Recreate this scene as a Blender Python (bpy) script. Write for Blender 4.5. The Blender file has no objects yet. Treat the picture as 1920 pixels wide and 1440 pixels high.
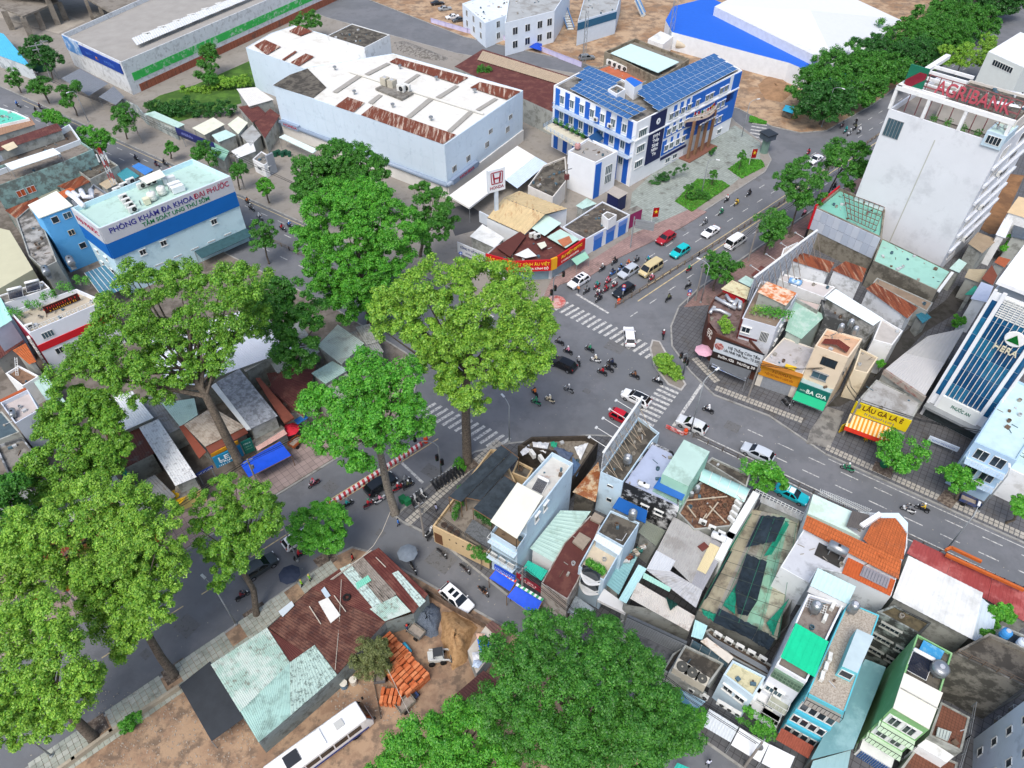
import bpy,bmesh,math,random
import numpy as np
from mathutils import Vector,Matrix
random.seed(7);RNG=np.random.default_rng(7)
PI=math.pi;rad=math.radians
SC=bpy.context.scene;COL=SC.collection
# ---------------------------------------------------------------- camera, sky, sun, exposure
CAMH=80.0;FPX=1332.0;PITCH=rad(45.3)
cam=bpy.data.cameras.new('camera');camo=bpy.data.objects.new('camera',cam);COL.objects.link(camo)
camo.location=(0,0,CAMH);camo.rotation_euler=(PI/2-PITCH,0,0)
cam.sensor_fit='HORIZONTAL';cam.sensor_width=36.0;cam.lens=36.0*FPX/1920.0
cam.clip_start=0.5;cam.clip_end=3000.0
SC.camera=camo
SUN_EL=rad(58);SUN_AZ=rad(200)          # high soft sun behind the viewer, slightly from the left
w=bpy.data.worlds.new('World');SC.world=w;w.use_nodes=True
nt=w.node_tree;bg=nt.nodes['Background']
sky=nt.nodes.new('ShaderNodeTexSky');sky.sky_type='NISHITA';sky.sun_disc=False
sky.sun_elevation=SUN_EL;sky.sun_rotation=SUN_AZ;sky.air_density=1.0;sky.dust_density=3.5;sky.ozone_density=0.4
nt.links.new(sky.outputs[0],bg.inputs[0]);bg.inputs[1].default_value=0.15
sl=bpy.data.lights.new('sun','SUN');sl.energy=1.2;sl.angle=rad(24);sl.color=(1.0,0.985,0.96)
so=bpy.data.objects.new('sun',sl);COL.objects.link(so)
so.rotation_euler=Vector((math.sin(SUN_AZ)*math.cos(SUN_EL),math.cos(SUN_AZ)*math.cos(SUN_EL),math.sin(SUN_EL))).to_track_quat('Z','Y').to_euler()
SC.view_settings.view_transform='Standard';SC.view_settings.look='None'
SC.view_settings.gamma=1.0;SC.view_settings.use_curve_mapping=False
SC.view_settings.exposure=0.57
SC.cycles.max_bounces=6;SC.cycles.transparent_max_bounces=6
# ---------------------------------------------------------------- survey: plan positions of points read at a known height
SH={'0':(0,0,1),'1':(0,0,3),'2':(480,0,3),'3':(960,0,3),'4':(1440,0,3),'5':(0,480,3),'6':(480,480,3),'7':(960,480,3),'8':(1440,480,3),
 '9':(0,960,3),'10':(480,960,3),'11':(960,960,3),'12':(1440,960,3),'a':(800,800,6),'b':(1080,740,6),'c':(900,960,6),'d':(1160,960,6),
 'e':(1160,1160,5.144),'f':(1380,900,6),'g':(1400,1120,4.5),'h':(1600,1120,4.5),'i':(0,230,6),'j':(0,440,6),'k':(100,330,4.8),'l':(0,660,6),'m':(260,640,4.5),'n':(1300,520,6),'o':(1540,700,5.0526),'p':(1500,340,5.5375),'q':(840,340,4.8),'r':(1120,140,6),'s':(440,130,4.8),'t':(1660,80,5.5385),'u':(1700,320,6),'v':(1720,460,2.88),'w':(1380,420,7.2)}
CP,SP=math.cos(PITCH),math.sin(PITCH)
def ray(u,v):
    x=(u-960)/FPX;y=(720-v)/FPX
    return Vector((x,CP+y*SP,-SP+y*CP))
def at(k,x,y,z=0.0):
    o=SH[k];d=ray(o[0]+x/o[2],o[1]+y/o[2]);t=(CAMH-z)/-d.z
    return Vector((d.x*t,d.y*t,z))
def P(k,s,z=0.0):
    return [at(k,*[float(c) for c in p.split(',')],z) for p in s.split()]
def up(v,z):return Vector((v.x,v.y,z))
# ---------------------------------------------------------------- materials
def lin(h):
    c=[int(h[i:i+2],16)/255 for i in (0,2,4)]
    return [((v+.055)/1.055)**2.4 if v>.04045 else v/12.92 for v in c]+[1.0]
MATS={}
def M(h,rough=.75,var=.12,scale=.8,dirt=None,amt=.0,dscale=.5,streak=False,bump=0.0,metal=0.0,obj=False,spec=.3,d2=None,fine=0.0,st=None):
    """paint / plaster / sheet: base colour with soft tone variation, an optional patchy second colour and fine relief"""
    key=(h,rough,var,scale,dirt,amt,dscale,streak,bump,metal,obj,spec,d2,fine,st)
    if key in MATS:return MATS[key]
    m=bpy.data.materials.new('m_'+h);m.use_nodes=True;n=m.node_tree.nodes;L=m.node_tree.links.new
    b=n['Principled BSDF'];b.inputs['Roughness'].default_value=rough;b.inputs['Metallic'].default_value=metal
    b.inputs['Specular IOR Level'].default_value=spec
    geo=n.new('ShaderNodeNewGeometry')
    if obj:
        oi=n.new('ShaderNodeObjectInfo');base=oi.outputs['Color']
    else:
        rgb=n.new('ShaderNodeRGB');rgb.outputs[0].default_value=lin(h);base=rgb.outputs[0]
    def noise(sc,det=5,vec=None,ro=.6):
        t=n.new('ShaderNodeTexNoise');t.inputs['Scale'].default_value=sc;t.inputs['Detail'].default_value=det;t.inputs['Roughness'].default_value=ro
        L(vec or geo.outputs['Position'],t.inputs['Vector']);return t.outputs['Fac']
    out=base
    if var>0:
        r=n.new('ShaderNodeMapRange');L(noise(scale,6),r.inputs[0]);r.inputs[1].default_value=.3;r.inputs[2].default_value=.7
        r.inputs[3].default_value=1-var;r.inputs[4].default_value=1+var*.5
        hs=n.new('ShaderNodeHueSaturation');L(out,hs.inputs['Color']);L(r.outputs[0],hs.inputs['Value']);out=hs.outputs[0]
    def patch(out,col,amt,sc,sv):
        vec=None
        if sv:
            mp=n.new('ShaderNodeMapping');mp.inputs['Scale'].default_value=(1.7,1.7,.07) if sv is True else (1,sv[1],1)
            if sv is not True:mp.inputs['Rotation'].default_value=(0,0,-sv[0]);L(geo.outputs['Position'],mp.inputs[0]);vec=mp.outputs[0]
        r=n.new('ShaderNodeMapRange');L(noise(sc,8,vec,.68),r.inputs[0]);c=.68-.4*amt
        r.inputs[1].default_value=c-.05;r.inputs[2].default_value=c+.07;r.inputs[4].default_value=min(1,.45+amt)
        mx=n.new('ShaderNodeMix');mx.data_type='RGBA';L(r.outputs[0],mx.inputs[0]);L(out,mx.inputs[6])
        mx.inputs[7].default_value=lin(col);return mx.outputs[2]
    if dirt:out=patch(out,dirt,amt,dscale,st or streak)
    if d2:out=patch(out,d2[0],d2[1],d2[2],st)
    L(out,b.inputs['Base Color'])
    if bump>0:
        bp=n.new('ShaderNodeBump');bp.inputs['Strength'].default_value=bump;bp.inputs['Distance'].default_value=.05
        L(noise(fine or 6.0,6),bp.inputs['Height']);L(bp.outputs[0],b.inputs['Normal'])
    MATS[key]=m;return m
def glass(h='1b2630',rough=.12):
    return M(h,rough,.25,1.5,spec=.6)
def emis(h,s):
    m=M(h,.4,0);b=m.node_tree.nodes['Principled BSDF'];b.inputs['Emission Color'].default_value=lin(h);b.inputs['Emission Strength'].default_value=s;return m
PAINT=M('ffffff',.28,.03,2.0,obj=True,spec=.5)
CLOTH=M('fffffe',.9,.2,6.0,obj=True)
def leafmat(h1,h2,tr=.16):
    m=bpy.data.materials.new('m_leaf');m.use_nodes=True;n=m.node_tree.nodes;L=m.node_tree.links.new
    n.remove(n['Principled BSDF']);out=n['Material Output']
    geo=n.new('ShaderNodeNewGeometry');mx=n.new('ShaderNodeMix');mx.data_type='RGBA'
    L(geo.outputs['Random Per Island'],mx.inputs[0]);mx.inputs[6].default_value=lin(h1);mx.inputs[7].default_value=lin(h2)
    ns=n.new('ShaderNodeTexNoise');ns.inputs['Scale'].default_value=.35;ns.inputs['Detail'].default_value=4;L(geo.outputs['Position'],ns.inputs[0])
    r=n.new('ShaderNodeMapRange');L(ns.outputs[0],r.inputs[0]);r.inputs[1].default_value=.3;r.inputs[2].default_value=.7;r.inputs[3].default_value=.8;r.inputs[4].default_value=1.15
    hs=n.new('ShaderNodeHueSaturation');L(mx.outputs[2],hs.inputs['Color']);L(r.outputs[0],hs.inputs['Value'])
    d=n.new('ShaderNodeBsdfDiffuse');t=n.new('ShaderNodeBsdfTranslucent');g=n.new('ShaderNodeBsdfGlossy');g.inputs['Roughness'].default_value=.45
    s1=n.new('ShaderNodeMixShader');s1.inputs[0].default_value=tr;s2=n.new('ShaderNodeMixShader');s2.inputs[0].default_value=.03
    L(hs.outputs[0],d.inputs[0]);L(hs.outputs[0],t.inputs[0]);L(d.outputs[0],s1.inputs[1]);L(t.outputs[0],s1.inputs[2])
    L(s1.outputs[0],s2.inputs[1]);L(g.outputs[0],s2.inputs[2]);L(s2.outputs[0],out.inputs[0]);return m
# ---------------------------------------------------------------- mesh helpers
class MB:
    def __init__(s):s.v=[];s.f=[];s.m=[];s.cur=0
    def quad(s,*p):
        i=len(s.v);s.v+=[tuple(q) for q in p];s.f.append(tuple(range(i,i+len(p))));s.m.append(s.cur);return s
    def prism(s,poly,z0,z1,top=True,bot=False,sides=True):
        n=len(poly);i=len(s.v);A=sum(poly[k][0]*poly[(k+1) % n][1]-poly[(k+1) % n][0]*poly[k][1] for k in range(n))
        if A<0:poly=poly[::-1]
        s.v+=[(p[0],p[1],z0) for p in poly]+[(p[0],p[1],z1) for p in poly]
        fs=[]
        if sides:fs+=[(i+k,i+(k+1) % n,i+n+(k+1) % n,i+n+k) for k in range(n)]
        if top:fs.append(tuple(range(i+n,i+2*n)))
        if bot:fs.append(tuple(range(i+n-1,i-1,-1)))
        s.f+=fs;s.m+=[s.cur]*len(fs);return s
    def box(s,c,d,rz=0.0,mat=None):
        i=len(s.v);cx,cy,cz=c;a,b,h=d[0]/2,d[1]/2,d[2]/2;co,si=math.cos(rz),math.sin(rz)
        for z in (-h,h):
            for x,y in ((-a,-b),(a,-b),(a,b),(-a,b)):
                p=Vector((x,y,z))
                if mat is not None:p=mat @ p;s.v.append((cx+p.x,cy+p.y,cz+p.z))
                else:s.v.append((cx+x*co-y*si,cy+x*si+y*co,cz+z))
        fs=[(3,2,1,0),(4,5,6,7),(0,1,5,4),(1,2,6,5),(2,3,7,6),(3,0,4,7)]
        s.f+=[tuple(i+k for k in f) for f in fs];s.m+=[s.cur]*6;return s
    def bar(s,p,q,w,h=None):# a square bar from p to q
        p,q=Vector(p),Vector(q);d=q-p;l=d.length
        if l<1e-6:return s
        return s.box((p+q)/2,(l,w,h or w),mat=d.to_track_quat('X','Z').to_matrix())
    def tube(s,pts,rs,n=8,cap=True):
        pts=[Vector(p) for p in pts]
        if not hasattr(rs,'__len__'):rs=[rs]*len(pts)
        i0=len(s.v);prev=None
        for k,p in enumerate(pts):
            d=(pts[min(k+1,len(pts)-1)]-pts[max(k-1,0)]).normalized()
            x=d.orthogonal().normalized() if prev is None else (prev-d*prev.dot(d)).normalized()
            prev=x;y=d.cross(x)
            for j in range(n):
                a=2*PI*j/n;q=p+(x*math.cos(a)+y*math.sin(a))*rs[k];s.v.append(tuple(q))
        for k in range(len(pts)-1):
            for j in range(n):
                a=i0+k*n+j;b=i0+k*n+(j+1) % n;s.f.append((a,b,b+n,a+n));s.m.append(s.cur)
        if cap:
            e=i0+(len(pts)-1)*n
            s.f+=[tuple(range(i0+n-1,i0-1,-1)),tuple(range(e,e+n))];s.m+=[s.cur]*2
        return s
    def lathe(s,c,prof,n=14,axis='z',rz=0.0):
        i0=len(s.v);c=Vector(c)
        for r,h in prof:
            for j in range(n):
                a=2*PI*j/n;x,y=r*math.cos(a),r*math.sin(a)
                if axis=='z':p=Vector((x,y,h))
                else:p=Vector((h*math.cos(rz)-x*math.sin(rz),h*math.sin(rz)+x*math.cos(rz),y))
                s.v.append(tuple(c+p))
        for k in range(len(prof)-1):
            for j in range(n):
                a=i0+k*n+j;b=i0+k*n+(j+1) % n;s.f.append((a,b,b+n,a+n));s.m.append(s.cur)
        return s
    def corr(s,a,b,c,d,pitch=.3,amp=.035,rows=1,jit=0.0):
        """profiled sheet on the quad a b c d, ribs running from a to d"""
        a,b,c,d=[Vector(q) for q in (a,b,c,d)];n=max(2,int((b-a).length/pitch));nr=(b-a).cross(d-a).normalized()
        if nr.z<0:nr=-nr
        cols=[]
        for i in range(n):
            for t,h in ((0,0),(.45,0),(.6,1),(.85,1)):cols.append(((i+t)/n,h*amp))
        cols.append((1,0));i0=len(s.v)
        for j in range(rows+1):
            q=j/rows
            for t,h in cols:s.v.append(tuple(a.lerp(b,t).lerp(d.lerp(c,t),q)+nr*h))
        w=len(cols)
        for j in range(rows):
            for i in range(w-1):s.f.append((i0+j*w+i,i0+j*w+i+1,i0+(j+1)*w+i+1,i0+(j+1)*w+i));s.m.append(s.cur)
        return s
    def slab(s,q,t):# thick plate below the polygon q (any tilt)
        q=[Vector(p) for p in q];n=len(q);i=len(s.v)
        s.v+=[tuple(p) for p in q]+[(p.x,p.y,p.z-t) for p in q]
        s.f+=[tuple(range(i,i+n)),tuple(range(i+2*n-1,i+n-1,-1))]+[(i+k,i+n+k,i+n+(k+1) % n,i+(k+1) % n) for k in range(n)]
        s.m+=[s.cur]*(n+2);return s
    def mesh(s,name,mats,off=None,smooth=False):
        me=bpy.data.meshes.new(name)
        v=s.v if off is None else [(p[0]-off[0],p[1]-off[1],p[2]-off[2]) for p in s.v]
        me.from_pydata(v,[],s.f)
        for m in (mats if isinstance(mats,(list,tuple)) else [mats]):me.materials.append(m)
        if isinstance(mats,(list,tuple)) and len(mats)>1:me.polygons.foreach_set('material_index',s.m)
        bm=bmesh.new();bm.from_mesh(me);bmesh.ops.recalc_face_normals(bm,faces=bm.faces) if len(bm.faces)<4000 else None;bm.to_mesh(me);bm.free()
        if smooth:me.polygons.foreach_set('use_smooth',[True]*len(me.polygons))
        return me
    def build(s,name,mats,parent=None,smooth=False):
        """link as one object; geometry is given in world metres, stored relative to the parent thing"""
        off=ORG.get(parent.name,Vector((0,0,0))) if parent is not None else Vector((0,0,0))
        o=bpy.data.objects.new(name,s.mesh(name,mats,off,smooth));COL.objects.link(o)
        if parent is not None:o.parent=parent;ORG[o.name]=off
        return o
ORG={}
def tag(o,label,cat,group=None,kind=None):
    if label:o['label']=label
    if cat:o['category']=cat
    if group:o['group']=group
    if kind:o['kind']=kind
    return o
def thing(name,label,cat,loc=(0,0,0),rz=0.0,group=None):
    o=bpy.data.objects.new(name,None);COL.objects.link(o);o.location=loc;o.rotation_euler=(0,0,rz);o.empty_display_size=.2
    ORG[o.name]=Vector(loc) if rz==0 else Vector((0,0,0));return tag(o,label,cat,group)
def struct(name,mb,m):
    o=mb.build(name,m);o['kind']='structure';return o
def local(name,mb_or_mesh,mats,parent,smooth=False):# part given in the thing's own axes
    me=mb_or_mesh if not isinstance(mb_or_mesh,MB) else mb_or_mesh.mesh(name,mats,None,smooth)
    o=bpy.data.objects.new(name,me);COL.objects.link(o);o.parent=parent;return o
def copy_tree(o,parent=None):
    c=o.copy();COL.objects.link(c);c.parent=parent
    for ch in list(o.children):copy_tree(ch,c)
    return c
def inset(poly,t):
    n=len(poly);A=sum(poly[k][0]*poly[(k+1) % n][1]-poly[(k+1) % n][0]*poly[k][1] for k in range(n));sg=1 if A>0 else-1;out=[]
    for k in range(n):
        a,b,c=Vector(poly[k-1][:2]),Vector(poly[k][:2]),Vector(poly[(k+1) % n][:2])
        e1,e2=(b-a).normalized(),(c-b).normalized();n1,n2=Vector((-e1.y,e1.x))*sg,Vector((-e2.y,e2.x))*sg
        q=n1+n2;out.append(b+q*(t/max(.3,1+n1.dot(n2))))
    return out
ORD='first second third fourth fifth sixth seventh eighth ninth tenth eleventh twelfth thirteenth fourteenth fifteenth sixteenth'.split()
# ---------------------------------------------------------------- ground, roads, pavements
V2=lambda x,y:Vector((x,y,0.0))
struct('ground',MB().quad((-900,-300,-.12),(900,-300,-.12),(900,1500,-.12),(-900,1500,-.12)),M('7d766c',.95,.2,.05,'8f6f52',.5,.03))
ASPH=M('6b6e72',.9,.1,.22,'74767a',.42,.09,bump=.25,fine=30,d2=('66686b',.3,.35),st=None)
road=struct('road',MB().quad((-260,-20,0),(260,-20,0),(260,380,0),(-260,380,0)),ASPH)
def pave(name,pts,m,z=.13,kerb='9a9a96',kw=.28):
    pts=[Vector((p[0],p[1],0)) for p in pts];inn=inset(pts,kw)
    o=struct(name,MB().prism(inn,-.1,z,sides=False),m)
    n=len(pts);mb=MB()
    for k in range(n):
        a,b,c,d=pts[k],pts[(k+1) % n],inn[(k+1) % n],inn[k]
        mb.quad((a.x,a.y,-.1),(b.x,b.y,-.1),(b.x,b.y,z+.02),(a.x,a.y,z+.02))
        mb.quad((a.x,a.y,z+.02),(b.x,b.y,z+.02),(c.x,c.y,z+.02),(d.x,d.y,z+.02))
        mb.quad((d.x,d.y,z+.02),(c.x,c.y,z+.02),(c.x,c.y,-.1),(d.x,d.y,-.1))
    k=mb.build('kerb',M(kerb,.9,.2,.6,'6e6c68',.3,.7),o);return o
def tiles_mat(h,h2,size,ang,gap='5c5a55',mort=.03,bias=0.0):
    m=M(h,.85,.1,.4,'57534c',.22,.35,bump=.1,fine=20).copy();n=m.node_tree.nodes;L=m.node_tree.links.new
    b=n['Principled BSDF'];src=b.inputs['Base Color'].links[0].from_socket
    tc=n.new('ShaderNodeNewGeometry');mp=n.new('ShaderNodeMapping');mp.inputs['Rotation'].default_value=(0,0,-ang);L(tc.outputs['Position'],mp.inputs[0])
    br=n.new('ShaderNodeTexBrick');br.offset=0;br.inputs['Scale'].default_value=1/size;br.inputs['Brick Width'].default_value=1;br.inputs['Row Height'].default_value=1
    br.inputs['Mortar Size'].default_value=mort;br.inputs['Color1'].default_value=(1,1,1,1);br.inputs['Color2'].default_value=(.82,.82,.82,1);br.inputs['Mortar'].default_value=(.45,.45,.45,1);br.inputs['Bias'].default_value=bias
    L(mp.outputs[0],br.inputs[0]);mx=n.new('ShaderNodeMix');mx.data_type='RGBA';mx.blend_type='MULTIPLY';mx.inputs[0].default_value=1
    L(src,mx.inputs[6]);L(br.outputs[0],mx.inputs[7]);L(mx.outputs[2],b.inputs['Base Color']);return m
A1,A2=math.atan2(.66,.75),math.atan2(-.572,.82)     # the two street directions
D1,D2=V2(math.cos(A1),math.sin(A1)),V2(math.cos(A2),math.sin(A2))
N1,N2=V2(-D1.y,D1.x),V2(-D2.y,D2.x)                  # D1: lower left to upper right street; D2: upper left to lower right street
T_GREY=tiles_mat('a3a69c','',.62,A1);T_PINK=tiles_mat('9f8f8a','',.9,A1);T_DARK=tiles_mat('646568','',.8,A2,mort=.05);T_CONC=M('918c84',.9,.15,.25,'7b756c',.3,.5,bump=.2,fine=12)
northKerb=P('0','-160,96 17,170 207,257 480,380 563,417 740,495 860,548')+[V2(-4,97),V2(1,96.3),V2(4.5,98.5),V2(6,102)]+P('0','1050,530 1110,512 1160,480 1280,422 1370,365 1435,323 1447,300 1430,268 1378,228 1345,190 1090,140 857,100 613,33 500,-10 200,-120')
pave('pavement',northKerb,T_CONC)
pave('pavement',[V2(-95,1.2),V2(-29.7,59.8),V2(-18.5,70),V2(-15.5,74.5),V2(-15,79.5),V2(-17,86)]+[V2(-31.4,98.1),V2(-100,145.8),V2(-190,208),V2(-230,120),V2(-230,1)],M('7d766e',.95,.2,.3,'5d574f',.45,.35,bump=.3))
southKerb=[V2(-85,-7),V2(-45.7,27.3),V2(-37.7,34.4),V2(-31.1,40.6),V2(-22.6,48.4),V2(-20.6,49.6),V2(-18.2,48.9),V2(-11.3,45),V2(.9,37.8),V2(18,21),V2(32,5),V2(30,-18),V2(-70,-18)]
pave('pavement',southKerb,M('957a64',.95,.25,.3,'a88e74',.5,.25,d2=('685a4e',.35,.6),bump=.5,fine=5))
pave('pavement',[V2(-15.8,54.2),V2(-8.4,63),V2(-5.4,65.4),V2(-.4,67),V2(11.5,68.6),V2(14.5,68.4),V2(18.5,66.5),V2(38.5,54.3),V2(95,14.9),V2(110,-15),V2(60,-15),V2(44,8),V2(26,21.5),V2(13,31.5),V2(2.2,40.2),V2(-10,50.8),V2(-14.6,53.2)],T_DARK)
pave('pavement',[V2(27.2,93),V2(29.5,98.5),V2(34.1,103.9),V2(62.4,130.1),V2(200,262),V2(260,200),V2(180,-20),V2(66.3+45,50-31.7),V2(66.3,50),V2(45.1,64.8),V2(38.9,72.2),V2(31.4,76.6),V2(28.6,81.9),V2(26.6,88)],T_DARK)
pave('pavement',P('0','1385,205 1447,238 1500,250 1550,246 1640,195 1700,150 1880,20 2050,-90 1700,-140 1100,-140 640,-20 870,70 1085,118 1250,165'),M('97795d',.95,.25,.1,'b39a7e',.5,.12,d2=('7b6a5a',.4,.3),bump=.5,fine=4))
isl=pave('traffic_island',[V2(23.6,89.6),V2(24.9,89.2),V2(26,84.5),V2(27.6,79),V2(26.6,77.6),V2(24.6,79),V2(23,83.2),V2(22.9,87.5)],M('857f76',.9,.2,.8),kerb='b0aeaa')
# greenish slabs of the long pavement at lower left: the nearest are single slabs
SLABM=[M('a9ada3',.85,.12,.9,'858a80',.3,.8),M('9da398',.85,.12,.9,'7d8278',.3,.8)]
sl_me=[MB().box((0,0,.02),(.56,.56,.05)).mesh('paving_slab',m) for m in SLABM]
lowp=bpy.data.objects['pavement.002'];rest=MB();cnt=0;o0=V2(-22.6,48.4)
for i in range(0,74):
    for j in range(6):
        p=o0-D1*(1.2+i*.6)-N1*(.62+j*.6)
        tr=i % 13 in (8,9,10) and j in (0,1,2,3)
        if tr:continue
        if i>=18 and cnt<300:
            o=bpy.data.objects.new('paving_slab',random.choice(sl_me));COL.objects.link(o);o.parent=lowp;o.location=(p.x,p.y,.13+random.uniform(0,.012));o.rotation_euler=(0,0,A1+random.uniform(-.015,.015));cnt+=1
        else:rest.box((p.x,p.y,.15),(.56,.56,.05),A1)
r_=rest.build('paving',SLABM[0],lowp);r_['kind']='stuff'
# pale tactile squares along the dark pavements
mb=MB()
for a,b,off in ((V2(45.1,64.8),V2(90,33),1.1),(V2(31.4,76.6),V2(43.5,69.4),1.4),(V2(28.4,84),V2(31.2,78.2),1.5)):
    d=(b-a).normalized();nn=V2(-d.y,d.x)
    for i in range(int((b-a).length/.62)):
        for j in (0,1):q=a+d*(i*.62)+nn*(off+j*.62);mb.box((q.x,q.y,.14),(.5,.5,.035),math.atan2(d.y,d.x))
for j in (0,1):
    for i in range(30):q=V2(-14.9,54.4)+V2(.646,.763)*(i*.62)+V2(.763,-.646)*(1.3+j*.62);mb.box((q.x,q.y,.14),(.5,.5,.035),.868)
o=mb.build('tactile_paving',M('a8a49a',.9,.2,1.0),bpy.data.objects['pavement.004']);o['kind']='stuff'
# pink strip and green-grey forecourt on the north pavement
struct('forecourt',MB().prism(P('0','1185,462 1375,345 1425,300 1425,268 1378,236 1228,322 1185,362 1180,400'),-.05,.145),tiles_mat('9aa39c','',.6,A1))
struct('pink_paving',MB().prism(P('0','1010,576 1050,534 1110,516 1160,484 1280,426 1325,398 1300,390 1185,440 1110,488 1040,512'),-.05,.152),tiles_mat('a08680','',.5,A1))
# ---- painted markings
WH=M('cbcbc6',.8,.18,1.5,'7c7d80',.42,2.6);YE=M('cbb98e',.8,.15,1.5,'8a8068',.35,2.0)
def mark(name,c,l,wd,ang,m=None,z=.005):
    o=MB().box((c.x,c.y,z),(l,wd,.006),ang).build(name,m or WH,road);return o
def bars(a,b,n,l,wd,ang):
    for i in range(n):mark('crosswalk_bar',a.lerp(b,(i+.5)/n),l,wd,ang)
bars(V2(6.6,100.6),V2(23.6,85.9),19,3.3,.5,A1);bars(V2(25.0,78.4),V2(18.4,69.2),11,3.2,.5,A2)
bars(V2(-13.5,74.2),V2(-1.0,66.6),13,3.3,.5,A1);bars(V2(5.4,102),V2(-9,94.0),8,3,.5,A2)
bars(at('3',1395,690),at('3',1370,800),6,3.6,.6,A2+.25)
mark('stop_line',V2(14.3,99.4),7.6,.42,math.atan2(96.6-102,16.9-11.6));mark('stop_line',V2(-14.2,61.7),5.2,.4,math.atan2(-3.8,3.6));mark('stop_line',V2(27.5,75.3),12,.5,math.atan2(10.2,6.8))
NK=V2(25,116.2);D1b=V2(57.7-25,146.8-116.2).normalized();N1b=V2(-D1b.y,D1b.x);AB=math.atan2(D1b.y,D1b.x)
for off in (2.9,5.9,12.0):
    for i in range(-2 if off<9 else-3,26):mark('lane_dash',NK+D1b*(i*5.4)-N1b*off,2.0,.16,AB)
LK=V2(45.7,64.5);D2b=(V2(66.3,50)-LK).normalized();N2b=V2(-D2b.y,D2b.x);AC=math.atan2(D2b.y,D2b.x)
for off in (1.9,4.6):
    for i in range(-2,10):mark('lane_dash',LK+D2b*(i*4.6-1.2)-N2b*off,2.4,.16,AC)
mark('edge_line',LK+D2b*25-N2b*.55,50,.15,AC);mark('edge_line',LK+D2b*12-N2b*6.9,58,.18,AC);mark('edge_line',LK+D2b*12-N2b*7.9,58,.18,AC)
UK=V2(-54.3,133.2);D3=V2(-22.3+97,111.3-163.1).normalized();N3=V2(-D3.y,D3.x);AD=math.atan2(D3.y,D3.x)
for off in (2.1,4.9,10.5):
    for i in range(-18,8):mark('lane_dash',UK+D3*(i*5)-N3*off,2.0,.16,AD)
mark('edge_line',UK-D3*20-N3*.5,140,.15,AD,YE)
for i in range(7):mark('lane_dash',V2(-38.6,42.4)-D1*(i*4-1.6),1.7,.15,A1,YE)
mark('edge_line',V2(-16,64.6)-D1*9+N1*.1,30,.16,A1,YE);mark('edge_line',V2(-16,64.6)-D1*9-N1*.95,30,.16,A1,YE)
mark('edge_line',V2(36.4,113.0)+D1b*30,98,.2,AB,YE);mark('edge_line',V2(35.6,114.6)+D1b*30,98,.16,AB,YE)
MH=M('6c6d6e',.8,.2,2,'4a4a48',.3,2)
for k,x,y,s in (('7',98,730,1.5),('7',185,605,1.6),('7',212,570,1.4),('7',580,510,3.2),('6',985,1210,2.4),('10',1040,270,3.4),('8',355,1095,1.4),('7',700,470,1.0),('7',420,760,1.2),('7',1240,960,2.2),('8',700,1240,1.1),('3',960,1290,1.4),('3',1380,1010,1.6),('6',420,1300,2.0),('9',1050,640,2.6),('9',820,800,1.2),('1',850,860,1.8),('10',700,120,1.2)):
    q=at(k,x,y);mark('road_patch',q,s,s*.8,A2,MH,.004)
struct('apron',MB().prism(P('8','330,850 425,880 395,975 345,1085 215,1055 235,985'),-.05,.155),M('8b8983',.9,.25,.5,'5c5b58',.4,.6))

struct('driveway',MB().prism(P('2','1060,1180 1190,1150 1310,1230 1400,1130 1330,1330 1230,1300 1120,1330'),-.05,.15),M('4e4f51',.9,.15,.4))

struct('pink_paving',MB().prism([V2(-95,1.6),V2(-29.9,60.2),V2(-19,70.2),V2(-16.2,74.7),V2(-15.7,79.6),V2(-17.6,85.4),V2(-22,83),V2(-24,74),V2(-33,64.5),V2(-99,5)],-.05,.15),T_PINK)

struct('pink_paving',MB().prism([V2(30.4,98.2),V2(34.6,103.5),V2(62.9,129.8),V2(120,184.5),V2(124,180.5),V2(68,126.4),V2(40,99.5)],-.05,.152),tiles_mat('8c726b','',.6,A1))
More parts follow.
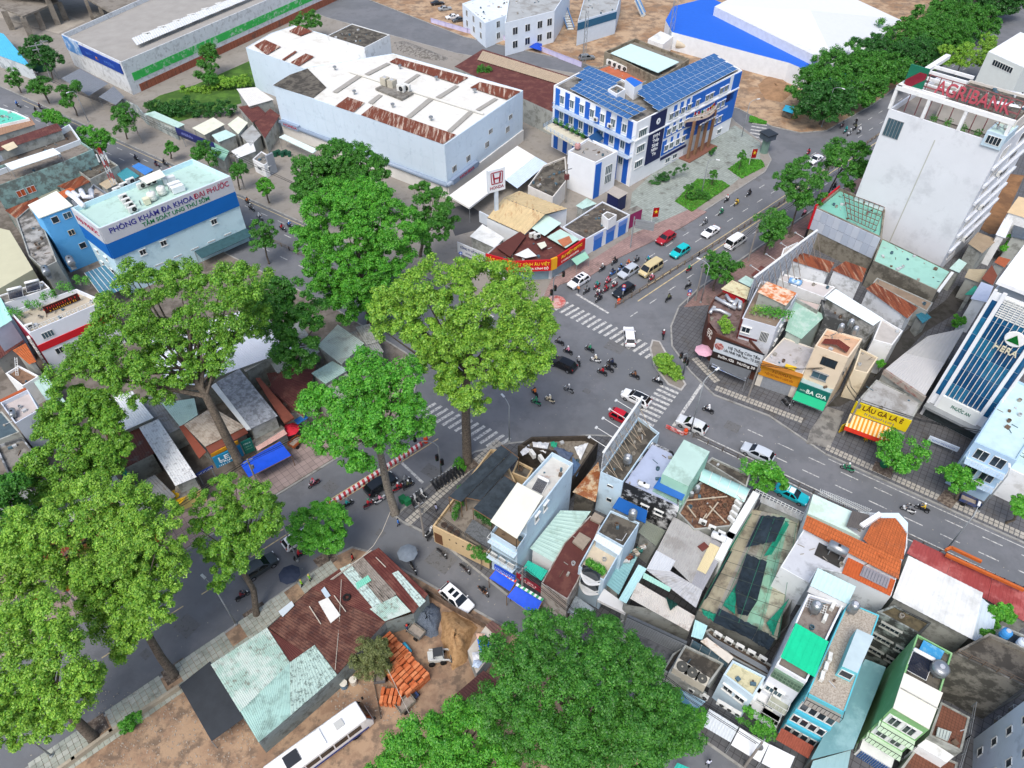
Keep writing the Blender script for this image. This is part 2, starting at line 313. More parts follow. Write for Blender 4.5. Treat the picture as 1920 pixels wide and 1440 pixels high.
# ---------------------------------------------------------------- vehicles, riders, small props (builders)
TYRE=M('1a1a1b',.85,.1);RIM=M('9a9da1',.4,.1,metal=.6);DGLASS=glass('141a1f',.08);BLK=M('1d1e20',.6,.1);HEADL=M('dfe6ea',.2,.05);TAILL=M('8e1512',.3,.05);STEEL=M('9ea3a6',.35,.12,3,metal=.7);GREYM=M('73777a',.6,.15,2)
def sharp(me,a=35):me.polygons.foreach_set('use_smooth',[True]*len(me.polygons));me.set_sharp_from_angle(angle=rad(a));return me
CARS={# x, z bottom, z belt, z top, half width, half width at top ; then indices windshield base, roof front, roof rear, rear glass base ; wheel x, wheel r
 'suv':([(2.3,.4,.72,.78,.72,.66),(2.12,.3,.86,.93,.88,.8),(1.15,.26,.99,1.07,.93,.84),(.4,.26,1.02,1.62,.93,.7),(-.6,.26,1.03,1.68,.93,.71),(-1.75,.26,1.04,1.62,.92,.7),(-2.2,.3,1.02,1.1,.9,.8),(-2.32,.42,.92,.98,.82,.74)],(2,3,5,6),(1.4,-1.38,.36)),
 'sedan':([(2.25,.38,.62,.68,.7,.62),(2.05,.28,.76,.82,.86,.78),(1.0,.24,.88,.94,.9,.82),(.25,.24,.9,1.4,.9,.64),(-.75,.24,.91,1.42,.9,.64),(-1.5,.24,.92,1.02,.89,.74),(-2.1,.3,.9,.98,.84,.72),(-2.25,.42,.8,.86,.76,.68)],(2,3,4,5),(1.38,-1.3,.33)),
 'hatch':([(1.85,.38,.66,.72,.68,.6),(1.68,.28,.8,.86,.82,.74),(1.0,.24,.92,.98,.85,.78),(.35,.24,.95,1.5,.85,.64),(-.5,.24,.96,1.54,.85,.65),(-1.4,.24,.98,1.46,.85,.63),(-1.75,.3,.96,1.02,.82,.72),(-1.85,.42,.86,.92,.76,.68)],(2,3,5,6),(1.15,-1.15,.31)),
 'van':([(2.65,.4,.8,.9,.78,.7),(2.5,.3,.98,1.08,.92,.84),(2.1,.26,1.15,1.25,.95,.88),(1.35,.26,1.2,2.1,.95,.8),(-.5,.26,1.2,2.2,.95,.82),(-2.3,.26,1.2,2.16,.95,.8),(-2.55,.3,1.18,1.3,.93,.86),(-2.65,.42,1.0,1.05,.88,.8)],(2,3,5,6),(1.75,-1.65,.34)),
}
TPL={}
def car_template(style):
    st,(a,b,c,d),(wf,wr,r)=CARS[style];t=thing('car','x','car')
    mb=MB();n=10
    for x,zb,zm,zt,w_,wt in st:
        mb.v+=[(x,-w_*.9,zb),(x,-w_,zb+(zm-zb)*.45),(x,-w_*.985,zm),(x,-wt,zt-.03),(x,-wt*.8,zt),(x,wt*.8,zt),(x,wt,zt-.03),(x,w_*.985,zm),(x,w_,zb+(zm-zb)*.45),(x,w_*.9,zb)]
    for i in range(len(st)-1):
        for j in range(n-1):mb.f.append((i*n+j,i*n+j+1,(i+1)*n+j+1,(i+1)*n+j));mb.m.append(0)
        mb.f.append((i*n+n-1,i*n,(i+1)*n,(i+1)*n+n-1));mb.m.append(0)
    k=(len(st)-1)*n;mb.f+=[tuple(range(n)),tuple(range(k+n-1,k-1,-1))];mb.m+=[0,0]
    me=sharp(mb.mesh('body',PAINT),28);local('body',me,None,t)
    def gl(name,q,push=.02):
        q=[Vector(p) for p in q];cen=sum(q,Vector())/4;nr=(q[1]-q[0]).cross(q[3]-q[0]).normalized()
        if nr.dot(cen-Vector((0,0,.6)))<0:nr=-nr
        q=[p.lerp(cen,.07)+nr*push for p in q];g=MB();g.slab(q,.01);local(name,g,DGLASS,t)
    def top(s):return st[s][0],st[s][3]-.02,st[s][5]
    xa,za,wa=top(a);xb,zb,wb=top(b);gl('windshield',[(xa,-wa,za),(xa,wa,za),(xb,wb,zb),(xb,-wb,zb)])
    xc,zc,wc=top(c);xd,zd,wd=top(d);gl('rear_window',[(xd,-wd,zd),(xd,wd,zd),(xc,wc,zc),(xc,-wc,zc)])
    for s in (-1,1):
        zl=st[b][2];x0,x1=xa-.05,(xc+xd)/2;nw=3 if style=='van' else 2;full=[(xa-.12,xb),(xc*.5+xd*.5,xc)]
        xs=[x0+(x1-x0)*i/nw for i in range(nw+1)]
        for i in range(nw):
            p0,p1=xs[i],xs[i+1];t0=min(p0,xb-.02);t1=max(p1,xc+.02);wl=st[b][4]*.985;zt=st[b][3]-.08;wt=wb
            gl('side_window',[(p0-.03,s*wl,zl+.02),(p1+.03,s*wl,zl+.02),(t1+.03,s*wt,zt),(t0-.03,s*wt,zt)],.03)
        for x in (wf,wr):
            w_=local('wheel',MB().lathe((x,s*(st[2][4]-.1),r),[(r*.62,-.11),(r*.93,-.11),(r,-.06),(r,.06),(r*.93,.11),(r*.62,.11)],14,'x',PI/2),TYRE,t)
            local('rim',MB().lathe((x,s*(st[2][4]-.1),r),[(.02,s*.1),(r*.4,s*.105),(r*.62,s*.1),(r*.62,-s*.1)],12,'x',PI/2),RIM,w_)
        x0=st[1][0];local('headlight',MB().box((x0+.02,s*st[1][4]*.78,st[1][2]-.06),(.24,.3,.14)),HEADL,t)
        x0=st[-2][0];local('taillight',MB().box((x0-.03,s*st[-2][4]*.84,st[-2][2]-.02),(.16,.22,.22)),TAILL,t)
        local('mirror',MB().box((xa-.28,s*(st[2][4]+.08),za+.02),(.1,.2,.14)),PAINT,t)
    local('bumper',MB().box((st[0][0]-.02,0,.48),(.12,1.3,.2)),BLK,t)
    return t
def place_car(style,label,k,x,y,ang,col,cat='car',roof=None,sun=0,z=.75,name=None,group=None):
    first=style not in TPL
    if first:TPL[style]=car_template(style);t=TPL[style]
    else:t=copy_tree(TPL[style])
    for ch in list(t.children):
        if ch.name.split('.')[0] in ('sunroof','roof_panel','cover'):bpy.data.objects.remove(ch)
    p=at(k,x,y,z);t.location=(p.x,p.y,.006);t.rotation_euler=(0,0,ang);t['label']=label;t['category']=cat;t.name=name or {'van':'van'}.get(style,'car')
    if group:t['group']=group
    c=lin(col)
    for o in t.children:o.color=c
    st,(a,b,cc,d),_=CARS[style];xb,xc,zt,wt=st[b][0],st[cc][0],st[(b+cc)//2][3],st[b][5]*.78
    for i in range(sun):local('sunroof',MB().box((xb-.45-i*.75,0,zt+.005),(.5,.8,.03)),DGLASS,t)
    if roof:
        o=local('roof_panel',MB().quad((xb,-wt,st[b][3]+.012),(xb,wt,st[b][3]+.012),(-.55,wt,zt+.014),(-.55,-wt,zt+.014)).quad((-.55,-wt,zt+.014),(-.55,wt,zt+.014),(xc,wt,st[cc][3]+.012),(xc,-wt,st[cc][3]+.012)),PAINT,t);o.color=lin(roof)
    return t
URI,URO,LRI,LRO=AB+PI,AB,AC+PI,AC
for a in [('suv','white SUV with twin black sunroofs waiting beside the kerb at the stop line','7',375,140,URI,'eceef0',2),('suv','silver grey SUV queueing among motorbikes ahead of the beige van','7',655,85,URI,'b4bcc4'),
 ('suv','black car waiting at the stop line next to the median fence','7',628,192,URI,'20242a'),('sedan','white sedan driving toward the junction beside the median fence','3',1118,1300,URI,'f0f2f4'),
 ('suv','turquoise taxi car driving toward the junction behind the beige van','3',945,1412,URI,'17b9bd'),('suv','boxy dark red SUV with black roof sides near the metal road sign','3',865,1338,URI,'a51f2b'),
 ('sedan','white car partly hidden behind the street tree below the long green hedge of trees','4',268,893,URI,'eef0f2'),('suv','white SUV with white roof crossing the zebra stripes away from the camera','7',660,450,rad(88),'f2f3f4'),
 ('suv','black SUV crossing the middle of the junction','7',287,605,LRI,'17191d'),('suv','white SUV with a black roof on the zebra stripes near the planted island','7',698,797,LRI,'eef0f0'),
 ('hatch','small red hatchback half hidden behind the rooftop billboard frame','7',618,903,LRO,'c3182c'),('suv','silver white SUV waiting at the stop line beside the median fence end','7',1012,948,LRI,'d5d9db'),
 ('suv','silver SUV driving up the right hand street behind the waiting white one','7',1382,1105,LRI,'c3cbd3'),('sedan','turquoise taxi with white roof beside the round tree on the near carriageway','8',135,1335,LRO,'19b8c4'),
 ('suv','black SUV queueing beside the red and white striped barrier','6',700,1282,A1,'1c2126'),('suv','dark grey green car under the leaning street trees at lower left','10',20,305,A1,'3a4244'),
 ('hatch','white car peeping out from under the small round street tree','10',228,150,A1,'eceeef'),('suv','white SUV with twin sunroofs parked in the side lane by the gravel pile','10',1128,487,rad(-42),'f0f2f3',2),
 ('sedan','white sedan parked in the dirt yard beside the blue and white school','2',1105,92,rad(200),'e6e9ec'),('sedan','dark grey car parked next to the white sedan in the dirt yard','2',1142,108,rad(205),'4a4d52'),
 ('sedan','car under a grey fitted cover in the dirt yard','2',1062,45,rad(20),'9ba0a3'),('sedan','black car at the back of the dirt yard','2',1020,15,rad(20),'1f2124'),('suv','grey SUV parked by the cloth fence in the dirt yard','3',420,322,rad(15),'7d8488')]:
    place_car(a[0],a[1],a[2],a[3],a[4],a[5],a[6],sun=a[7] if len(a)>7 else 0,roof={'turquoise taxi with white roof beside the round tree on the near carriageway':'eef0f0','white SUV with a black roof on the zebra stripes near the planted island':'1b1d20','boxy dark red SUV with black roof sides near the metal road sign':'9c1f28'}.get(a[1]))
place_car('van','beige van queueing behind the silver SUV beside the median fence','7',780,72,URI,'c9b98c','van');place_car('van','white minibus driving away up the far carriageway beyond the median','3',1258,1360,URO,'eceeee','minibus',name='minibus')
# ---- people and motorbikes
def skin_mesh(name,verts,edges,rads,root,mats,paint,sub=1):
    bm=bmesh.new();L=bm.verts.layers.skin.verify();vs=[bm.verts.new(v) for v in verts]
    for v,r in zip(vs,rads):v[L].radius=(r,r)
    vs[root][L].use_root=True
    for e in edges:bm.edges.new((vs[e[0]],vs[e[1]]))
    me=bpy.data.meshes.new(name);bm.to_mesh(me);bm.free();o=bpy.data.objects.new(name,me);COL.objects.link(o)
    o.modifiers.new('s','SKIN');s=o.modifiers.new('u','SUBSURF');s.levels=sub;s.render_levels=sub
    dg=bpy.context.evaluated_depsgraph_get();res=bpy.data.meshes.new_from_object(o.evaluated_get(dg));bpy.data.objects.remove(o)
    res.materials.clear()
    for m in mats:res.materials.append(m)
    for p in res.polygons:p.material_index=paint(p.center);p.use_smooth=True
    return res
SKIN=M('b98a6a',.7,.1);TROUS=M('2b2f38',.9,.2,5)
_ed=[(0,1),(1,2),(2,3),(3,4),(2,5),(5,6),(6,7),(2,8),(8,9),(9,10),(0,11),(11,12),(12,13),(13,14),(0,15),(15,16),(16,17),(17,18)]
_rd=[.155,.15,.15,.06,.1,.085,.058,.045,.085,.058,.045,.105,.08,.055,.045,.105,.08,.055,.045]
_ride=[(-.22,0,.86),(-.16,0,1.08),(-.06,0,1.3),(-.01,0,1.47),(.03,0,1.62),(-.04,.19,1.33),(.12,.28,1.1),(.36,.27,1.05),(-.04,-.19,1.33),(.12,-.28,1.1),(.36,-.27,1.05),(-.16,.13,.83),(.22,.2,.76),(.08,.18,.4),(.22,.19,.33),(-.16,-.13,.83),(.22,-.2,.76),(.08,-.18,.4),(.22,-.19,.33)]
_walk=[(0,0,.92),(0,0,1.12),(.01,0,1.36),(.02,0,1.5),(.04,0,1.63),(.01,.19,1.38),(-.05,.24,1.1),(.06,.25,.88),(.01,-.19,1.38),(.06,-.25,1.1),(.18,-.23,.92),(0,.1,.88),(.12,.11,.5),(.06,.11,.09),(.2,.12,.05),(0,-.1,.88),(-.03,-.11,.5),(-.22,-.11,.12),(-.1,-.12,.05)]
def _pr(c):
    if c.z>1.5 or (c.x>.24 and abs(c.y)>.2 and .95<c.z<1.2):return 0
    return 2 if c.z<.93 else 1
def _pw(c):
    if c.z>1.5 or (abs(c.y)>.17 and c.z<1.0 and c.z>.8):return 0
    return 2 if c.z<.93 else 1
RIDER=skin_mesh('person',_ride,_ed,_rd,0,[SKIN,CLOTH,TROUS],_pr);WALKER=skin_mesh('person',_walk,_ed,_rd,0,[SKIN,CLOTH,TROUS],_pw)
HELM=sharp(MB().lathe((.02,0,1.6),[(.135,-.06),(.15,.02),(.13,.1),(.075,.155),(.001,.17)],10).mesh('helmet',PAINT),60)
HAIR=sharp(MB().lathe((.02,0,1.63),[(.11,-.03),(.115,.03),(.09,.1),(.001,.125)],9).mesh('hair',M('17130f',.8)),60)
CAPE=None
bike=thing('motorbike','x','motorbike')
mb=MB();stn=[(.72,.62,.82,.05),(.6,.5,1.0,.12),(.45,.42,.95,.16),(.2,.3,.52,.13),(-.15,.3,.6,.13),(-.4,.38,.74,.15),(-.75,.55,.8,.12),(-.95,.68,.8,.06)]
for x,z0,z1,w_ in stn:mb.v+=[(x,-w_,z0+.05),(x,-w_,z1-.05),(x,0,z1),(x,w_,z1-.05),(x,w_,z0+.05),(x,0,z0)]
for i in range(len(stn)-1):
    for j in range(6):mb.f.append((i*6+j,i*6+(j+1) % 6,i*6+6+(j+1) % 6,i*6+6+j));mb.m.append(0)
mb.f+=[tuple(range(6)),tuple(range(47,41,-1))];mb.m+=[0,0]
local('body',sharp(mb.mesh('body',PAINT),50),None,bike)
local('seat',MB().box((-.42,0,.8),(.72,.26,.09)),BLK,bike)
for x in (.66,-.62):
    w_=local('wheel',MB().lathe((x,0,.3),[(.2,-.05),(.28,-.06),(.3,0),(.28,.06),(.2,.05)],14,'x',PI/2),TYRE,bike);local('rim',MB().lathe((x,0,.3),[(.03,.04),(.2,.03),(.2,-.03),(.03,-.04)],10,'x',PI/2),RIM,w_)
local('fork',MB().tube([(.52,.07,.85),(.66,.07,.3)],.03,6).tube([(.52,-.07,.85),(.66,-.07,.3)],.03,6),GREYM,bike)
local('handlebar',MB().tube([(.34,.33,1.03),(.48,.16,1.03),(.5,0,1.0),(.48,-.16,1.03),(.34,-.33,1.03)],.022,6),BLK,bike)
local('headlight',MB().box((.68,0,.85),(.08,.2,.13)),HEADL,bike);local('exhaust',MB().tube([(-.1,-.15,.3),(-.8,-.17,.38)],[.03,.055],7),STEEL,bike)
for s in (-1,1):local('mirror',MB().box((.42,s*.3,1.18),(.03,.13,.09)).bar((.42,s*.24,1.03),(.42,s*.28,1.18),.015),BLK,bike)
BIKE=[bike];
def motorbike(label,p,ang,col,group=None):
    if BIKE:t=BIKE.pop()
    else:t=copy_tree(bike)
    t.location=(p.x,p.y,.006);t.rotation_euler=(0,0,ang);t['label']=label;t['category']='motorbike';t.name='motorbike'
    if group:t['group']=group
    c=lin(col)
    for o in t.children:o.color=c
    return t
def person(label,p,ang,shirt,hat,walk=False,group=None,z=0.0):
    o=bpy.data.objects.new('person',WALKER if walk else RIDER);COL.objects.link(o);o.location=(p.x,p.y,.006+z);o.rotation_euler=(0,0,ang);o.color=lin(shirt)
    tag(o,label,'person',group);h=bpy.data.objects.new('helmet' if hat else 'hair',HELM if hat else HAIR);COL.objects.link(h);h.parent=o
    if hat:h.color=lin(hat)
    return o
CN={'k':('black','222326'),'n':('navy','25304f'),'w':('white','e8eaea'),'g':('grey','85898d'),'r':('red','b32733'),'p':('pink','d78ba0'),'e':('green','2f8a63'),'o':('orange','d7793a'),'b':('blue','3d77c4'),'y':('yellow','d8b53c'),'t':('teal','2f9a97'),'c':('cream','ddd2b4'),'u':('brown','7a5238'),'l':('olive','5d6146'),'m':('maroon','6e2832')}
def riders(rows):
    for r in rows:
        k,x,y,ang,s,h,bc,place=r;p=at(k,x,y,.7);sn,sh=CN[s];bn,bh=CN[bc];hn,hh=CN[h]
        person(f'person in {sn}, {hn} helmet, riding {place}',p,ang,sh,hh,group='riders on motorbikes')
        motorbike(f'{bn} motorbike of the {sn} rider {place}',p,ang,bh,'motorbikes in traffic')
I_,O_=URI,URO;wt='waiting'
riders([('7',578,28,I_,'k','k','k','by the kerb, behind the other waiting bikes'),('7',508,66,I_,'g','w','k','by the kerb behind the white SUV'),('7',566,92,I_,'n','k','b','just left of the silver SUV'),('7',612,68,I_,'k','b','b','touching the rear left of the silver SUV'),('7',655,44,I_,'o','r','r','behind the silver SUV'),('7',700,20,I_,'g','k','k','behind the silver SUV near the pavement'),('7',765,24,I_,'t','b','k','left of the beige van roof'),
 ('7',478,165,I_,'t','e','r','in the waiting pack beside the white SUV'),('7',540,140,I_,'p','r','r','in the middle of the waiting pack'),('7',576,160,I_,'w','g','r','in front of the silver SUV'),('7',528,186,I_,'r','m','m','in front of the waiting pack, near the black car'),('7',486,205,I_,'w','r','m','at the front of the waiting pack'),('7',420,192,I_,'g','k','k','at the front right corner of the white SUV'),('7',490,236,I_,'k','n','k','foremost on the stop line'),('7',786,122,I_,'p','w','r','between the beige van and the median fence'),
 ('7',997,70,O_,'e','g','r','up the far carriageway past the median'),('7',992,162,O_,'g','k','k','up the far carriageway near the round blue sign'),('7',882,235,O_,'l','k','k','turning into the far carriageway'),('7',852,440,rad(80),'m','w','k','rounding the planted island tip'),
 ('7',268,480,LRI,'g','k','k','half under the big tree at the junction'),('7',315,532,LRI,'p','w','k','ahead of the black SUV in the junction'),('7',437,520,LRI,'e','g','k','alone right of the black SUV'),('7',470,580,rad(160),'c','w','w','in the centre of the junction'),('7',375,590,rad(100),'g','w','k','touching the tail of the black SUV'),('7',562,600,LRI,'n','k','k','uppermost of the trio at the junction centre'),('7',545,630,LRI,'k','k','k','middle of the trio at the junction centre'),('7',508,650,LRI,'r','k','k','lowest of the trio at the junction centre'),('7',690,670,LRI,'u','k','k','alone between the trio and the planted island'),('7',820,700,LRI,'w','k','k','at the lower end of the planted island'),('7',320,747,LRI,'g','w','g','below the black SUV'),
 ('7',128,765,rad(120),'o','k','k','beside the green rider left of the junction'),('7',135,818,LRI,'e','e','e','lowest on the left of the junction'),('7',212,805,LRI,'c','w','c','right of the green rider'),('7',1105,862,LRI,'w','w','k','above the silver white SUV on the right hand street'),
 ('8',450,1190,LRI,'e','w','e','alone on the right hand street below the orange awning'),('8',790,1422,LRI,'g','k','w','on the right hand street, rear of a pair'),('8',872,1416,LRI,'y','w','k','on the right hand street, right of a pair'),
 ('3',1335,1085,I_,'k','k','k','highest of the five near the grass beds'),('3',1210,1118,I_,'w','r','k','beside the large grass bed'),('3',1265,1138,I_,'y','k','y','past the large grass bed'),('3',1178,1190,I_,'e','w','e','below the lower grass bed tip'),('3',1088,1246,I_,'g','w','g','ahead of the white sedan'),
 ('4',420,702,I_,'g','k','m','leftmost of the far group by the long trees'),('4',495,685,I_,'k','g','k','highest of the far group by the long trees'),('4',438,732,I_,'t','t','t','in teal of the far group by the long trees'),('4',492,716,I_,'l','k','k','in mid of the far group by the long trees'),('4',515,736,I_,'w','w','g','rightmost of the far group by the long trees'),('4',460,746,I_,'g','w','w','lowest of the far group by the long trees'),('4',228,856,I_,'r','k','r','near the mouth of the cross street'),('4',180,905,I_,'e','k','e','left of the car hidden by the tree'),('4',1300,125,I_,'m','k','k','far off at the upper right corner'),('4',205,1198,O_,'p','k','m','under the row of trees by the red sided wall'),('4',375,1046,O_,'k','k','k','beneath the street tree beside the white tower'),
 ('1',98,588,AD,'b','b','k','at the far left edge of the upper left street'),('1',203,622,AD,'k','k','k','in black of the pair on the upper left street'),('1',226,602,AD,'n','m','k','in navy of the pair on the upper left street'),('1',765,890,AD,'n','k','k','alone above the rooftop antenna'),('1',880,922,AD,'n','m','m','left of two above the clinic roof'),('1',926,916,AD,'k','k','k','right of two above the clinic roof'),('1',1394,1132,AD,'o','k','k','at the clinic corner, upper one'),('1',1412,1168,AD,'g','w','k','at the clinic corner, lower one'),
 ('2',20,1222,AD,'w','w','g','past the paved yard with the small tree'),('2',148,1282,AD,'r','k','k','left of two beside the big green tree'),('2',190,1266,AD,'b','w','k','right of two beside the big green tree'),
 ('6',325,1275,A1+PI,'p','r','m','away past the blue awning'),('6',515,1392,A1,'t','g','k','by the low end of the striped barrier'),('6',635,1392,A1,'r','e','m','behind the black SUV, lower one'),('6',700,1366,A1,'p','k','w','behind the black SUV, upper one'),('6',800,1300,A1,'r','w','r','right behind the trunk of the street tree'),('6',838,1262,A1,'g','g','g','at the stop line under the traffic light'),('6',858,1286,A1,'l','w','k','at the stop line next to the pavement'),
 ('10',245,238,A1,'r','r','k','in front of the white car under the small tree'),('9',1362,468,A1,'m','k','k','below the leaning street tree at lower left'),('10',1278,442,rad(-42),'k','k','u','down the side lane past the blue tarpaulins')])
for i in range(9):
    p=at('6',1000+i*19,1290-i*11,.5);motorbike(f'{ORD[i]} parked motorbike from the left in the row behind the traffic light',p,rad(115)+random.uniform(-.2,.2),random.choice(['1f2124','2c2d30','3a3c40','6c6f72','20242c']),'motorbikes parked behind the traffic light')
for i in range(4):
    p=at('6',880+i*20,1385-i*16,.5);motorbike(f'{ORD[i]} parked motorbike from the left in the short row above the green bins',p,rad(120)+random.uniform(-.2,.2),['202226','b9bcbe','3a3d40','c9cccd'][i],'motorbikes parked above the green bins')
for k,x,y,a,c,lb in (('10',975,110,rad(60),'c9cdd0','silver motorbike parked against the cafe terrace wall'),('10',985,128,rad(60),'3a3d40','dark motorbike tucked beside the silver one at the cafe wall'),('10',1045,232,rad(-42),'26282b','black motorbike parked along the tan cafe wall'),('10',1175,320,rad(-42),'3a2b2b','dark red motorbike parked at the lower end of the tan cafe wall'),('8',100,830,rad(-60),'202225','black motorbike parked under the orange shop sign'),('8',122,812,rad(-60),'333639','grey motorbike parked beside the black one under the orange sign'),('8',1262,1318,rad(150),'b5505f','pink scooter parked on the dark pavement at the right edge'),('8',1400,1350,rad(60),'8a2f26','red motorbike parked at the shop on the right edge'),('10',885,315,rad(-60),'2a2523','motorbike with a vendor cart load below the grey umbrella')):
    motorbike(lb,at(k,x,y,.5),a,c)
for k,x,y,a,s,hat,lb in (('6',1014,1418,rad(200),'9fa6c4',None,'person in lilac top walking on the pavement by the black shade cloth'),('10',800,60,rad(0),'3a78c8',None,'person in blue top at the mouth of the side lane'),('11',1104,1412,rad(90),'d4d8ea',None,'person in white top walking in the lower lane'),('10',255,402,rad(30),'8fd13a','c9b46a','person in lime vest beside the dark umbrella'),('10',302,372,rad(210),'7cc93c','c9b46a','person in lime vest standing on the pavement above the dark umbrella'),('10',543,258,rad(0),'b8322d',None,'person in red top at the corner of the rusty roof'),('7',374,186,URI,'d98a5a','e8e8e8','person in orange top standing at the bonnet of the white SUV'),('10',850,655,rad(0),'2d3f6a','c0392b','person in blue overalls by the grey cart at the gravel pile')):
    person(lb,at(k,x,y,.8),a,s,hat,True)
# ---------------------------------------------------------------- trees
BARK=M('6f665b',.95,.3,3.0,'4a433b',.4,4,bump=.6,fine=10);BARK2=M('8d867b',.95,.25,3.0,'5d564d',.4,4,bump=.5,fine=10)
LEAF={'g':leafmat('3f7c24','84b33e'),'y':leafmat('4c8826','9ac448'),'d':leafmat('2a6624','569434'),'b':leafmat('308023','6cb43a'),'k':leafmat('245424','407a32'),'o':leafmat('565f3a','77824c')}
def inside(poly,x,y):
    r=np.zeros(len(x),bool);n=len(poly)
    for i in range(n):
        x1,y1=poly[i];x2,y2=poly[(i+1) % n];c=((y1>y) !=(y2>y)) & (x<(x2-x1)*(y-y1)/((y2-y1) or 1e-9)+x1);r ^=c
    return r
def edge_dist(poly,x,y):
    d=np.full(len(x),1e9);n=len(poly)
    for i in range(n):
        a=np.array(poly[i]);b=np.array(poly[(i+1) % n]);e=b-a;t=np.clip(((x-a[0])*e[0]+(y-a[1])*e[1])/(e@e),0,1)
        d=np.minimum(d,np.hypot(x-a[0]-t*e[0],y-a[1]-t*e[1]))
    return d
def leaves(C,R,n,size,rng,flat=.75):
    """n leaf blades round every clump centre C (radius R), facing outwards and up"""
    m=len(C);C=np.repeat(C,n,0);R=np.repeat(R,n)[:,None];N=m*n
    d=rng.normal(size=(N,3));d[:,2]+=.35;d/=np.linalg.norm(d,axis=1)[:,None]
    pos=C+d*R*rng.uniform(.45,1.02,(N,1))*np.array([1,1,flat])
    nr=d*.8+np.array([0,0,.5])+rng.normal(size=(N,3))*.38;nr/=np.linalg.norm(nr,axis=1)[:,None]
    a=np.cross(nr,rng.normal(size=(N,3)));a/=np.linalg.norm(a,axis=1)[:,None];b=np.cross(nr,a)
    L=size*rng.uniform(.6,1.25,(N,1));w_=L*.42
    V=np.stack([pos-a*L*.5+b*w_,pos+a*L*.6-nr*L*.1,pos-a*L*.4-b*w_],1).reshape(-1,3);return V
def leaf_object(name,V,m,parent,off):
    V=V-np.array(off);me=bpy.data.meshes.new(name);n=len(V)//3
    me.vertices.add(len(V));me.vertices.foreach_set('co',V.astype(np.float32).ravel());me.loops.add(len(V));me.loops.foreach_set('vertex_index',np.arange(len(V),dtype=np.int32))
    me.polygons.add(n);me.polygons.foreach_set('loop_start',np.arange(0,len(V),3,dtype=np.int32));me.update(calc_edges=True);me.materials.append(m)
    o=bpy.data.objects.new(name,me);COL.objects.link(o);o.parent=parent;return o
TSEED=[11]
def solve_z(base,u,v):
    best=(1e9,0)
    for i in range(0,360):
        z=i*.1;d=ray(u,v);t=(CAMH-z)/-d.z;e=math.hypot(d.x*t-base.x,d.y*t-base.y);best=min(best,(e,z))
    return best[1]
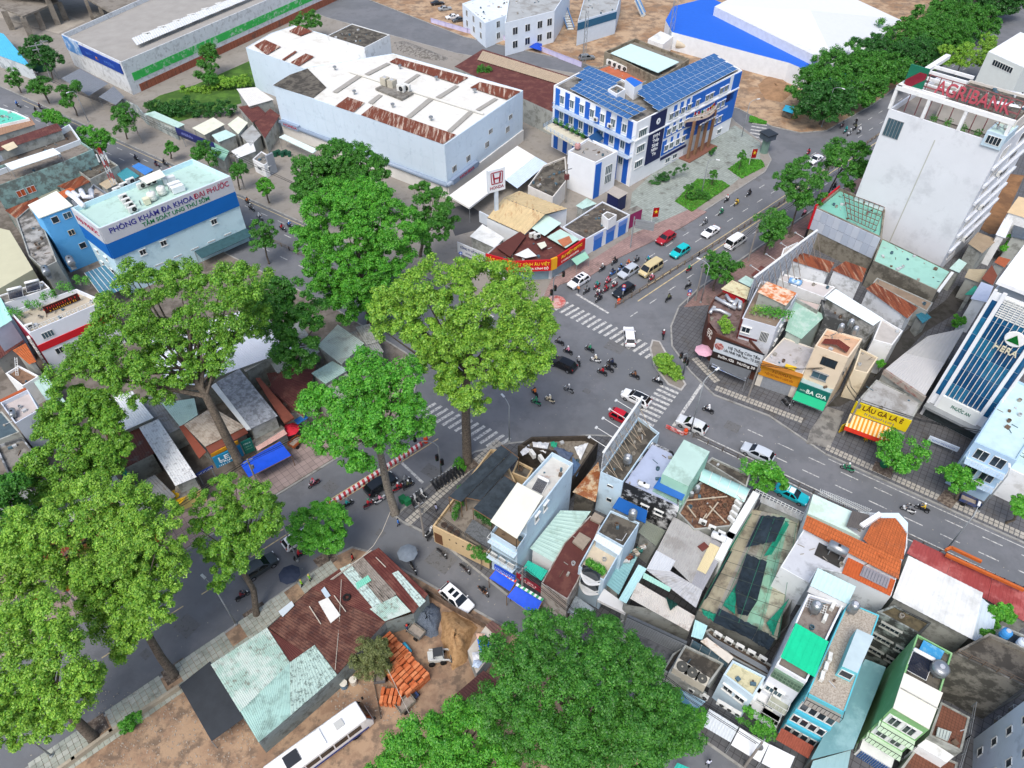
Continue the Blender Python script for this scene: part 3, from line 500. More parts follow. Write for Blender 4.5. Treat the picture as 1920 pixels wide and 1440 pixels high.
def tree(label,outline,base=None,zc=None,r=1.25,leaf=.42,dens=2.0,depth=.75,kind='g',name='tree',trunk=.35,npl=150,k='0',gaps=0.0,bark=None,limbs=14,group=None,lean=None,zmin=None):
    TSEED[0]+=1;rng=np.random.default_rng(TSEED[0]);o=SH[k]
    poly=[tuple(float(c) for c in p.split(',')) for p in outline.split()];poly=[(o[0]+x/o[2],o[1]+y/o[2]) for x,y in poly]
    pa=np.array(poly);lo,hi=pa.min(0),pa.max(0);cu,cv=(lo+hi)/2
    if base is not None:
        b=at(*base);z0=zc if zc else solve_z(b,cu,cv)
    else:z0=zc
    dr=ray(cu,cv);D=(CAMH-z0)/-dr.z;cen=Vector((dr.x*D,dr.y*D,z0));pix=D*dr.length/FPX*1.0/dr.length
    if base is None:b=Vector((cen.x,cen.y,0))
    area=.5*abs(sum(poly[i-1][0]*poly[i][1]-poly[i][0]*poly[i-1][1] for i in range(len(poly))))*pix*pix
    r=min(r,math.sqrt(area)/4.2)*1.3;nc=max(9,int(area/(PI*r*r)*dens*1.25))
    X=rng.uniform(lo[0],hi[0],nc*24);Y=rng.uniform(lo[1],hi[1],nc*24);sel=inside(poly,X,Y);X,Y=X[sel],Y[sel]
    ed=edge_dist(poly,X,Y)*pix;sel=ed>r*.28;X,Y,ed=X[sel],Y[sel],ed[sel];q=np.clip(ed/max(ed.max(),.01),0,1)
    half=max(r,ed.max()*depth)*np.sqrt(1-(1-q)**2);s=np.where(rng.random(len(X))<.72,-rng.uniform(.55,1,len(X)),rng.uniform(-.5,.9,len(X)))
    C=[];RR=[]
    for i in range(len(X)):
        d=ray(X[i],Y[i]);p=d*(D+half[i]*s[i]/d.length)+Vector((0,0,CAMH))
        if p.z<(zmin if zmin else z0*.3):continue
        if gaps and math.sin(p.x*.9+TSEED[0])*math.sin(p.y*.9)+math.sin(p.z*1.1)>1.35-gaps:continue
        pv=np.array(p)
        if C and min(np.linalg.norm(pv-c) for c in C[-90:])<r*.66:continue
        C.append(pv);RR.append(r*rng.uniform(.7,1.25))
        if len(C)>=nc:break
    LC=np.array(C);RR=np.array(RR);C=LC;SUB=8;dd_=rng.normal(size=(len(LC)*SUB,3));dd_[:,2]=np.abs(dd_[:,2])*.9-.25;dd_/=np.linalg.norm(dd_,axis=1)[:,None]
    SCn=np.repeat(LC,SUB,0)+dd_*np.repeat(RR,SUB)[:,None]*.68;SR=np.repeat(RR,SUB)*rng.uniform(.36,.52,len(SCn))
    t=thing(name,label,'tree' if name !='bush' else 'bush',(b.x,b.y,0),group=group)
    leaf_object('crown',leaves(SCn,SR,max(20,int(npl*.48)),leaf*.66,rng),LEAF[kind],t,(b.x,b.y,0))
    mb=MB();base_z=max(1.2,C[:,2].min()*.85);topc=Vector(C[:,:].mean(0));fork=Vector((b.x,b.y,base_z)).lerp(Vector((topc.x,topc.y,base_z)),.35)
    if lean:fork=at('0',lean[0],lean[1],lean[2])
    mid=b.lerp(fork,.5)+Vector((rng.normal()*.15,rng.normal()*.15,0));top=fork.lerp(topc,.8)
    mb.tube([b+Vector((0,0,-.1)),b+Vector((0,0,.35)),mid,fork,fork.lerp(top,.5),top],[trunk*1.6,trunk*1.12,trunk,trunk*.85,trunk*.55,trunk*.25],9)
    for i in rng.permutation(len(C))[:limbs]:
        c=Vector(C[i]);st=fork.lerp(top,rng.uniform(0,.6));m1=st.lerp(c,.5);m1.z=st.z+(c.z-st.z)*rng.uniform(.35,.6)
        mb.tube([st,m1,c],[trunk*.36,trunk*.24,trunk*.08],6,cap=False)
    mb.build('trunk',bark or BARK,t,smooth=True);return t
tree('tallest tree beside the crossing with a straight thick trunk and bright yellow green crown','690,600 700,545 745,520 790,488 850,482 905,478 960,492 1000,515 1022,560 1047,620 1040,670 985,715 925,735 915,765 890,782 850,772 810,745 790,690 740,650',('0',876,866),kind='y',trunk=.62,r=1.15,leaf=.36,npl=230,dens=2.9,limbs=24)
tree('bright green street tree with pale trunk in front of the striped barrier','563,770 580,720 640,698 660,668 700,655 760,678 803,700 797,760 818,800 770,840 730,848 702,855 692,885 640,885 598,858 568,830',('0',741,962),kind='b',trunk=.5,r=1.1,leaf=.36,npl=220,dens=2.7,bark=BARK2,limbs=18)
tree('wide spreading old tree with open limbs and leaning trunk over the white roofs','95,705 150,640 178,560 238,500 310,487 400,505 470,498 525,540 508,600 470,655 440,690 400,705 365,705 300,775 258,785 222,742 190,765 110,730',('0',462,893),kind='g',trunk=.6,r=1.15,leaf=.36,npl=210,dens=2.4,gaps=.3,limbs=34,lean=(388,745,15),zc=20)
tree('broad round tree behind the tallest tree beside the upper left street','540,470 545,430 570,380 620,342 690,337 740,362 790,398 803,450 765,500 735,560 692,592 640,602 600,565 560,520',zc=15,kind='b',trunk=.6,r=1.2,leaf=.38,npl=230,dens=3.4)
tree('dark green tree in the showroom forecourt behind the broad round tree','543,335 558,295 620,263 680,273 722,303 745,342 700,350 640,350 590,372 560,385',zc=12,kind='d',trunk=.4,r=1.1,npl=220,dens=3.2)
tree('dark dense tree between the wide spreading tree and the broad round tree','440,560 500,518 560,535 603,558 608,620 602,680 562,703 518,693 508,640 470,600',('0',573,722),zc=13,kind='d',trunk=.45,r=1.1,npl=220,dens=2.6)
tree('thin dark crowned tree with forked trunk next to the showroom canopy','758,352 800,342 860,378 868,410 832,452 800,482 778,440',('0',788,482),zc=10,kind='d',trunk=.3,r=.9,npl=160,dens=2.0,gaps=.4,limbs=14)
tree('leafy street tree with thick dark trunk between two bare tree pits at lower left','190,1000 260,985 330,1040 338,1090 332,1150 262,1200 225,1245 188,1235 180,1170 138,1130 150,1050',('0',327,1266),zc=15,kind='y',trunk=.45,r=1.0,leaf=.3,npl=230,dens=2.8,gaps=.25)
tree('bushy street tree at the lower left corner of the picture','-60,1180 0,1140 80,1100 150,1150 188,1260 182,1330 130,1372 70,1392 -40,1410',('0',176,1384),zc=14,kind='y',trunk=.5,r=1.0,leaf=.3,npl=230,dens=2.8)
tree('huge light green street tree over the far pavement at the left edge','-90,1010 0,960 100,918 200,888 290,908 358,1000 342,1060 250,1092 150,1112 60,1122 -60,1140',('0',292,985),zc=17,kind='y',trunk=.6,r=1.05,leaf=.32,npl=230,dens=2.7,gaps=.25,limbs=26)
tree('grey green street tree with slim leaning trunk above the pale lamp post','345,980 370,910 420,888 480,903 540,950 553,990 500,1032 462,1085 400,1112 370,1060',('0',482,1152),zc=14,kind='g',trunk=.35,r=1.0,leaf=.32,npl=210,dens=2.4,gaps=.15,limbs=20)
tree('dense mid green tree among the roofs left of the white sheet roof','35,900 60,830 80,760 120,722 185,730 240,800 262,850 232,890 130,930 50,960',zc=10,kind='g',trunk=.4,r=1.1,npl=230,dens=2.6)
tree('dark green tree cut off by the left edge of the picture','-60,920 0,880 40,900 60,960 45,1010 0,1030 -60,1030',zc=9,kind='d',trunk=.4,r=1.1,npl=220,dens=2.6)
tree('huge dark green round tree at the bottom centre','908,1215 950,1158 1030,1142 1090,1148 1160,1158 1185,1190 1242,1240 1270,1300 1312,1362 1300,1412 1240,1452 1100,1500 1000,1480 940,1390 903,1310',zc=17,kind='d',trunk=.7,r=1.0,leaf=.27,npl=300,dens=3.4,limbs=20)
tree('dark green tree cut off by the bottom edge, left of the huge round one','690,1450 720,1388 790,1348 850,1322 930,1332 965,1400 970,1470 850,1530 700,1520',zc=12,kind='b',trunk=.5,r=1.0,leaf=.28,npl=280,dens=3.2)
tree('small round bright green street tree in front of the rusty roof corner','546,990 563,950 600,933 642,948 662,985 652,1022 600,1045 558,1025',('0',616,1052),zc=6,kind='b',trunk=.16,r=.8,leaf=.3,npl=230,dens=2.8)
tree('small bright leafy tree leaning over the lower lane canopies','1262,1345 1290,1325 1318,1335 1312,1375 1290,1405 1262,1425 1240,1400',zc=5,kind='b',trunk=.12,r=.7,leaf=.26,npl=200,dens=2.4)
tree('dusty olive shrub tree growing between the rusty roof and the brick stack','662,1215 690,1195 725,1200 738,1240 720,1265 680,1270 660,1245',zc=3.5,kind='o',trunk=.12,r=.7,leaf=.24,npl=200,dens=2.2)
SG='street trees'
for lb,ol,bs,z,kd in [('round street tree beside the metal no entry signs','1316,500 1330,473 1360,468 1387,490 1387,520 1352,542 1324,530',('0',1337,546),5,'d'),('street tree nearest the shops in the row along the upper right street','1413,430 1423,390 1460,383 1487,410 1472,452 1430,458',('0',1432,478),7,'d'),('loose crowned tall street tree in front of the red edged panel wall','1452,340 1475,308 1510,298 1552,330 1548,380 1500,398 1468,378',('0',1480,440),11,'d'),('dense dark street tree beside the white tower','1538,300 1558,265 1600,252 1642,290 1632,332 1590,360 1548,332',('0',1552,365),11,'d'),('round tree between the white taxi roof and the low rooftops','1376,880 1400,858 1440,860 1472,890 1466,922 1430,920 1395,905',None,5,'b'),('round street tree in front of the orange striped awning','1648,845 1665,813 1702,806 1738,845 1732,872 1700,884 1663,872',('0',1664,878),5,'b'),('small street tree in front of the blue glass tower entrance','1758,890 1790,873 1832,895 1832,922 1795,928',('0',1790,938),4,'b'),('street tree cut off at the right edge','1895,940 1912,930 1935,940 1935,965 1905,968',None,4,'b'),
 ('street tree at the far left end of the upper left street','10,145 25,128 43,140 40,160 20,165',None,4,'d'),('street tree second from the left edge of the upper left street','48,160 60,142 82,140 98,155 92,175 65,180',('1',280,585),5,'d'),('street tree in front of the grey slatted shop canopy','105,180 118,158 145,153 158,175 150,198 122,204',('1',437,655),5,'d'),('dark round street tree in front of the weedy lot','197,225 212,203 238,198 258,222 248,245 215,250',('1',718,785),5.5,'d'),('bright bushy tree on the near side of the upper left street','140,260 150,238 175,232 205,255 215,285 190,290 160,280',None,7,'b'),('small street tree on the broken pavement','308,280 318,268 332,275 330,290 315,292',('1',965,895),3,'d'),('dense tree beside the dark blue shop sign','358,285 375,262 400,272 413,295 405,312 375,310',None,5,'d'),('street tree with thin trunk right of the clinic corner','421,315 432,298 452,297 463,315 455,335 430,335',('1',1350,1070),5,'d'),('little tree on the paved yard of the showroom','480,352 487,337 503,335 511,350 503,368 487,366',('2',75,1145),4,'b'),('dark tree below the paved yard at the kerb','465,445 478,418 500,413 515,435 508,465 480,475',None,6,'d'),('dark tree behind the power transformer poles','35,95 50,70 85,65 115,90 120,120 95,135 60,130',None,7,'k'),('leafy shrubs on the near edge of the upper left street','60,215 80,205 110,212 140,228 130,240 80,235',None,3,'b'),('tree with yellow green crown behind the white tower','1752,95 1780,80 1830,78 1850,62 1868,70 1862,100 1835,125 1790,130 1765,115',None,8,'y'),('small tree beside the long dark red roof','885,140 900,125 920,130 938,150 930,155 895,150',None,5,'d'),('tree growing out of the weedy lot beside the green banded wall','368,105 380,85 400,82 415,105 408,130 385,138 370,125',None,5,'d'),('low tree in the weedy lot left of the taller one','365,140 385,130 405,135 410,155 390,162 368,155',None,3,'d'),('tree at the right end of the weedy lot behind the showroom','540,45 560,25 590,22 605,40 600,55 565,60',None,5,'d')]:
    tree(lb,ol,bs,z,kind=kd,trunk=.16,r=1.0,leaf=.4,npl=150,dens=2.3,limbs=8,group=SG)
rr=random.Random(4)
for i in range(7):
    for j in range(2):
        t_=i/6;u=1552+t_*325+j*-16+rr.uniform(-8,8);v=198-t_*192-j*36+rr.uniform(-6,6);s=64-10*t_
        ol=' '.join(f'{u+s*math.cos(a)*rr.uniform(.85,1.15):.0f},{v+s*.62*math.sin(a)*rr.uniform(.85,1.15):.0f}' for a in [q*PI/5 for q in range(10)])
        tree(f'{ORD[i]} tree from the cross street in the {"roadside" if j == 0 else "rear"} line of the dark roadside trees',ol,None,5.5,kind='d' if (i+j) % 3 else 'k',trunk=.25,r=1.5,leaf=.55,npl=170,dens=3.0,limbs=6,group='long row of trees along the upper right street')
def shrub(label,outline,zc,kind='b',k='0',r=.5,leaf=.2,name='bush',npl=110,dens=2.2,zmin=.1):return tree(label,outline,None,zc,k=k,kind=kind,r=r,leaf=leaf,name=name,npl=npl,dens=dens,trunk=.05,limbs=4,zmin=zmin,depth=.5)
shrub('clipped bright green hedge on the triangular traffic island','815,580 850,545 890,565 925,620 965,680 955,725 905,705 845,655 815,620',.8,'y','7',.7,.26,npl=220,dens=4)
shrub('dark overgrown shrubs along the front of the weedy lot','815,590 880,550 960,570 1060,540 1160,580 1260,560 1330,590 1300,650 1200,680 1080,660 940,680 850,640',1.6,'k','1',1.0,.4)
shrub('bright tall weeds in the middle of the weedy lot','930,540 1020,500 1110,490 1180,500 1250,440 1400,430 1420,480 1250,500 1180,540 1060,560',.6,'y','1',.9,.4)
shrub('trimmed shrubs around the foot of the tallest tree','1110,1160 1140,1130 1165,1150 1160,1180 1200,1175 1215,1195 1170,1215 1120,1190',.6,'b','6',.5)
shrub('leafy shrub at the bare tree pit of the lower left pavement','665,1200 700,1155 770,1130 835,1160 820,1195 740,1220 690,1235',.9,'b','9',.5)
shrub('hedge along the tan cafe wall','1190,190 1260,200 1330,260 1320,290 1230,250',3.6,'d','10',.5,zmin=2.5)
# ---------------------------------------------------------------- building and prop builders
def P3(k,s):return [at(k,*[float(c) for c in p.split(',')]) for p in s.split()]
CONC=M('8d8a83',.95,.25,.5,'5e5b55',.45,.5,bump=.3);DCONC=M('6f6a60',.95,.3,.6,'3f3c37',.5,.6,bump=.4);WHITE=M('e6e8e8',.8,.08,.4,'b9bab6',.2,.5,True);PBLUE=M('c3d8e6',.8,.08,.4,'9fb3bf',.22,.5,True)
CREAM=M('dccfb4',.85,.1,.5,'a8977c',.2,.5,True);GRIME=M('a3a6a0',.9,.15,.5,'74756f',.35,.6,True);ROOFW=M('dcdedb',.6,.07,.4,'bcbeb9',.3,.25);ROOFG=M('a7aaa9',.6,.12,.4,'85827c',.35,.3)
MINT=M('b3cfc5',.6,.1,.4,'8fa89c',.3,.4);MINTD=M('93b8ab',.6,.12,.4,'6c8a7c',.3,.4);MAROON=M('5d3430',.8,.15,.6,'72493f',.35,.5,bump=.2);RUST=M('84482f',.85,.2,.6,'b39a80',.3,1.6,d2=('5a2d20',.4,1.2),st=(A1,.12));ORANGE=M('c0673a',.85,.2,3,'9a4a28',.35,2.0);TEALP=M('8fc0c4',.6,.1,.5,'6fa0a4',.25,.4);BLUE=M('1d5fb0',.6,.08);GLASS=glass('232f38');GLASSB=glass('46606c',.15);FRW=M('d9dcda',.5,.08);FRG=M('8a8f92',.5,.1);BLUET=M('1450d2',.55,.12,1.5)
def text(s,org,xd,ud,size,m,parent,width=None,depth=.05,align='C',name='lettering'):
    """raised letters: org is the middle of the base line, xd the reading direction, ud up"""
    if s[0]=='~':# lettering too small to read in the view: strokes only
        mb=MB();x=0.0;r=random.Random(len(s)+int(abs(org[0]*10)));n=int(s[1:])
        for i in range(n):
            w_=r.uniform(.3,.55);h_=r.uniform(.5,.74);mb.box((x+w_/2,h_/2,0),(w_*.35,h_,.06));mb.box((x+w_*.62,h_*r.choice((.1,.5,.9)),0),(w_*.7,.14,.06));x+=w_+.16+(.35 if r.random()<.22 else 0)
        me=mb.mesh('lettering',m);ob=None
    else:cu=bpy.data.curves.new('lettering','FONT');cu.body=s;cu.size=1;cu.extrude=.03;cu.offset=.009;ob=bpy.data.objects.new('t',cu);me=bpy.data.meshes.new_from_object(ob);bpy.data.objects.remove(ob)
    n=len(me.vertices);co=np.empty(n*3);me.vertices.foreach_get('co',co);co=co.reshape(-1,3)
    lo,hi=co.min(0),co.max(0);sx=size if width is None else width/max(.01,hi[0]-lo[0]);xd,ud=Vector(xd).normalized(),Vector(ud).normalized();nr=xd.cross(ud)
    off=ORG.get(parent.name,Vector());co[:,0]-=(lo[0]+hi[0])/2;w_=co[:,0:1]*sx*np.array(xd)+co[:,1:2]*size*np.array(ud)+(co[:,2:3]/.06+.5)*depth*np.array(nr)+np.array(org-off)
    me.vertices.foreach_set('co',w_.ravel());me.materials.clear();me.materials.append(m);me.update();o=bpy.data.objects.new(name,me);COL.objects.link(o);o.parent=parent;return o
BL=[]
class B:
    def __init__(s,name,label,k,pts,z,wall=WHITE,roof=CONC,z0=0.0,par=.9,pt=.2,cat='building',poly=None,deck=True):
        s.poly=[Vector((p.x,p.y)) for p in (poly or P(k,pts,z))];s.z=z;s.z0=z0
        c=sum(s.poly,Vector((0,0)))/len(s.poly);s.c=c;s.root=thing(name,label,cat,(c.x,c.y,z0));s.wallm=wall
        n=len(s.poly);mb=MB();inn=inset(s.poly,pt)
        mb.prism(s.poly,z0,z,top=False)
        if par>0:
            for i in range(n):
                a,b,d,e=s.poly[i],s.poly[(i+1) % n],inn[(i+1) % n],inn[i]
                mb.quad((a.x,a.y,z),(b.x,b.y,z),(d.x,d.y,z),(e.x,e.y,z));mb.quad((e.x,e.y,z),(d.x,d.y,z),(d.x,d.y,z-par),(e.x,e.y,z-par))
        s.wall=mb.build('wall',wall,s.root);s.deckz=z-par
        if deck and par>.05:BL.append(s)
        if deck:s.roof=MB().quad(*[(q.x,q.y,z-par) for q in (inn if par>0 else s.poly)]).build('roof',roof,s.root)
    def ed(s,i):
        a,b=s.poly[i],s.poly[(i+1) % len(s.poly)];d=(b-a);L=d.length;d=d/L;nr=Vector((d.y,-d.x));m=(a+b)/2
        if nr.dot(m-s.c)<0:nr=-nr
        return a,d,nr,L
    def pt(s,i,t,z,o=0.0):
        a,d,nr,L=s.ed(i);q=a+d*(t*L)+nr*o;return Vector((q.x,q.y,z))
    def win(s,i,t,z,w=1.2,h=1.3,nx=2,fr=None,pane=None,sill=True,name='window',off=0.0):
        """window centred at fraction t of wall i, its sill at height z"""
        a,d,nr,L=s.ed(i);d3=Vector((d.x,d.y,0));n3=Vector((nr.x,nr.y,0));o=s.pt(i,t,z,off)
        A=math.atan2(d.y,d.x);f=MB();e=.07
        for x in [-w/2+e/2,w/2-e/2]+[-w/2+w*j/nx for j in range(1,nx)]:f.box(o+d3*x+n3*.04+Vector((0,0,h/2)),(e,.09,h),A)
        for zz in (e/2,h-e/2):f.box(o+n3*.035+Vector((0,0,zz)),(w,.08,e),A)
        if sill:f.box(o+n3*.09+Vector((0,0,-.04)),(w+.2,.2,.07),A);f.box(o+n3*.14+Vector((0,0,h+.05)),(w+.3,.3,.06),A)
        wn=f.build(name,fr or FRW,s.root)
        MB().box(o+n3*.012+Vector((0,0,h/2)),(w-.02,.02,h-.02),A).build('pane',pane or GLASS,wn);return wn
    def wins(s,i,ts,zs,**kw):
        for t in ts:
            for z in zs:s.win(i,t,z,**kw)
    def band(s,i,t0,t1,z0,z1,m,th=.06,name='wall_panel',o=0.0):
        p,q=s.pt(i,t0,0),s.pt(i,t1,0);a,d,nr,L=s.ed(i);c=(p+q)/2+Vector((nr.x,nr.y,0))*(th/2+.004+o)
        return MB().box((c.x,c.y,(z0+z1)/2),((q-p).length,th,z1-z0),math.atan2(d.y,d.x)).build(name,m,s.root)
    def sign(s,i,t0,t1,z0,z1,m,lines,th=.12,o=0.0,name='sign_panel'):
        """lines: (text, centre fraction, base height in metres above the panel foot, letter height, colour, width or None)"""
        b=s.band(i,t0,t1,z0,z1,m,th,name,o);a,d,nr,L=s.ed(i);d3=Vector((d.x,d.y,0));n3=Vector((nr.x,nr.y,0))
        if d3.cross(Vector((0,0,1))).dot(n3)<0:d3=-d3;flip=True
        else:flip=False
        for tx,fr,h,sz,col,wd in lines:
            t=t0+(t1-t0)*((1-fr) if flip else fr);text(tx,s.pt(i,t,z0+h,th+.01+o),d3,(0,0,1),sz*1.35,M(col,.5,.03),b,wd)
        return b
    def slab(s,i,t0,t1,z,depth,th=.12,m=None,name='balcony',rail=None):
        p,q=s.pt(i,t0,z),s.pt(i,t1,z);p2,q2=s.pt(i,t0,z,depth),s.pt(i,t1,z,depth);o=MB().slab([p,q,q2,p2],th).build(name,m or s.wallm,s.root)
        if rail:
            r=MB();up_=Vector((0,0,.95));n=max(2,int((q2-p2).length/.35))
            for a_,b_ in ((p,p2),(p2,q2),(q2,q)):r.bar(a_+up_,b_+up_,.05)
            for j in range(n+1):c=p2.lerp(q2,j/n);r.bar(c,c+up_,.03)
            r.build('railing',rail,o)
        return o
def cutpoly(k,s,z):return P(k,s,z)
def sheet(name,quad,m,parent,pitch=.28,amp=.03,rows=1):return MB().corr(*quad,pitch,amp,rows).build(name,m,parent)
def shed(name,label,k,pts,z,wall,roofm,pitch=.28,over=.25,cat='shed',z0=0.0,tilt=0.0,rib=0,sub=1,h2=None):
    """low building with one profiled sheet roof on four corners; tilt raises the first edge"""
    q=P(k,pts,z);b=B(name,label,k,pts,z-.12,wall,par=0,z0=z0,cat=cat,poly=[Vector((p.x,p.y,0)) for p in inset(q,over)],deck=False)
    if len(q)==4:
        q=q[rib:]+q[:rib];q=[p.copy() for p in q];q[0].z+=tilt;q[1].z+=tilt
        if sub==1:sheet('roof',q,roofm,b.root,pitch)
        else:
            ms=roofm if isinstance(roofm,(list,tuple)) else [roofm]
            for j in range(sub):
                a,c=j/sub,(j+1)/sub;sheet('roof_sheet',[q[0].lerp(q[1],a),q[0].lerp(q[1],c-.002),q[3].lerp(q[2],c-.002),q[3].lerp(q[2],a)],ms[j % len(ms)],b.root,pitch)
    else:MB().slab(q,.06).build('roof',roofm,b.root)
    return b
def plate(name,label,cat,pts3,m,th=.06,legs=None,legz=0.0,ribs=0,rib_m=None,corr=None,group=None):
    """awning or canopy: thin plate on posts"""
    c=sum(pts3,Vector())/len(pts3);t=thing(name,label,cat,(c.x,c.y,legz),group=group)
    if corr:sheet('cover',pts3,m,t,corr,.035)
    else:MB().slab(pts3,th).build('cover',m,t)
    if legs is not None:
        for p in pts3:MB().tube([(p.x,p.y,legz),(p.x,p.y,p.z-.02)],.04,6).build('post',FRG,t)
    return t
def cloth(name,label,cat,pts3,m,sag=.3,n=8,group=None,posts=None,wav=.05):
    a,b,c,d=pts3;cc=(a+b+c+d)/4;t=thing(name,label,cat,(cc.x,cc.y,posts if posts is not None else cc.z),group=group);mb=MB();r=random.Random(len(label))
    for i in range(n+1):
        for j in range(n+1):
            u,v=i/n,j/n;p=a.lerp(b,u).lerp(d.lerp(c,u),v);p.z-=sag*math.sin(PI*u)*math.sin(PI*v)*1.0-r.uniform(-wav,wav)*math.sin(PI*u);mb.v.append(tuple(p))
    for i in range(n):
        for j in range(n):q=i*(n+1)+j;mb.f.append((q,q+1,q+n+2,q+n+1));mb.m.append(0)
    o=mb.build('cloth',m,t,True)
    if posts is not None:
        for p in pts3:MB().tube([(p.x,p.y,posts),(p.x,p.y,p.z)],.05,6).build('post',M('7a5f45',.9),t)
        for p,q in ((a,d),(b,c)):MB().tube([p,q],.05,6).build('beam',M('7a5f45',.9),t)
    return t
# small roof-top machines: one template each, copied
ac_t=thing('air_conditioner','x','air conditioner');ACT=[ac_t]
local('casing',MB().box((0,0,.36),(.9,.36,.62)),M('d8d9d4',.6,.08,2,'a09e96',.25,2),ac_t);local('fan_grille',MB().lathe((.12,-.19,.36),[(.03,0),(.24,-.01),(.26,.02)],12,'x',-PI/2),M('2b2d2f',.7),ac_t)
for s in (-1,1):local('foot',MB().box((s*.33,0,.02),(.06,.42,.06)),FRG,ac_t)
def ac(label,p,rz=0.0,s=1.0,group=None):
    t=ACT.pop() if ACT else copy_tree(ac_t);t.location=p;t.rotation_euler=(0,0,rz);t.scale=(s,s,s);t['label']=label;t.name='air_conditioner'
    if group:t['group']=group
    return t
def acrow(label,a,b,n,rz,s=1.0):
    for i in range(n):ac(f'{ORD[i]} white air conditioner {label}' if n>1 else f'white air conditioner {label}',a.lerp(b,i/max(1,n-1)),rz+random.uniform(-.08,.08),s,'air conditioners '+label)
CAP=M('c9ccd0',.4,.1,2,metal=.3)
def vtank(label,p,r=.55,h=1.3,m=None,stand=.5):
    t=thing('water_tank',label,'water tank',p);x,y,z=p
    MB().lathe((x,y,z+stand),[(r*.9,0),(r,.05),(r,h*.3),(r*1.02,h*.32),(r,h*.34),(r,h*.66),(r*1.02,h*.68),(r,h*.7),(r,h),(r*.7,h+.14),(.22,h+.2)],16).build('barrel',m or STEEL,t,True)
    MB().lathe((x,y,z+stand+h+.16),[(.25,0),(.25,.08),(.01,.1)],10).build('lid',CAP,t)
    for k in range(4):a=PI/4+k*PI/2;MB().bar((x+r*.8*math.cos(a),y+r*.8*math.sin(a),z),(x+r*.8*math.cos(a),y+r*.8*math.sin(a),z+stand+.05),.06).build('leg',FRG,t)
    return t
def htank(label,p,l=2.0,r=.5,rz=0.0,stand=.4,m=None):
    t=thing('water_tank',label,'water tank',p);x,y,z=p;c=(x,y,z+stand+r)
    MB().lathe(c,[(.02,-l/2-.12),(r*.7,-l/2-.08),(r,-l/2),(r,0),(r,l/2),(r*.7,l/2+.08),(.02,l/2+.12)],16,'x',rz).build('barrel',m or STEEL,t,True)
    MB().lathe((x,y,z+stand+2*r-.03),[(.16,0),(.16,.12),(.01,.13)],8).build('lid',BLK,t)
    for s in (-1,1):MB().box((x+s*l*.3*math.cos(rz),y+s*l*.3*math.sin(rz),z+stand/2+.12),(.08,r*1.4,stand+.24),rz).build('leg',FRG,t)
    return t
def heater(label,p,rz,w=1.5,l=1.6):
    t=thing('solar_heater',label,'solar heater',(0,0,0));t.location=p;t.rotation_euler=(0,0,rz);mb=MB();n=int(w/.1)
    for i in range(n):x=-w/2+(i+.5)*w/n;mb.tube([(x,-l/2,.15),(x,l/2,.75)],.036,6)
    local('tubes',mb,M('1c2438',.15,.1,spec=.6),t);local('rack',MB().bar((-w/2,-l/2,.1),(-w/2,l/2,.7),.05).bar((w/2,-l/2,.1),(w/2,l/2,.7),.05).bar((-w/2,l/2,0),(-w/2,l/2,.7),.05).bar((w/2,l/2,0),(w/2,l/2,.7),.05).box((0,-l/2,.12),(w,.06,.08)),FRW,t)
    local('tank',MB().lathe((0,l/2+.1,.9),[(.02,-w/2-.1),(.22,-w/2),(.22,w/2),(.02,w/2+.1)],12,'x',0),M('e4e6e6',.3,.05),t,True);return t
def umbrella(label,p,r,col,h=2.3):
    t=thing('umbrella',label,'umbrella',p);x,y,z=p;mb=MB();n=8;i0=0
    mb.v.append((x,y,z+h+r*.28));
    for q,dz in ((.5,.2),(1.0,0.0)):
        for j in range(n):a=2*PI*j/n;mb.v.append((x+r*q*math.cos(a),y+r*q*math.sin(a),z+h+r*dz))
    for j in range(n):mb.f+=[(0,1+j,1+(j+1) % n),(1+j,1+n+j,1+n+(j+1) % n,1+(j+1) % n)];mb.m+=[0,0]
    mb.build('canopy',M(col,.8,.15,2),t);MB().tube([(x,y,z),(x,y,z+h+r*.26)],.03,6).build('pole',FRG,t);return t
def freewall(name,label,pts,h,m,th=.2,cat='wall',z=0.0,cap=None):
    c=pts[0];t=thing(name,label,cat,(c.x,c.y,z));mb=MB()
    for a,b in zip(pts[:-1],pts[1:]):
        d=b-a;mb.box(((a.x+b.x)/2,(a.y+b.y)/2,z+h/2),(math.hypot(d.x,d.y)+th*.98,th,h),math.atan2(d.y,d.x))
    mb.build('wall',m,t)
    if cap:
        mb=MB()
        for a,b in zip(pts[:-1],pts[1:]):d=b-a;mb.box(((a.x+b.x)/2,(a.y+b.y)/2,z+h+.04),(math.hypot(d.x,d.y)+th*1.3,th*1.5,.09),math.atan2(d.y,d.x))
        mb.build('coping',cap,t)
    return t
def fence(label,pts,h,m,step=2.0,rails=(.5,.95),z=0.0,name='fence',pw=.08):
    c=pts[0];t=thing(name,label,'fence',(c.x,c.y,z))
    for a,b in zip(pts[:-1],pts[1:]):
        n=max(1,int((b-a).length/step))
        for i in range(n+1):p=a.lerp(b,i/n);MB().box((p.x,p.y,z+h/2),(pw,pw,h)).build('post',m,t)
        for r_ in rails:MB().bar(up(a,z+h*r_),up(b,z+h*r_),pw*.6).build('rail',m,t)
    return t
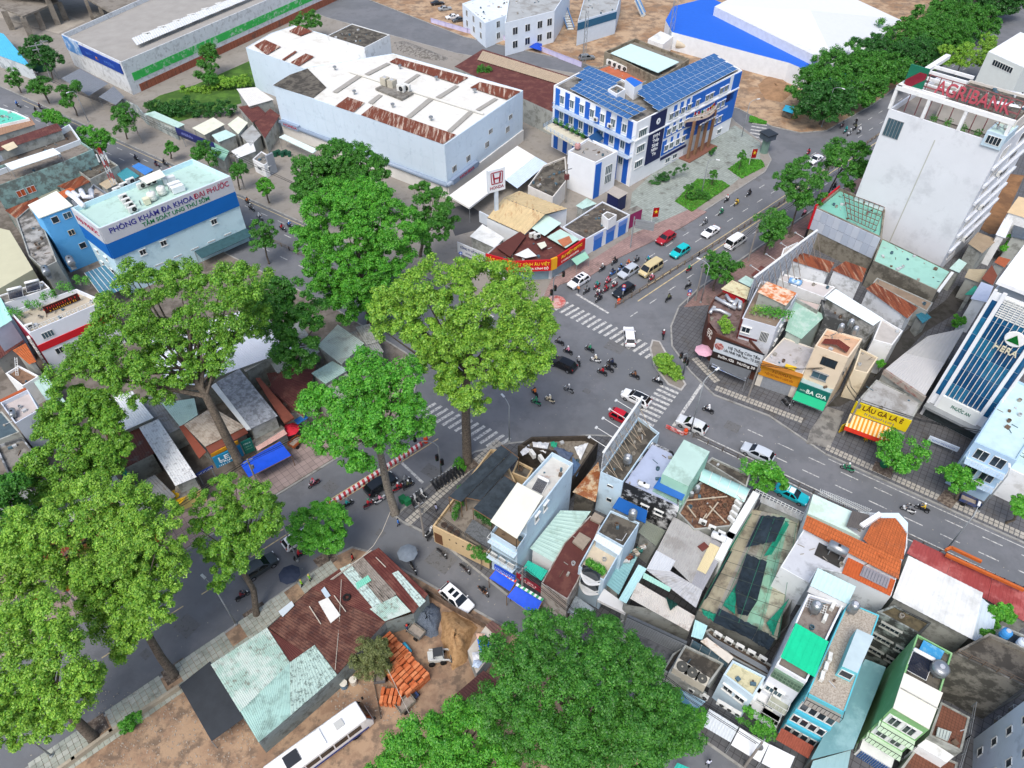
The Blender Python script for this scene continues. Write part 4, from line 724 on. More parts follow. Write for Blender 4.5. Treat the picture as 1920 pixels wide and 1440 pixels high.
def lamp(label,k,x,y,h,arm=(1,0),al=1.6,m=None):
    p=at(k,x,y);t=thing('street_lamp',label,'street lamp',(p.x,p.y,0));m=m or M('9aa0a3',.5,.1);a=Vector((arm[0],arm[1],0)).normalized()*al
    MB().tube([p,up(p,h*.7),up(p,h-.5),up(p,h)+a*.35,up(p,h+.25)+a],[.11,.085,.07,.055,.045],8).build('pole',m,t,True)
    MB().lathe((p.x,p.y,0),[(.2,0),(.2,.3),(.12,.45)],8).build('base',m,t)
    q=up(p,h+.22)+a*1.15;MB().box(q,(.75,.28,.12),math.atan2(arm[1],arm[0])).build('lamp_head',M('dfe2e2',.5),t);return t
def pot(label,p,h=1.0,kind='b',r=.45):
    t=thing('potted_plant',label,'plant',p);MB().lathe(p,[(.16,0),(.24,.35),(.2,.36),(.18,.3)],10).build('pot',M('a9a49a',.9),t)
    rng=np.random.default_rng(int(abs(p[0]*97+p[1]*31)) % 9999);C=np.array([[p[0]+rng.normal()*.12,p[1]+rng.normal()*.12,p[2]+.4+h*f] for f in (.3,.6,.85)])
    leaf_object('foliage',leaves(C,np.full(3,r),70,.2,rng),LEAF[kind],t,p);return t
def board(name,label,cat,a,b,h,m,lines=(),th=.15,frame=None,legs=0.0,face=None):
    """upright panel whose foot runs from a to b; lines read from a to b"""
    d=(b-a);d.z=0;L=d.length;d=d/L;c=(a+b)/2;t=thing(name,label,cat,(c.x,c.y,a.z-legs));nr=d.cross(Vector((0,0,1)));A=math.atan2(d.y,d.x)
    pn=MB().box((c.x,c.y,a.z+h/2),(L,th,h),A).build('panel',m,t)
    for tx,fx,fz,sz,col,wd in lines:text(tx,a+d*(fx*L)+Vector((0,0,fz))+nr*(th/2+.01),d,(0,0,1),sz*1.35,M(col,.5,.03),pn,wd)
    if frame:MB().box((c.x,c.y,a.z+h+.04),(L+.1,th+.06,.09),A).box((c.x,c.y,a.z-.04),(L+.1,th+.06,.09),A).build('frame',frame,t)
    if legs:
        for f in (.12,.88):q=a+d*(L*f)-nr*.06;MB().tube([(q.x,q.y,a.z-legs),(q.x,q.y,a.z+h*.5)],.08,6).build('post',FRG,t)
    return t
def grp(s):return s
# ---------------------------------------------------------------- block at the lower right of the junction: cafe, narrow townhouses, net covered site
TAN=M('cbb28a',.9,.1,.5,'9b8560',.2,.5,True);BLKCLOTH=M('39434b',.85,.25,1.2,'2a3238',.4,.8);NETG=M('1f8f74',.8,.2,1.5,'166b58',.3,1);NETK=M('26333d',.85,.25,1.5,'1b252c',.4,1)
cafe=B('cafe','tan walled cafe with plant filled terrace under black shade cloth','a','65,1115 700,1430 1010,640 840,260 720,250',3.7,TAN,M('8d857a',.9,.2,1,'5d564d',.35,1),par=.6,cat='cafe')
for t in (.3,.42,.54,.66,.78):MB().box(cafe.pt(0,t,2.4,.02),(.18,.06,.18),math.atan2(cafe.ed(0)[1].y,cafe.ed(0)[1].x)).build('vent',BLK,cafe.root)
cafe.band(0,.02,.16,.25,2.4,M('6b4a33',.8),name='door');cafe.band(4,.1,.9,.9,1.1,M('6b4a33',.8),.12,'timber_rail')
for i,s in enumerate(('250,790 840,205 945,280 385,850','440,800 950,285 1035,350 600,830','520,920 880,550 1015,640 735,1055')):cloth('shade_cloth',['grey black shade cloth strip nearest the street over the cafe terrace','darkest sagging middle shade cloth strip over the cafe terrace','shade cloth strip next to the narrow blue white house'][i],'shade cloth',P('a',s,6.3-.35*(i==1)),BLKCLOTH,.35,10,posts=3.1)
plate('terrace_roof','grey gravel coloured flat terrace roof at the lower end of the cafe','canopy',P('a','430,1180 520,1040 720,1170 715,1390',4.5),M('6b6f72',.9,.2,4,'4d5052',.4,5),.15,True,3.1)
for i in range(5):pot(f'{ORD[i]} potted shrub from the lane in the cafe terrace row',at('a',330+i*14,1050-i*75,3.1),1.1,'d',.5)
for i in range(4):pot(f'{ORD[i]} dark plant from the left along the cafe inner wall',at('a',560+i*50,1010+i*38,3.1),1.0,'k',.5)
for i in range(3):q=at('a',200+i*70,1140+i*45,3.1);t=thing('cafe_table',f'{ORD[i]} small dark table from the corner on the cafe terrace','table',q);MB().lathe(q,[(.01,.74),(.42,.74),(.42,.7),(.05,.69)],12).build('table_top',M('4a3c33',.8),t);MB().tube([q,q+Vector((0,0,.7))],.05,6).build('leg',BLK,t)
# narrow pale blue house
hb=B('townhouse','tall narrow pale blue house with cream sheet canopy beside the cafe','a','1410,285 1650,410 1130,1090 800,950',10.7,PBLUE,M('c6c5bf',.9,.15,1,'8a5a40',.2,.5),par=.7,pt=.15)
fr=B('front',None,'a','800,950 1130,1090 1020,1250 715,1065',8.4,PBLUE,M('7d6a55',.9),par=.8,pt=.1,cat=None,z0=0.0,poly=[Vector((p.x,p.y,0)) for p in P('a','800,950 1130,1090 1020,1250 715,1065',10.7)]);
for o in list(fr.root.children):o.parent=hb.root;o.location=fr.root.location-hb.root.location;o.name='front_'+o.name.split('.')[0]
fr.root,_old=hb.root,fr.root;bpy.data.objects.remove(_old)
MB().slab(P('a','1020,625 1310,780 1015,1260 715,1065',11.0),.08).build('canopy',M('dfe0d2',.7,.06,.5),hb.root)
for q in P('a','1010,1240 730,1060',10.9):MB().tube([(q.x,q.y,8.4),q],.04,6).build('post',BLK,hb.root)
for t,z in ((.62,8.6),(.8,8.6)):
    hb.win(1,t,z,.8,1.5,1,pane=GLASS)
for z in (1.2,4.6):fr.band(2,.08,.92,z+1.0,z+2.6,M('9fb9c4',.5,.1),name='shutter')
fr.slab(2,0,1,4.3,1.0,rail=FRW);fr.slab(2,0,1,7.3,.7,rail=FRW)
acrow('on the front balcony of the narrow pale blue house',fr.pt(2,.15,4.4,.5),fr.pt(2,.8,4.4,.5),3,math.atan2(fr.ed(2)[1].y,fr.ed(2)[1].x))
heater('solar water heater with white tank on the narrow pale blue house',at('a',1270,690,10),math.atan2(-.5,.8),1.4,1.5)
# low mint and maroon roofs
shed('shophouse','low house with pale mint sheet roof between two taller houses','c','560,410 905,-20 1250,-10 835,570',5.0,WHITE,MINT,.5,cat='house',rib=0)
mr=B('shophouse','house with long plain maroon roof and stained brick front parapet','c','690,800 950,345 1240,40 1360,130 1100,780 985,985',5.4,M('b9b2a8',.9,.15,2,'7d7268',.4,1),MAROON,par=.15,pt=.12,cat='house')
mr.band(5,.05,.95,3.2,4.9,M('b3a79c',.9,.3,6,'8a7c70',.4,6),name='brick_panel')
for i,s in enumerate(('1040,330 1120,225 1250,300 1160,420','1240,75 1290,0 1400,60 1355,130')):plate('roof_hatch',['square plywood hatch cover in the middle of the maroon roof','square plywood hatch cover at the far end of the maroon roof'][i],'hatch',P('c',s,5.75),M('9b8f80',.9,.15,3),.35)
plate('awning','turquoise corrugated awning below the mint roof','awning',P('c','540,545 765,660 690,775 480,640',3.6),M('35c0a6',.5,.08),corr=.25)
yd=board('shop_sign','dark red shop sign above the blue tarpaulin on the side lane','sign',at('c',412,735,3.2),at('c',685,905,3.2),1.1,M('8d1f2e',.5,.05),[('~9',.5,.55,.32,'e6d9d4',2.2),('~14',.5,.15,.22,'e6c7c4',1.8)])
board('shop_sign','blue shop sign over the upper blue tarpaulin on the side lane','sign',at('c',165,635,3.3),at('c',395,770,3.3),1.0,M('1f4bb5',.5,.05),[('~12',.5,.5,.22,'a9c0ff',2.6),('~14',.5,.15,.2,'a9c0ff',2.8)])
for i,(s,zz) in enumerate((('170,650 395,800 340,895 100,740',(3.1,3.1,2.5,2.5)),('400,830 700,1010 620,1165 300,950',(3.1,3.1,2.3,2.3)))):
    q=[at('c',*[float(c) for c in p.split(',')],z_) for p,z_ in zip(s.split(),zz)];cloth('tarpaulin',['bright blue tarpaulin awning below the blue sign','larger bright blue tarpaulin awning below the dark red sign'][i],'tarpaulin',q,BLUET,.12,8,posts=.13)
    a_,b_=q[0]+Vector((0,0,.12)),q[1]+Vector((0,0,.12));n_=12;up_=(q[0]-q[3]).normalized()*.35;v_=thing('valance',['red and white striped valance above the upper blue tarpaulin','green and white striped valance above the lower blue tarpaulin'][i],'valance',a_)
    for j in range(n_):MB().slab([a_.lerp(b_,j/n_),a_.lerp(b_,(j+.96)/n_),a_.lerp(b_,(j+.96)/n_)+up_,a_.lerp(b_,j/n_)+up_],.03).build('stripe',M('d9483b' if i==0 else '3f9a6b',.7) if j % 2 else FRW,v_)
# planter house
ph=B('townhouse','pale blue house with curved balconies and a roof terrace of potted shrubs','c','1110,610 1395,770 1610,395 1315,235',7.0,PBLUE,M('cdbfa8',.9,.1,1.5),par=.9,pt=.12)
pr=B('townhouse','rear roof of the potted shrub house with stained concrete deck and tank','c','1320,225 1615,390 1795,120 1470,-20',9.2,PBLUE,DCONC,par=.35,pt=.1)
for i in range(4):pot(f'{ORD[i]} potted shrub from the left on the house roof terrace',at('c',1220+i*50,620+i*28,6.1),1.2,'b',.55)
plate('awning','white and blue striped corrugated awning over the shrub terrace','awning',[at('c',1320,235,8.9),at('c',1610,390,8.9),at('c',1565,490,8.2),at('c',1275,310,8.2)],M('cfdcea',.5,.1),corr=.3)
vtank('steel water tank on the rear roof of the potted shrub house',at('c',1705,90,8.9),.5,1.2)
for z in (3.6,5.9):
    a,d,nr,L=ph.ed(0);n=10;mb=MB();pts=[ph.pt(0,.1+.8*j/n,z,.1+.8*math.sin(PI*j/n)) for j in range(n+1)]
    o=MB().slab([ph.pt(0,.1,z),*pts,ph.pt(0,.9,z)],.12).build('balcony',WHITE,ph.root);MB().tube([p+Vector((0,0,.8)) for p in pts],.06,6).build('railing',FRW,o);ph.band(0,.15,.85,z+.1,z+2,GLASS,name='balcony_door')
# courtyard strip
shed('lean_to','narrow teal sheet lean-to right of the potted shrub house','c','1400,800 1640,380 1790,470 1560,930',4.0,GRIME,TEALP,.35,cat='shed')
for i in range(6):q=at('c',1640+i*38,560-i*30,4.05);t=thing('junk',f'{ORD[i]} piece of stored junk on the teal lean-to','junk',q);MB().box(q+Vector((0,0,.25)),(.9-.1*(i % 3),.5,.3+.1*(i % 2)),i*.7).build('crate',M(['c9cccb','7d3a2a','3d4a55','b9b3a6','2f6b62','d3d5d3'][i],.8,.2,3),t);MB().bar(q+Vector((-.5,0,.5)),q+Vector((.6,.3,.55)),.06).build('batten',M('8b7a65',.9),t)
plate('canopy_box','white metal box canopy above the stone arched entrance','canopy',P('c','1395,860 1655,1050 1640,1140 1320,985',4.4),M('e4e3df',.6,.06),.5,True,.13)
shed('lean_to','grey stained curved sheet canopy at the lane beside the huge tree','c','1075,940 1290,1090 1200,1200 980,1130',2.9,GRIME,M('a9b4b8',.6,.2,.8,'7d8588',.4,.8),.2)
# large grey sheet roof
gh=B('warehouse','large house with patchwork of grey, white and yellow roof sheets','d','620,55 1215,385 860,1180 90,1040 60,1000',6.3,GRIME,ROOFG,par=0,cat='warehouse',deck=False)
def sh4(k,s,z,m,par,pitch=.26,name='roof_sheet',rib=0):
    q=P(k,s,z);q=q[rib:]+q[:rib];return sheet(name,q,m,par,pitch)
sh4('d','620,55 1050,290 820,810 430,430',6.40,M('a9a8a4',.6,.1,.5,'8d8a84',.3,.4),gh.root);sh4('d','1050,290 1215,385 950,880 815,815',6.42,M('9b9ca0',.6,.1,.5),gh.root)
sh4('d','425,430 640,550 575,670 310,645',6.48,M('c9cdd0',.6,.08,.5),gh.root);sh4('d','575,660 945,880 870,1080 310,650',6.44,M('b9babb',.6,.15,.6,'96928c',.3,.5),gh.root)
sh4('d','1030,345 1140,400 980,700 880,650',6.58,M('d8caa0',.6,.08,.5),gh.root,.2);sh4('d','215,790 860,1170 790,1345 130,975',6.6,M('cfcac0',.7,.12,.8,'8f7c6c',.3,.5),gh.root,.22)
sh4('d','225,590 315,640 85,1030 0,985',6.55,M('b2dcdb',.6,.06),gh.root,.3);sh4('d','285,680 590,855 570,900 270,745',6.62,M('a6d4c4',.6,.06),gh.root,.3);sh4('d','860,1210 1000,1280 940,1440 815,1400',6.0,M('b2dcdb',.6,.06),gh.root,.3)
MB().box(at('d',950,395,6.5)+Vector((0,0,.1)),(1.1,.8,.12),.6).build('hatch_frame',M('6b3a33',.8),gh.root)
cloth('net_bundle','crumpled dark green net heap on the white rusty sheets','net',P('d','530,960 610,1000 670,1040 580,1110',6.95),M('123f38',.9,.3,3),-.35,8,wav=.3)
gf=board('louvre_front','dark grey louvred front with rails below the white rusty roof','facade',at('e',60,70,2.5),at('e',620,330,2.5),2.6,M('5b6166',.7,.2,3),th=.3)
a_,b_=at('e',60,70,2.5),at('e',620,330,2.5);nr_=(b_-a_).cross(Vector((0,0,1))).normalized()
for j in range(9):MB().bar(a_+nr_*.25+Vector((0,0,.15+.28*j)),b_+nr_*.25+Vector((0,0,.15+.28*j)),.06,.05).build('louvre',FRG,gf)
# first-floor ledges with large condensers and small awnings along the lower lane
ld=B('shophouse','grey shophouse front with large condenser units on its ledge','e','480,520 830,690 1020,430 640,250',5.0,GRIME,DCONC,par=.3,cat='house')
for i in range(3):
    q=at('e',590+i*95,520+i*58,4.75);t=thing('condenser',f'{ORD[i]} large square condenser with round fan from the left on the lane ledge','condenser',q);s_=1.5-.12*i
    MB().box(q+Vector((0,0,.75)),(s_,s_*.85,1.5),-.6).build('casing',M('c9c4b4',.7,.12,2),t);MB().lathe(q+Vector((0,0,1.5)),[(.1,.06),(s_*.36,.03),(s_*.4,.1),(s_*.4,0)],16).build('fan',M('55554f',.7),t);MB().box(q+Vector((.25,-.36,.6))+Vector((0,-.2,0)),(s_*.8,.1,1.0),-.6).build('coil',BLK,t)
ld.band(3,.0,1,3.0,4.9,GLASS,name='shopfront');plate('shop_roof','narrow white rusty sheet ledge above the glass front','canopy',P('e','790,215 850,180 1110,370 1060,430',6.6),M('d9d2c4',.7,.15,.8,'a5886a',.3,.8),.1)
mb=thing('glazed_bay','blue glass upper front beside the condenser ledge','facade',at('e',860,380,4.5));bb=at('e',700,240,5.2),at('e',1050,440,5.2);MB().bar(bb[0],bb[1],.1,1.6).build('pane',GLASSB,mb)
for j in range(5):q=bb[0].lerp(bb[1],j/4);MB().box(q,(.1,.16,1.7)).build('mullion',FRG,mb)
acrow('on the lane ledge below the condensers',at('e',690,690,3.2),at('e',820,760,3.2),2,-.6);acrow('on the planted ledge above the striped canopy',at('e',980,830,3.0),at('e',1130,920,3.0),3,-.6)
plate('awning','blue glass awning below the condenser ledge','awning',[at('e',600,680,3.4),at('e',840,800,3.4),at('e',740,890,2.9),at('e',570,780,2.9)],M('5b8da6',.2,.08),.05)
yl=B('shophouse','white shophouse with yellowed ledge and barred balcony in the lower lane','e','1010,540 1100,400 1420,560 1300,760',6.2,PBLUE,M('cfc9a4',.9,.15,1,'9a9678',.35,1),par=.2,cat='house');yl.wins(3,(.3,.7),(3.6,),w=1.1,h=1.3);yl.wins(2,(.25,.6),(3.8,),w=1.2,h=1.2)
acrow('on the barred balcony of the yellowed ledge house',at('e',1140,690,4.2),at('e',1230,745,4.2),2,-.6)
for i,(s,lb,m,cr) in enumerate((('875,870 1160,1040 1080,1195 800,1030','white ribbed metal canopy stall roof in the lower lane',M('d4dadd',.5,.08),.3),('1170,1050 1450,1210 1365,1385 1085,1215','plain white canopy roof next to the ribbed one in the lower lane',M('e9ebec',.6,.05),None),('1455,1210 1700,1330 1620,1520 1380,1390','white canopy roof at the bottom edge of the lower lane',M('e4e8ec',.6,.05),None))):
    plate('canopy',lb,'canopy',P('e',s,2.8),m,.1,True,.0,corr=cr)
shrub('bushy balcony plants above the plain white canopy','1170,930 1220,850 1290,860 1360,950 1480,1030 1520,1110 1440,1170 1330,1120 1230,1010',3.0,'b','e',.6,.2,zmin=1.5)
plate('canopy','turquoise striped awning at the bottom edge below the huge tree','canopy',P('11','930,1410 1000,1440 980,1500 900,1460',2.6),M('35b8a8',.6),corr=.3)
# net covered site
ns=B('net_site','long low roof of beige sheets under green and black nets','d','1240,380 1510,-10 1640,-130 2040,60 2030,300 1920,1250 1740,1440 1030,1130 880,1100',4.2,GRIME,ROOFG,par=0,cat='shed',deck=False)
for i,(a_,b_,c_) in enumerate(((0,.2,'a6a08a'),(.2,.42,'9c9a92'),(.42,.6,'9ca394'),(.6,.8,'8fbfa6'),(.8,1,'b3b49e'))):
    l0,l1,r0,r1=at('d',1500,-30,4.3),at('d',2040,80,4.3),at('d',900,1110,4.3),at('d',1780,1440,4.3);sheet('roof_sheet',[l0.lerp(l1,a_),l0.lerp(l1,b_),r0.lerp(r1,b_),r0.lerp(r1,a_)],M(c_,.7,.15,.7,'6f685a',.35,.5),ns.root,.3)
for s,lb,m,z,sg in (('1440,470 1670,560 1560,1000 1310,860','broad black net sheet sagging over the middle of the net site',NETK,5.6,.5),('1310,860 1560,1000 1450,1170 1340,1150','lower tip of the black net over the net site',NETK,5.4,.4),('1600,40 1880,60 1760,330 1430,400','crumpled black net heap at the far end of the net site',NETK,6.2,-.6),('1880,100 1920,140 1720,480 1630,500','bright green net strip beside the black heap',NETG,6.0,.3),('1130,1080 1570,1300 1500,1440 1060,1240','black net band along the near edge of the net site',NETK,5.6,.2),('1570,1310 1760,1420 1690,1560 1500,1450','black net band end at the near right of the net site',NETK,5.6,.2),('1330,800 1310,1150 1240,1100 1170,1050','bright green net panel left of the black net',NETG,5.0,.3),('1920,970 1790,1240 1740,1400 1660,1250','bright green net triangle at the right of the net site',NETG,5.2,.3),('930,1080 1110,1150 1080,1240 950,1150','small bright green net at the near left corner of the net site',NETG,5.0,.1),('1480,20 1510,-10 1270,400 1220,450','green net hanging along the left wall of the net site',NETG,6.4,.1),('1250,440 1280,440 1000,960 950,1000','dark net strip hanging along the lower left wall of the net site',NETK,5.8,.1)):
    cloth('net',lb,'net',P('d',s,z),m,sg,12,wav=.22)
wr=thing('wire_grid','thin wire grid stretched over the net covered site','wires',at('d',1500,700,4.3))
for i in range(9):t_=i/8;MB().tube([at('d',1500-600*t_,20+1060*t_,6.6),at('d',2000-200*t_,130+1280*t_,6.6)],.025,5).build('wire',M('3a4640',.7),wr)
for i in range(5):t_=i/4;MB().tube([at('d',1500+500*t_,20+110*t_,6.65),at('d',900+900*t_,1080+330*t_,6.65)],.025,5).build('wire',M('2f7a5d',.7),wr)
freewall('parapet_wall','thick white wall between the debris roof and the net site',[at('f',215,165,6.8),at('f',-60,620,6.8),at('f',-180,860,6.8)],6.8,M('dfe3df',.8,.1,.5),.9)
fence('white picket rail at the street edge of the net site',P('f','230,100 770,370',6.2),.9,FRW,.45,z=5.3)
shed('frontage','narrow grey roofed frontage behind the white picket rail','f','280,180 760,400 740,460 270,250',5.4,GRIME,ROOFG,.3)
# debris roof with mint barrel canopy
db=B('townhouse','house whose flat roof is strewn with brown debris and pipes','b','1300,1060 1440,950 1900,1190 1740,1480 1330,1520 1150,1330',6.6,GRIME,M('5b4338',.95,.35,1.2,'8a6a52',.45,1.4,bump=.6),par=.4)
rb=random.Random(3);rub=MB()
for i in range(150):q=at('b',rb.uniform(1360,1760),rb.uniform(1080,1420),6.3);rub.box(q,(rb.uniform(.1,.5),rb.uniform(.1,.4),rb.uniform(.08,.3)),rb.uniform(0,3))
o=rub.build('rubble',M('7d5a46',.95,.35,2,'4a3a31',.4,3),db.root);o['kind']='stuff'
for i,(a_,b_) in enumerate((((1230,1190),(1700,1145)),((1460,1390),(1600,1210)),((1500,1250),(1690,1440)),((1250,1250),(1350,1380)),((1400,1440),(1470,1340)))):t=thing('timber',f'{ORD[i]} long plank or pipe lying on the debris roof','plank',at('b',*a_,6.5));MB().bar(at('b',*a_,6.6),at('b',*b_,6.75),.16,.08).build('plank',M('b5a894',.9,.15,3),t)
acrow('in the row along the right edge of the debris roof',at('b',1840,1180,6.7),at('b',1740,1420,6.7),5,2.2);acrow('in the row along the near edge of the debris roof',at('d',940,130,6.7),at('d',1150,260,6.7),3,-.5)
vtank('small steel tank at the left corner of the debris roof',at('b',1350,1100,6.3),.4,.9,stand=.2);vtank('smaller steel tank below it on the debris roof',at('b',1290,1150,6.3),.3,.6,stand=.1);htank('white square topped tank at the corner of the big grey roof',at('d',1115,310,6.5),1.6,.45,-.5,.2,M('dcdfe0',.5))
mc=thing('barrel_canopy','long translucent mint barrel canopy above the debris roof','canopy',at('b',1650,960,6.4));q0,q1,q2,q3=P('b','1430,825 1960,1060 1890,1210 1385,965',7.0);n=7;mb=MB()
for i in range(n+1):
    u=i/n;h_=.7*math.sin(PI*u)
    mb.v+=[tuple(q0.lerp(q3,u)+Vector((0,0,h_))),tuple(q1.lerp(q2,u)+Vector((0,0,h_)))]
for i in range(n):mb.f.append((2*i,2*i+1,2*i+3,2*i+2));mb.m.append(0)
mb.build('cover',M('a5cfc9',.25,.08),mc,True)
for j in range(6):
    u=j/5;MB().tube([q0.lerp(q1,u).lerp(q3.lerp(q2,u),i/n)+Vector((0,0,.7*math.sin(PI*i/n)+.03)) for i in range(n+1)],.04,5).build('rib',FRW,mc)
B('low_block','low grey terrace in front of the mint barrel canopy at the street','b','1470,760 1530,700 1960,900 1920,1040',5.2,GRIME,DCONC,par=.3)
# billboard corner house, blue deck, mint box
bh=B('corner_house','pale blue corner house with stained concrete deck behind a rooftop billboard','b','275,870 530,980 850,520 940,430 700,250',8.4,M('c5dcea',.8,.1,.4,'9fb3bf',.25,.5,True),DCONC,par=.5,pt=.12)
bh.win(0,.5,6.2,.9,.5,1,sill=False);bh.win(0,.55,3.2,.8,.8,1,sill=False)
a_,b_=at('b',280,860,8.4),at('b',705,240,8.4);bl=thing('billboard','weathered white rooftop billboard seen edge on, propped by thin struts','billboard',a_);d_=(b_-a_).normalized();nn_=Vector((-d_.y,d_.x,0));A_=math.atan2(d_.y,d_.x);Lb=(b_-a_).length
MB().box((a_+b_)/2+Vector((0,0,1.9)),(Lb,.12,3.6),A_).build('panel',M('d3d6d8',.8,.15,1.2,'7d7f80',.4,1.2),bl)
MB().box((a_+b_)/2+Vector((0,0,3.75)),(Lb+.2,.3,.12),A_).build('top_frame',FRW,bl)
for j in range(8):
    p=a_.lerp(b_,(j+.3)/8);s_=-nn_ if nn_.x<0 else nn_;MB().tube([p+Vector((0,0,3.0)),p+s_*2.2+Vector((0,0,-.4))],.04,5).build('strut',M('a89a86',.8),bl);MB().tube([p+Vector((0,0,1.2)),p+s_*2.2+Vector((0,0,-.4))],.035,5).build('strut',M('a89a86',.8),bl)
for j in range(6):p=a_.lerp(b_,(j+.5)/6)+Vector((0,0,3.7));s_=nn_ if nn_.x<0 else-nn_;MB().tube([p,p+s_*2.4+Vector((0,0,.5))],.04,5).build('lamp_arm',FRW,bl);MB().box(p+s_*2.5+Vector((0,0,.45)),(.4,.25,.15),A_).build('floodlight',M('c7cbcc',.5),bl)
vtank('steel water tank with round lid on the billboard corner house',at('b',570,790,7.9),.55,1.2)
bd=B('townhouse','house with smooth lilac grey deck and black peeling front wall','b','530,985 860,530 1090,640 1110,690 1160,1270',8.0,M('e1e4e6',.8,.06,.4,'26282a',.62,.55),M('a9b4cc',.7,.08,.5,'8f9ab2',.25,.4),par=.35,pt=.12)
htank('white horizontal water tank on the lilac grey deck',at('b',760,1040,7.7),1.3,.33,-.5,.15,M('e1e4e4',.4));bd.win(4,.55,4.6,.9,1.0,1);bd.win(4,.3,4.9,1.0,.9,1)
mx=B('roof_room','mint green sheet metal box room on the roof behind the lilac deck','b','1215,505 1505,640 1265,1030 970,890',10.6,M('9fcdb9',.6,.08,.4,'7da592',.25,.5,True),MINT,z0=6.0,par=0);B('townhouse','plain house carrying the mint green box room','b','1215,505 1505,640 1265,1030 970,890',6.0,GRIME,CONC,par=0,poly=[Vector((p.x,p.y,0)) for p in inset(P('b','1215,505 1505,640 1265,1030 970,890',10.6),.1)])
plate('awning','dark blue sheet awning under the mint box room','awning',[at('b',950,925,9.0),at('b',1250,1085,9.0),at('b',1190,1190,8.5),at('b',870,1045,8.5)],M('1f5fa8',.5,.08),.06);B('extension','narrow mint extension under the dark blue awning','b','950,940 1245,1095 1180,1245 860,1080',7.8,MINTD,MINTD,par=0)
plate('roof_sheet','deep blue sheet roof in front of the black peeling wall','roof',P('b','485,1150 805,1305 780,1445 410,1270',5.8),M('1f5fa8',.5,.1,.5),.1,True,.1);B('lean_to','grey lean-to wall under the deep blue sheet roof','b','500,1170 780,1310 770,1420 440,1270',5.5,GRIME,CONC,par=0)
shed('lean_to','small olive corrugated roof right of the deep blue sheet','d','305,95 530,210 440,400 220,225',5.4,GRIME,M('7e8476',.7,.12,.6),.2)
shed('shed','rusty orange corrugated roof between the pale blue houses','a','1640,735 1930,395 1960,560 1900,850',4.3,DCONC,M('b98a5d',.8,.2,1.5,'c9b89a',.45,1.2,d2=('8a4a24',.45,1.0)),.45,rib=1)
cb=B('corner_shop','low corner building with dark parapet and roof littered with tarpaulins','a','1025,215 1180,112 1780,98 1935,165 1640,600 1440,280',4.4,M('4b443c',.9,.2,1,'2f2b27',.4,1),M('8b8478',.9,.2,1,'5b544b',.4,1),par=.9,pt=.25)
for i,(s,c) in enumerate((('1190,170 1380,180 1340,300 1200,240','d6d8da'),('1440,210 1650,300 1600,380 1430,290','56637a'),('1660,230 1820,180 1730,380 1690,300','e2e4e4'),('1640,330 1740,440 1690,560 1640,560','5a7596'),('1390,170 1470,180 1460,240 1400,220','27a07c'),('1050,280 1150,200 1180,260 1080,330','c9cdd4'))):cloth('tarpaulin',['white crumpled tarpaulin on the littered corner roof','slate blue tarpaulin on the littered corner roof','white sheet hanging over the right of the littered corner roof','pale blue tarpaulin beside the narrow pale blue house','green bundle on the littered corner roof','silver foil sheet at the left of the littered corner roof'][i],'tarpaulin',P('a',s,4.1),M(c,.6,.2,2),-.35,8,wav=.25)
acrow('stacked at the rear of the littered corner roof',at('a',1190,330,3.7),at('a',1290,390,3.7),2,2.1,1.3)
B('tan_annex','tan low annex wall beside the littered corner roof','a','1020,380 1200,470 1130,590 960,520',3.4,TAN,DCONC,par=.4)

rp=B('rear_passage','dark brown recessed passage with pipes and condensers behind the net site','e','830,120 890,90 1500,460 1440,560 1100,380',4.4,GRIME,M('4f443a',.95,.3,1,'6b6156',.4,1),par=.2)
for j in range(5):MB().bar(at('e',850+20*j,150+22*j,4.7),at('e',1420+10*j,470+16*j,4.7),.07).build('pipe',FRG,rp.root)
acrow('in the brown recessed passage',at('e',950,170,4.3),at('e',1380,400,4.3),5,-.6)
B('rear_block','grey block under the louvred front beside the huge tree','e','-60,60 60,0 640,290 560,400 400,420',2.6,GRIME,M('6f7275',.9,.25,1,'4b4e50',.4,1),par=.2)
B('lane_house','grey concrete house front between the condenser ledge and the louvres','e','420,500 520,340 640,260 620,300 540,560',4.2,GRIME,DCONC,par=.2)
# ---------------------------------------------------------------- right part of that block: orange roof house, white, teal and green townhouses
TILE=tiles_mat('bf6a3c','',.32,A2,mort=.06);TILEB=tiles_mat('7c5140','',.3,A2,mort=.06)
oh=B('townhouse','white house with bright orange tiled roofs and steel tank beside the street','f','500,980 760,560 870,160 1300,350 1560,370 1830,370 1935,480 1925,760 1870,905 1745,1305 1190,1050 920,990 820,1160',8.6,M('dfe4e6',.8,.08,.4,'8b8f8e',.25,.5,True),M('c3c7cc',.8,.12,.5,'9a9da0',.3,.5),par=.15,pt=.12)
def fz(k,*r):return [at(k,x,y,z) for x,y,z in r]
MB().corr(*fz('f',(750,548,8.9),(1828,1118,8.9),(1865,905,10.2),(800,395,10.2)),.28,.05,3).build('roof_tiles',TILE,oh.root)
MB().corr(*fz('f',(1640,885,9.9),(1885,895,9.6),(1925,590,9.6),(1790,430,10.0)),.28,.05,3).build('roof_tiles',TILE,oh.root);MB().corr(*fz('f',(1430,665,9.95),(1640,885,9.95),(1790,430,10.05),(1560,430,10.05)),.28,.05,3).build('roof_tiles',TILE,oh.root)
MB().corr(*fz('f',(1190,1050,8.7),(1735,1308,8.7),(1795,1130,9.0),(1262,870,9.0)),.28,.05,3).build('roof_tiles',M('b85c30',.85,.15,2),oh.root)
sk=MB().slab(fz('f',(1440,960,9.15),(1740,1100,9.15),(1700,1220,9.0),(1390,1070,9.0)),.08).build('skylight',M('8d8b90',.4,.15,3),oh.root)
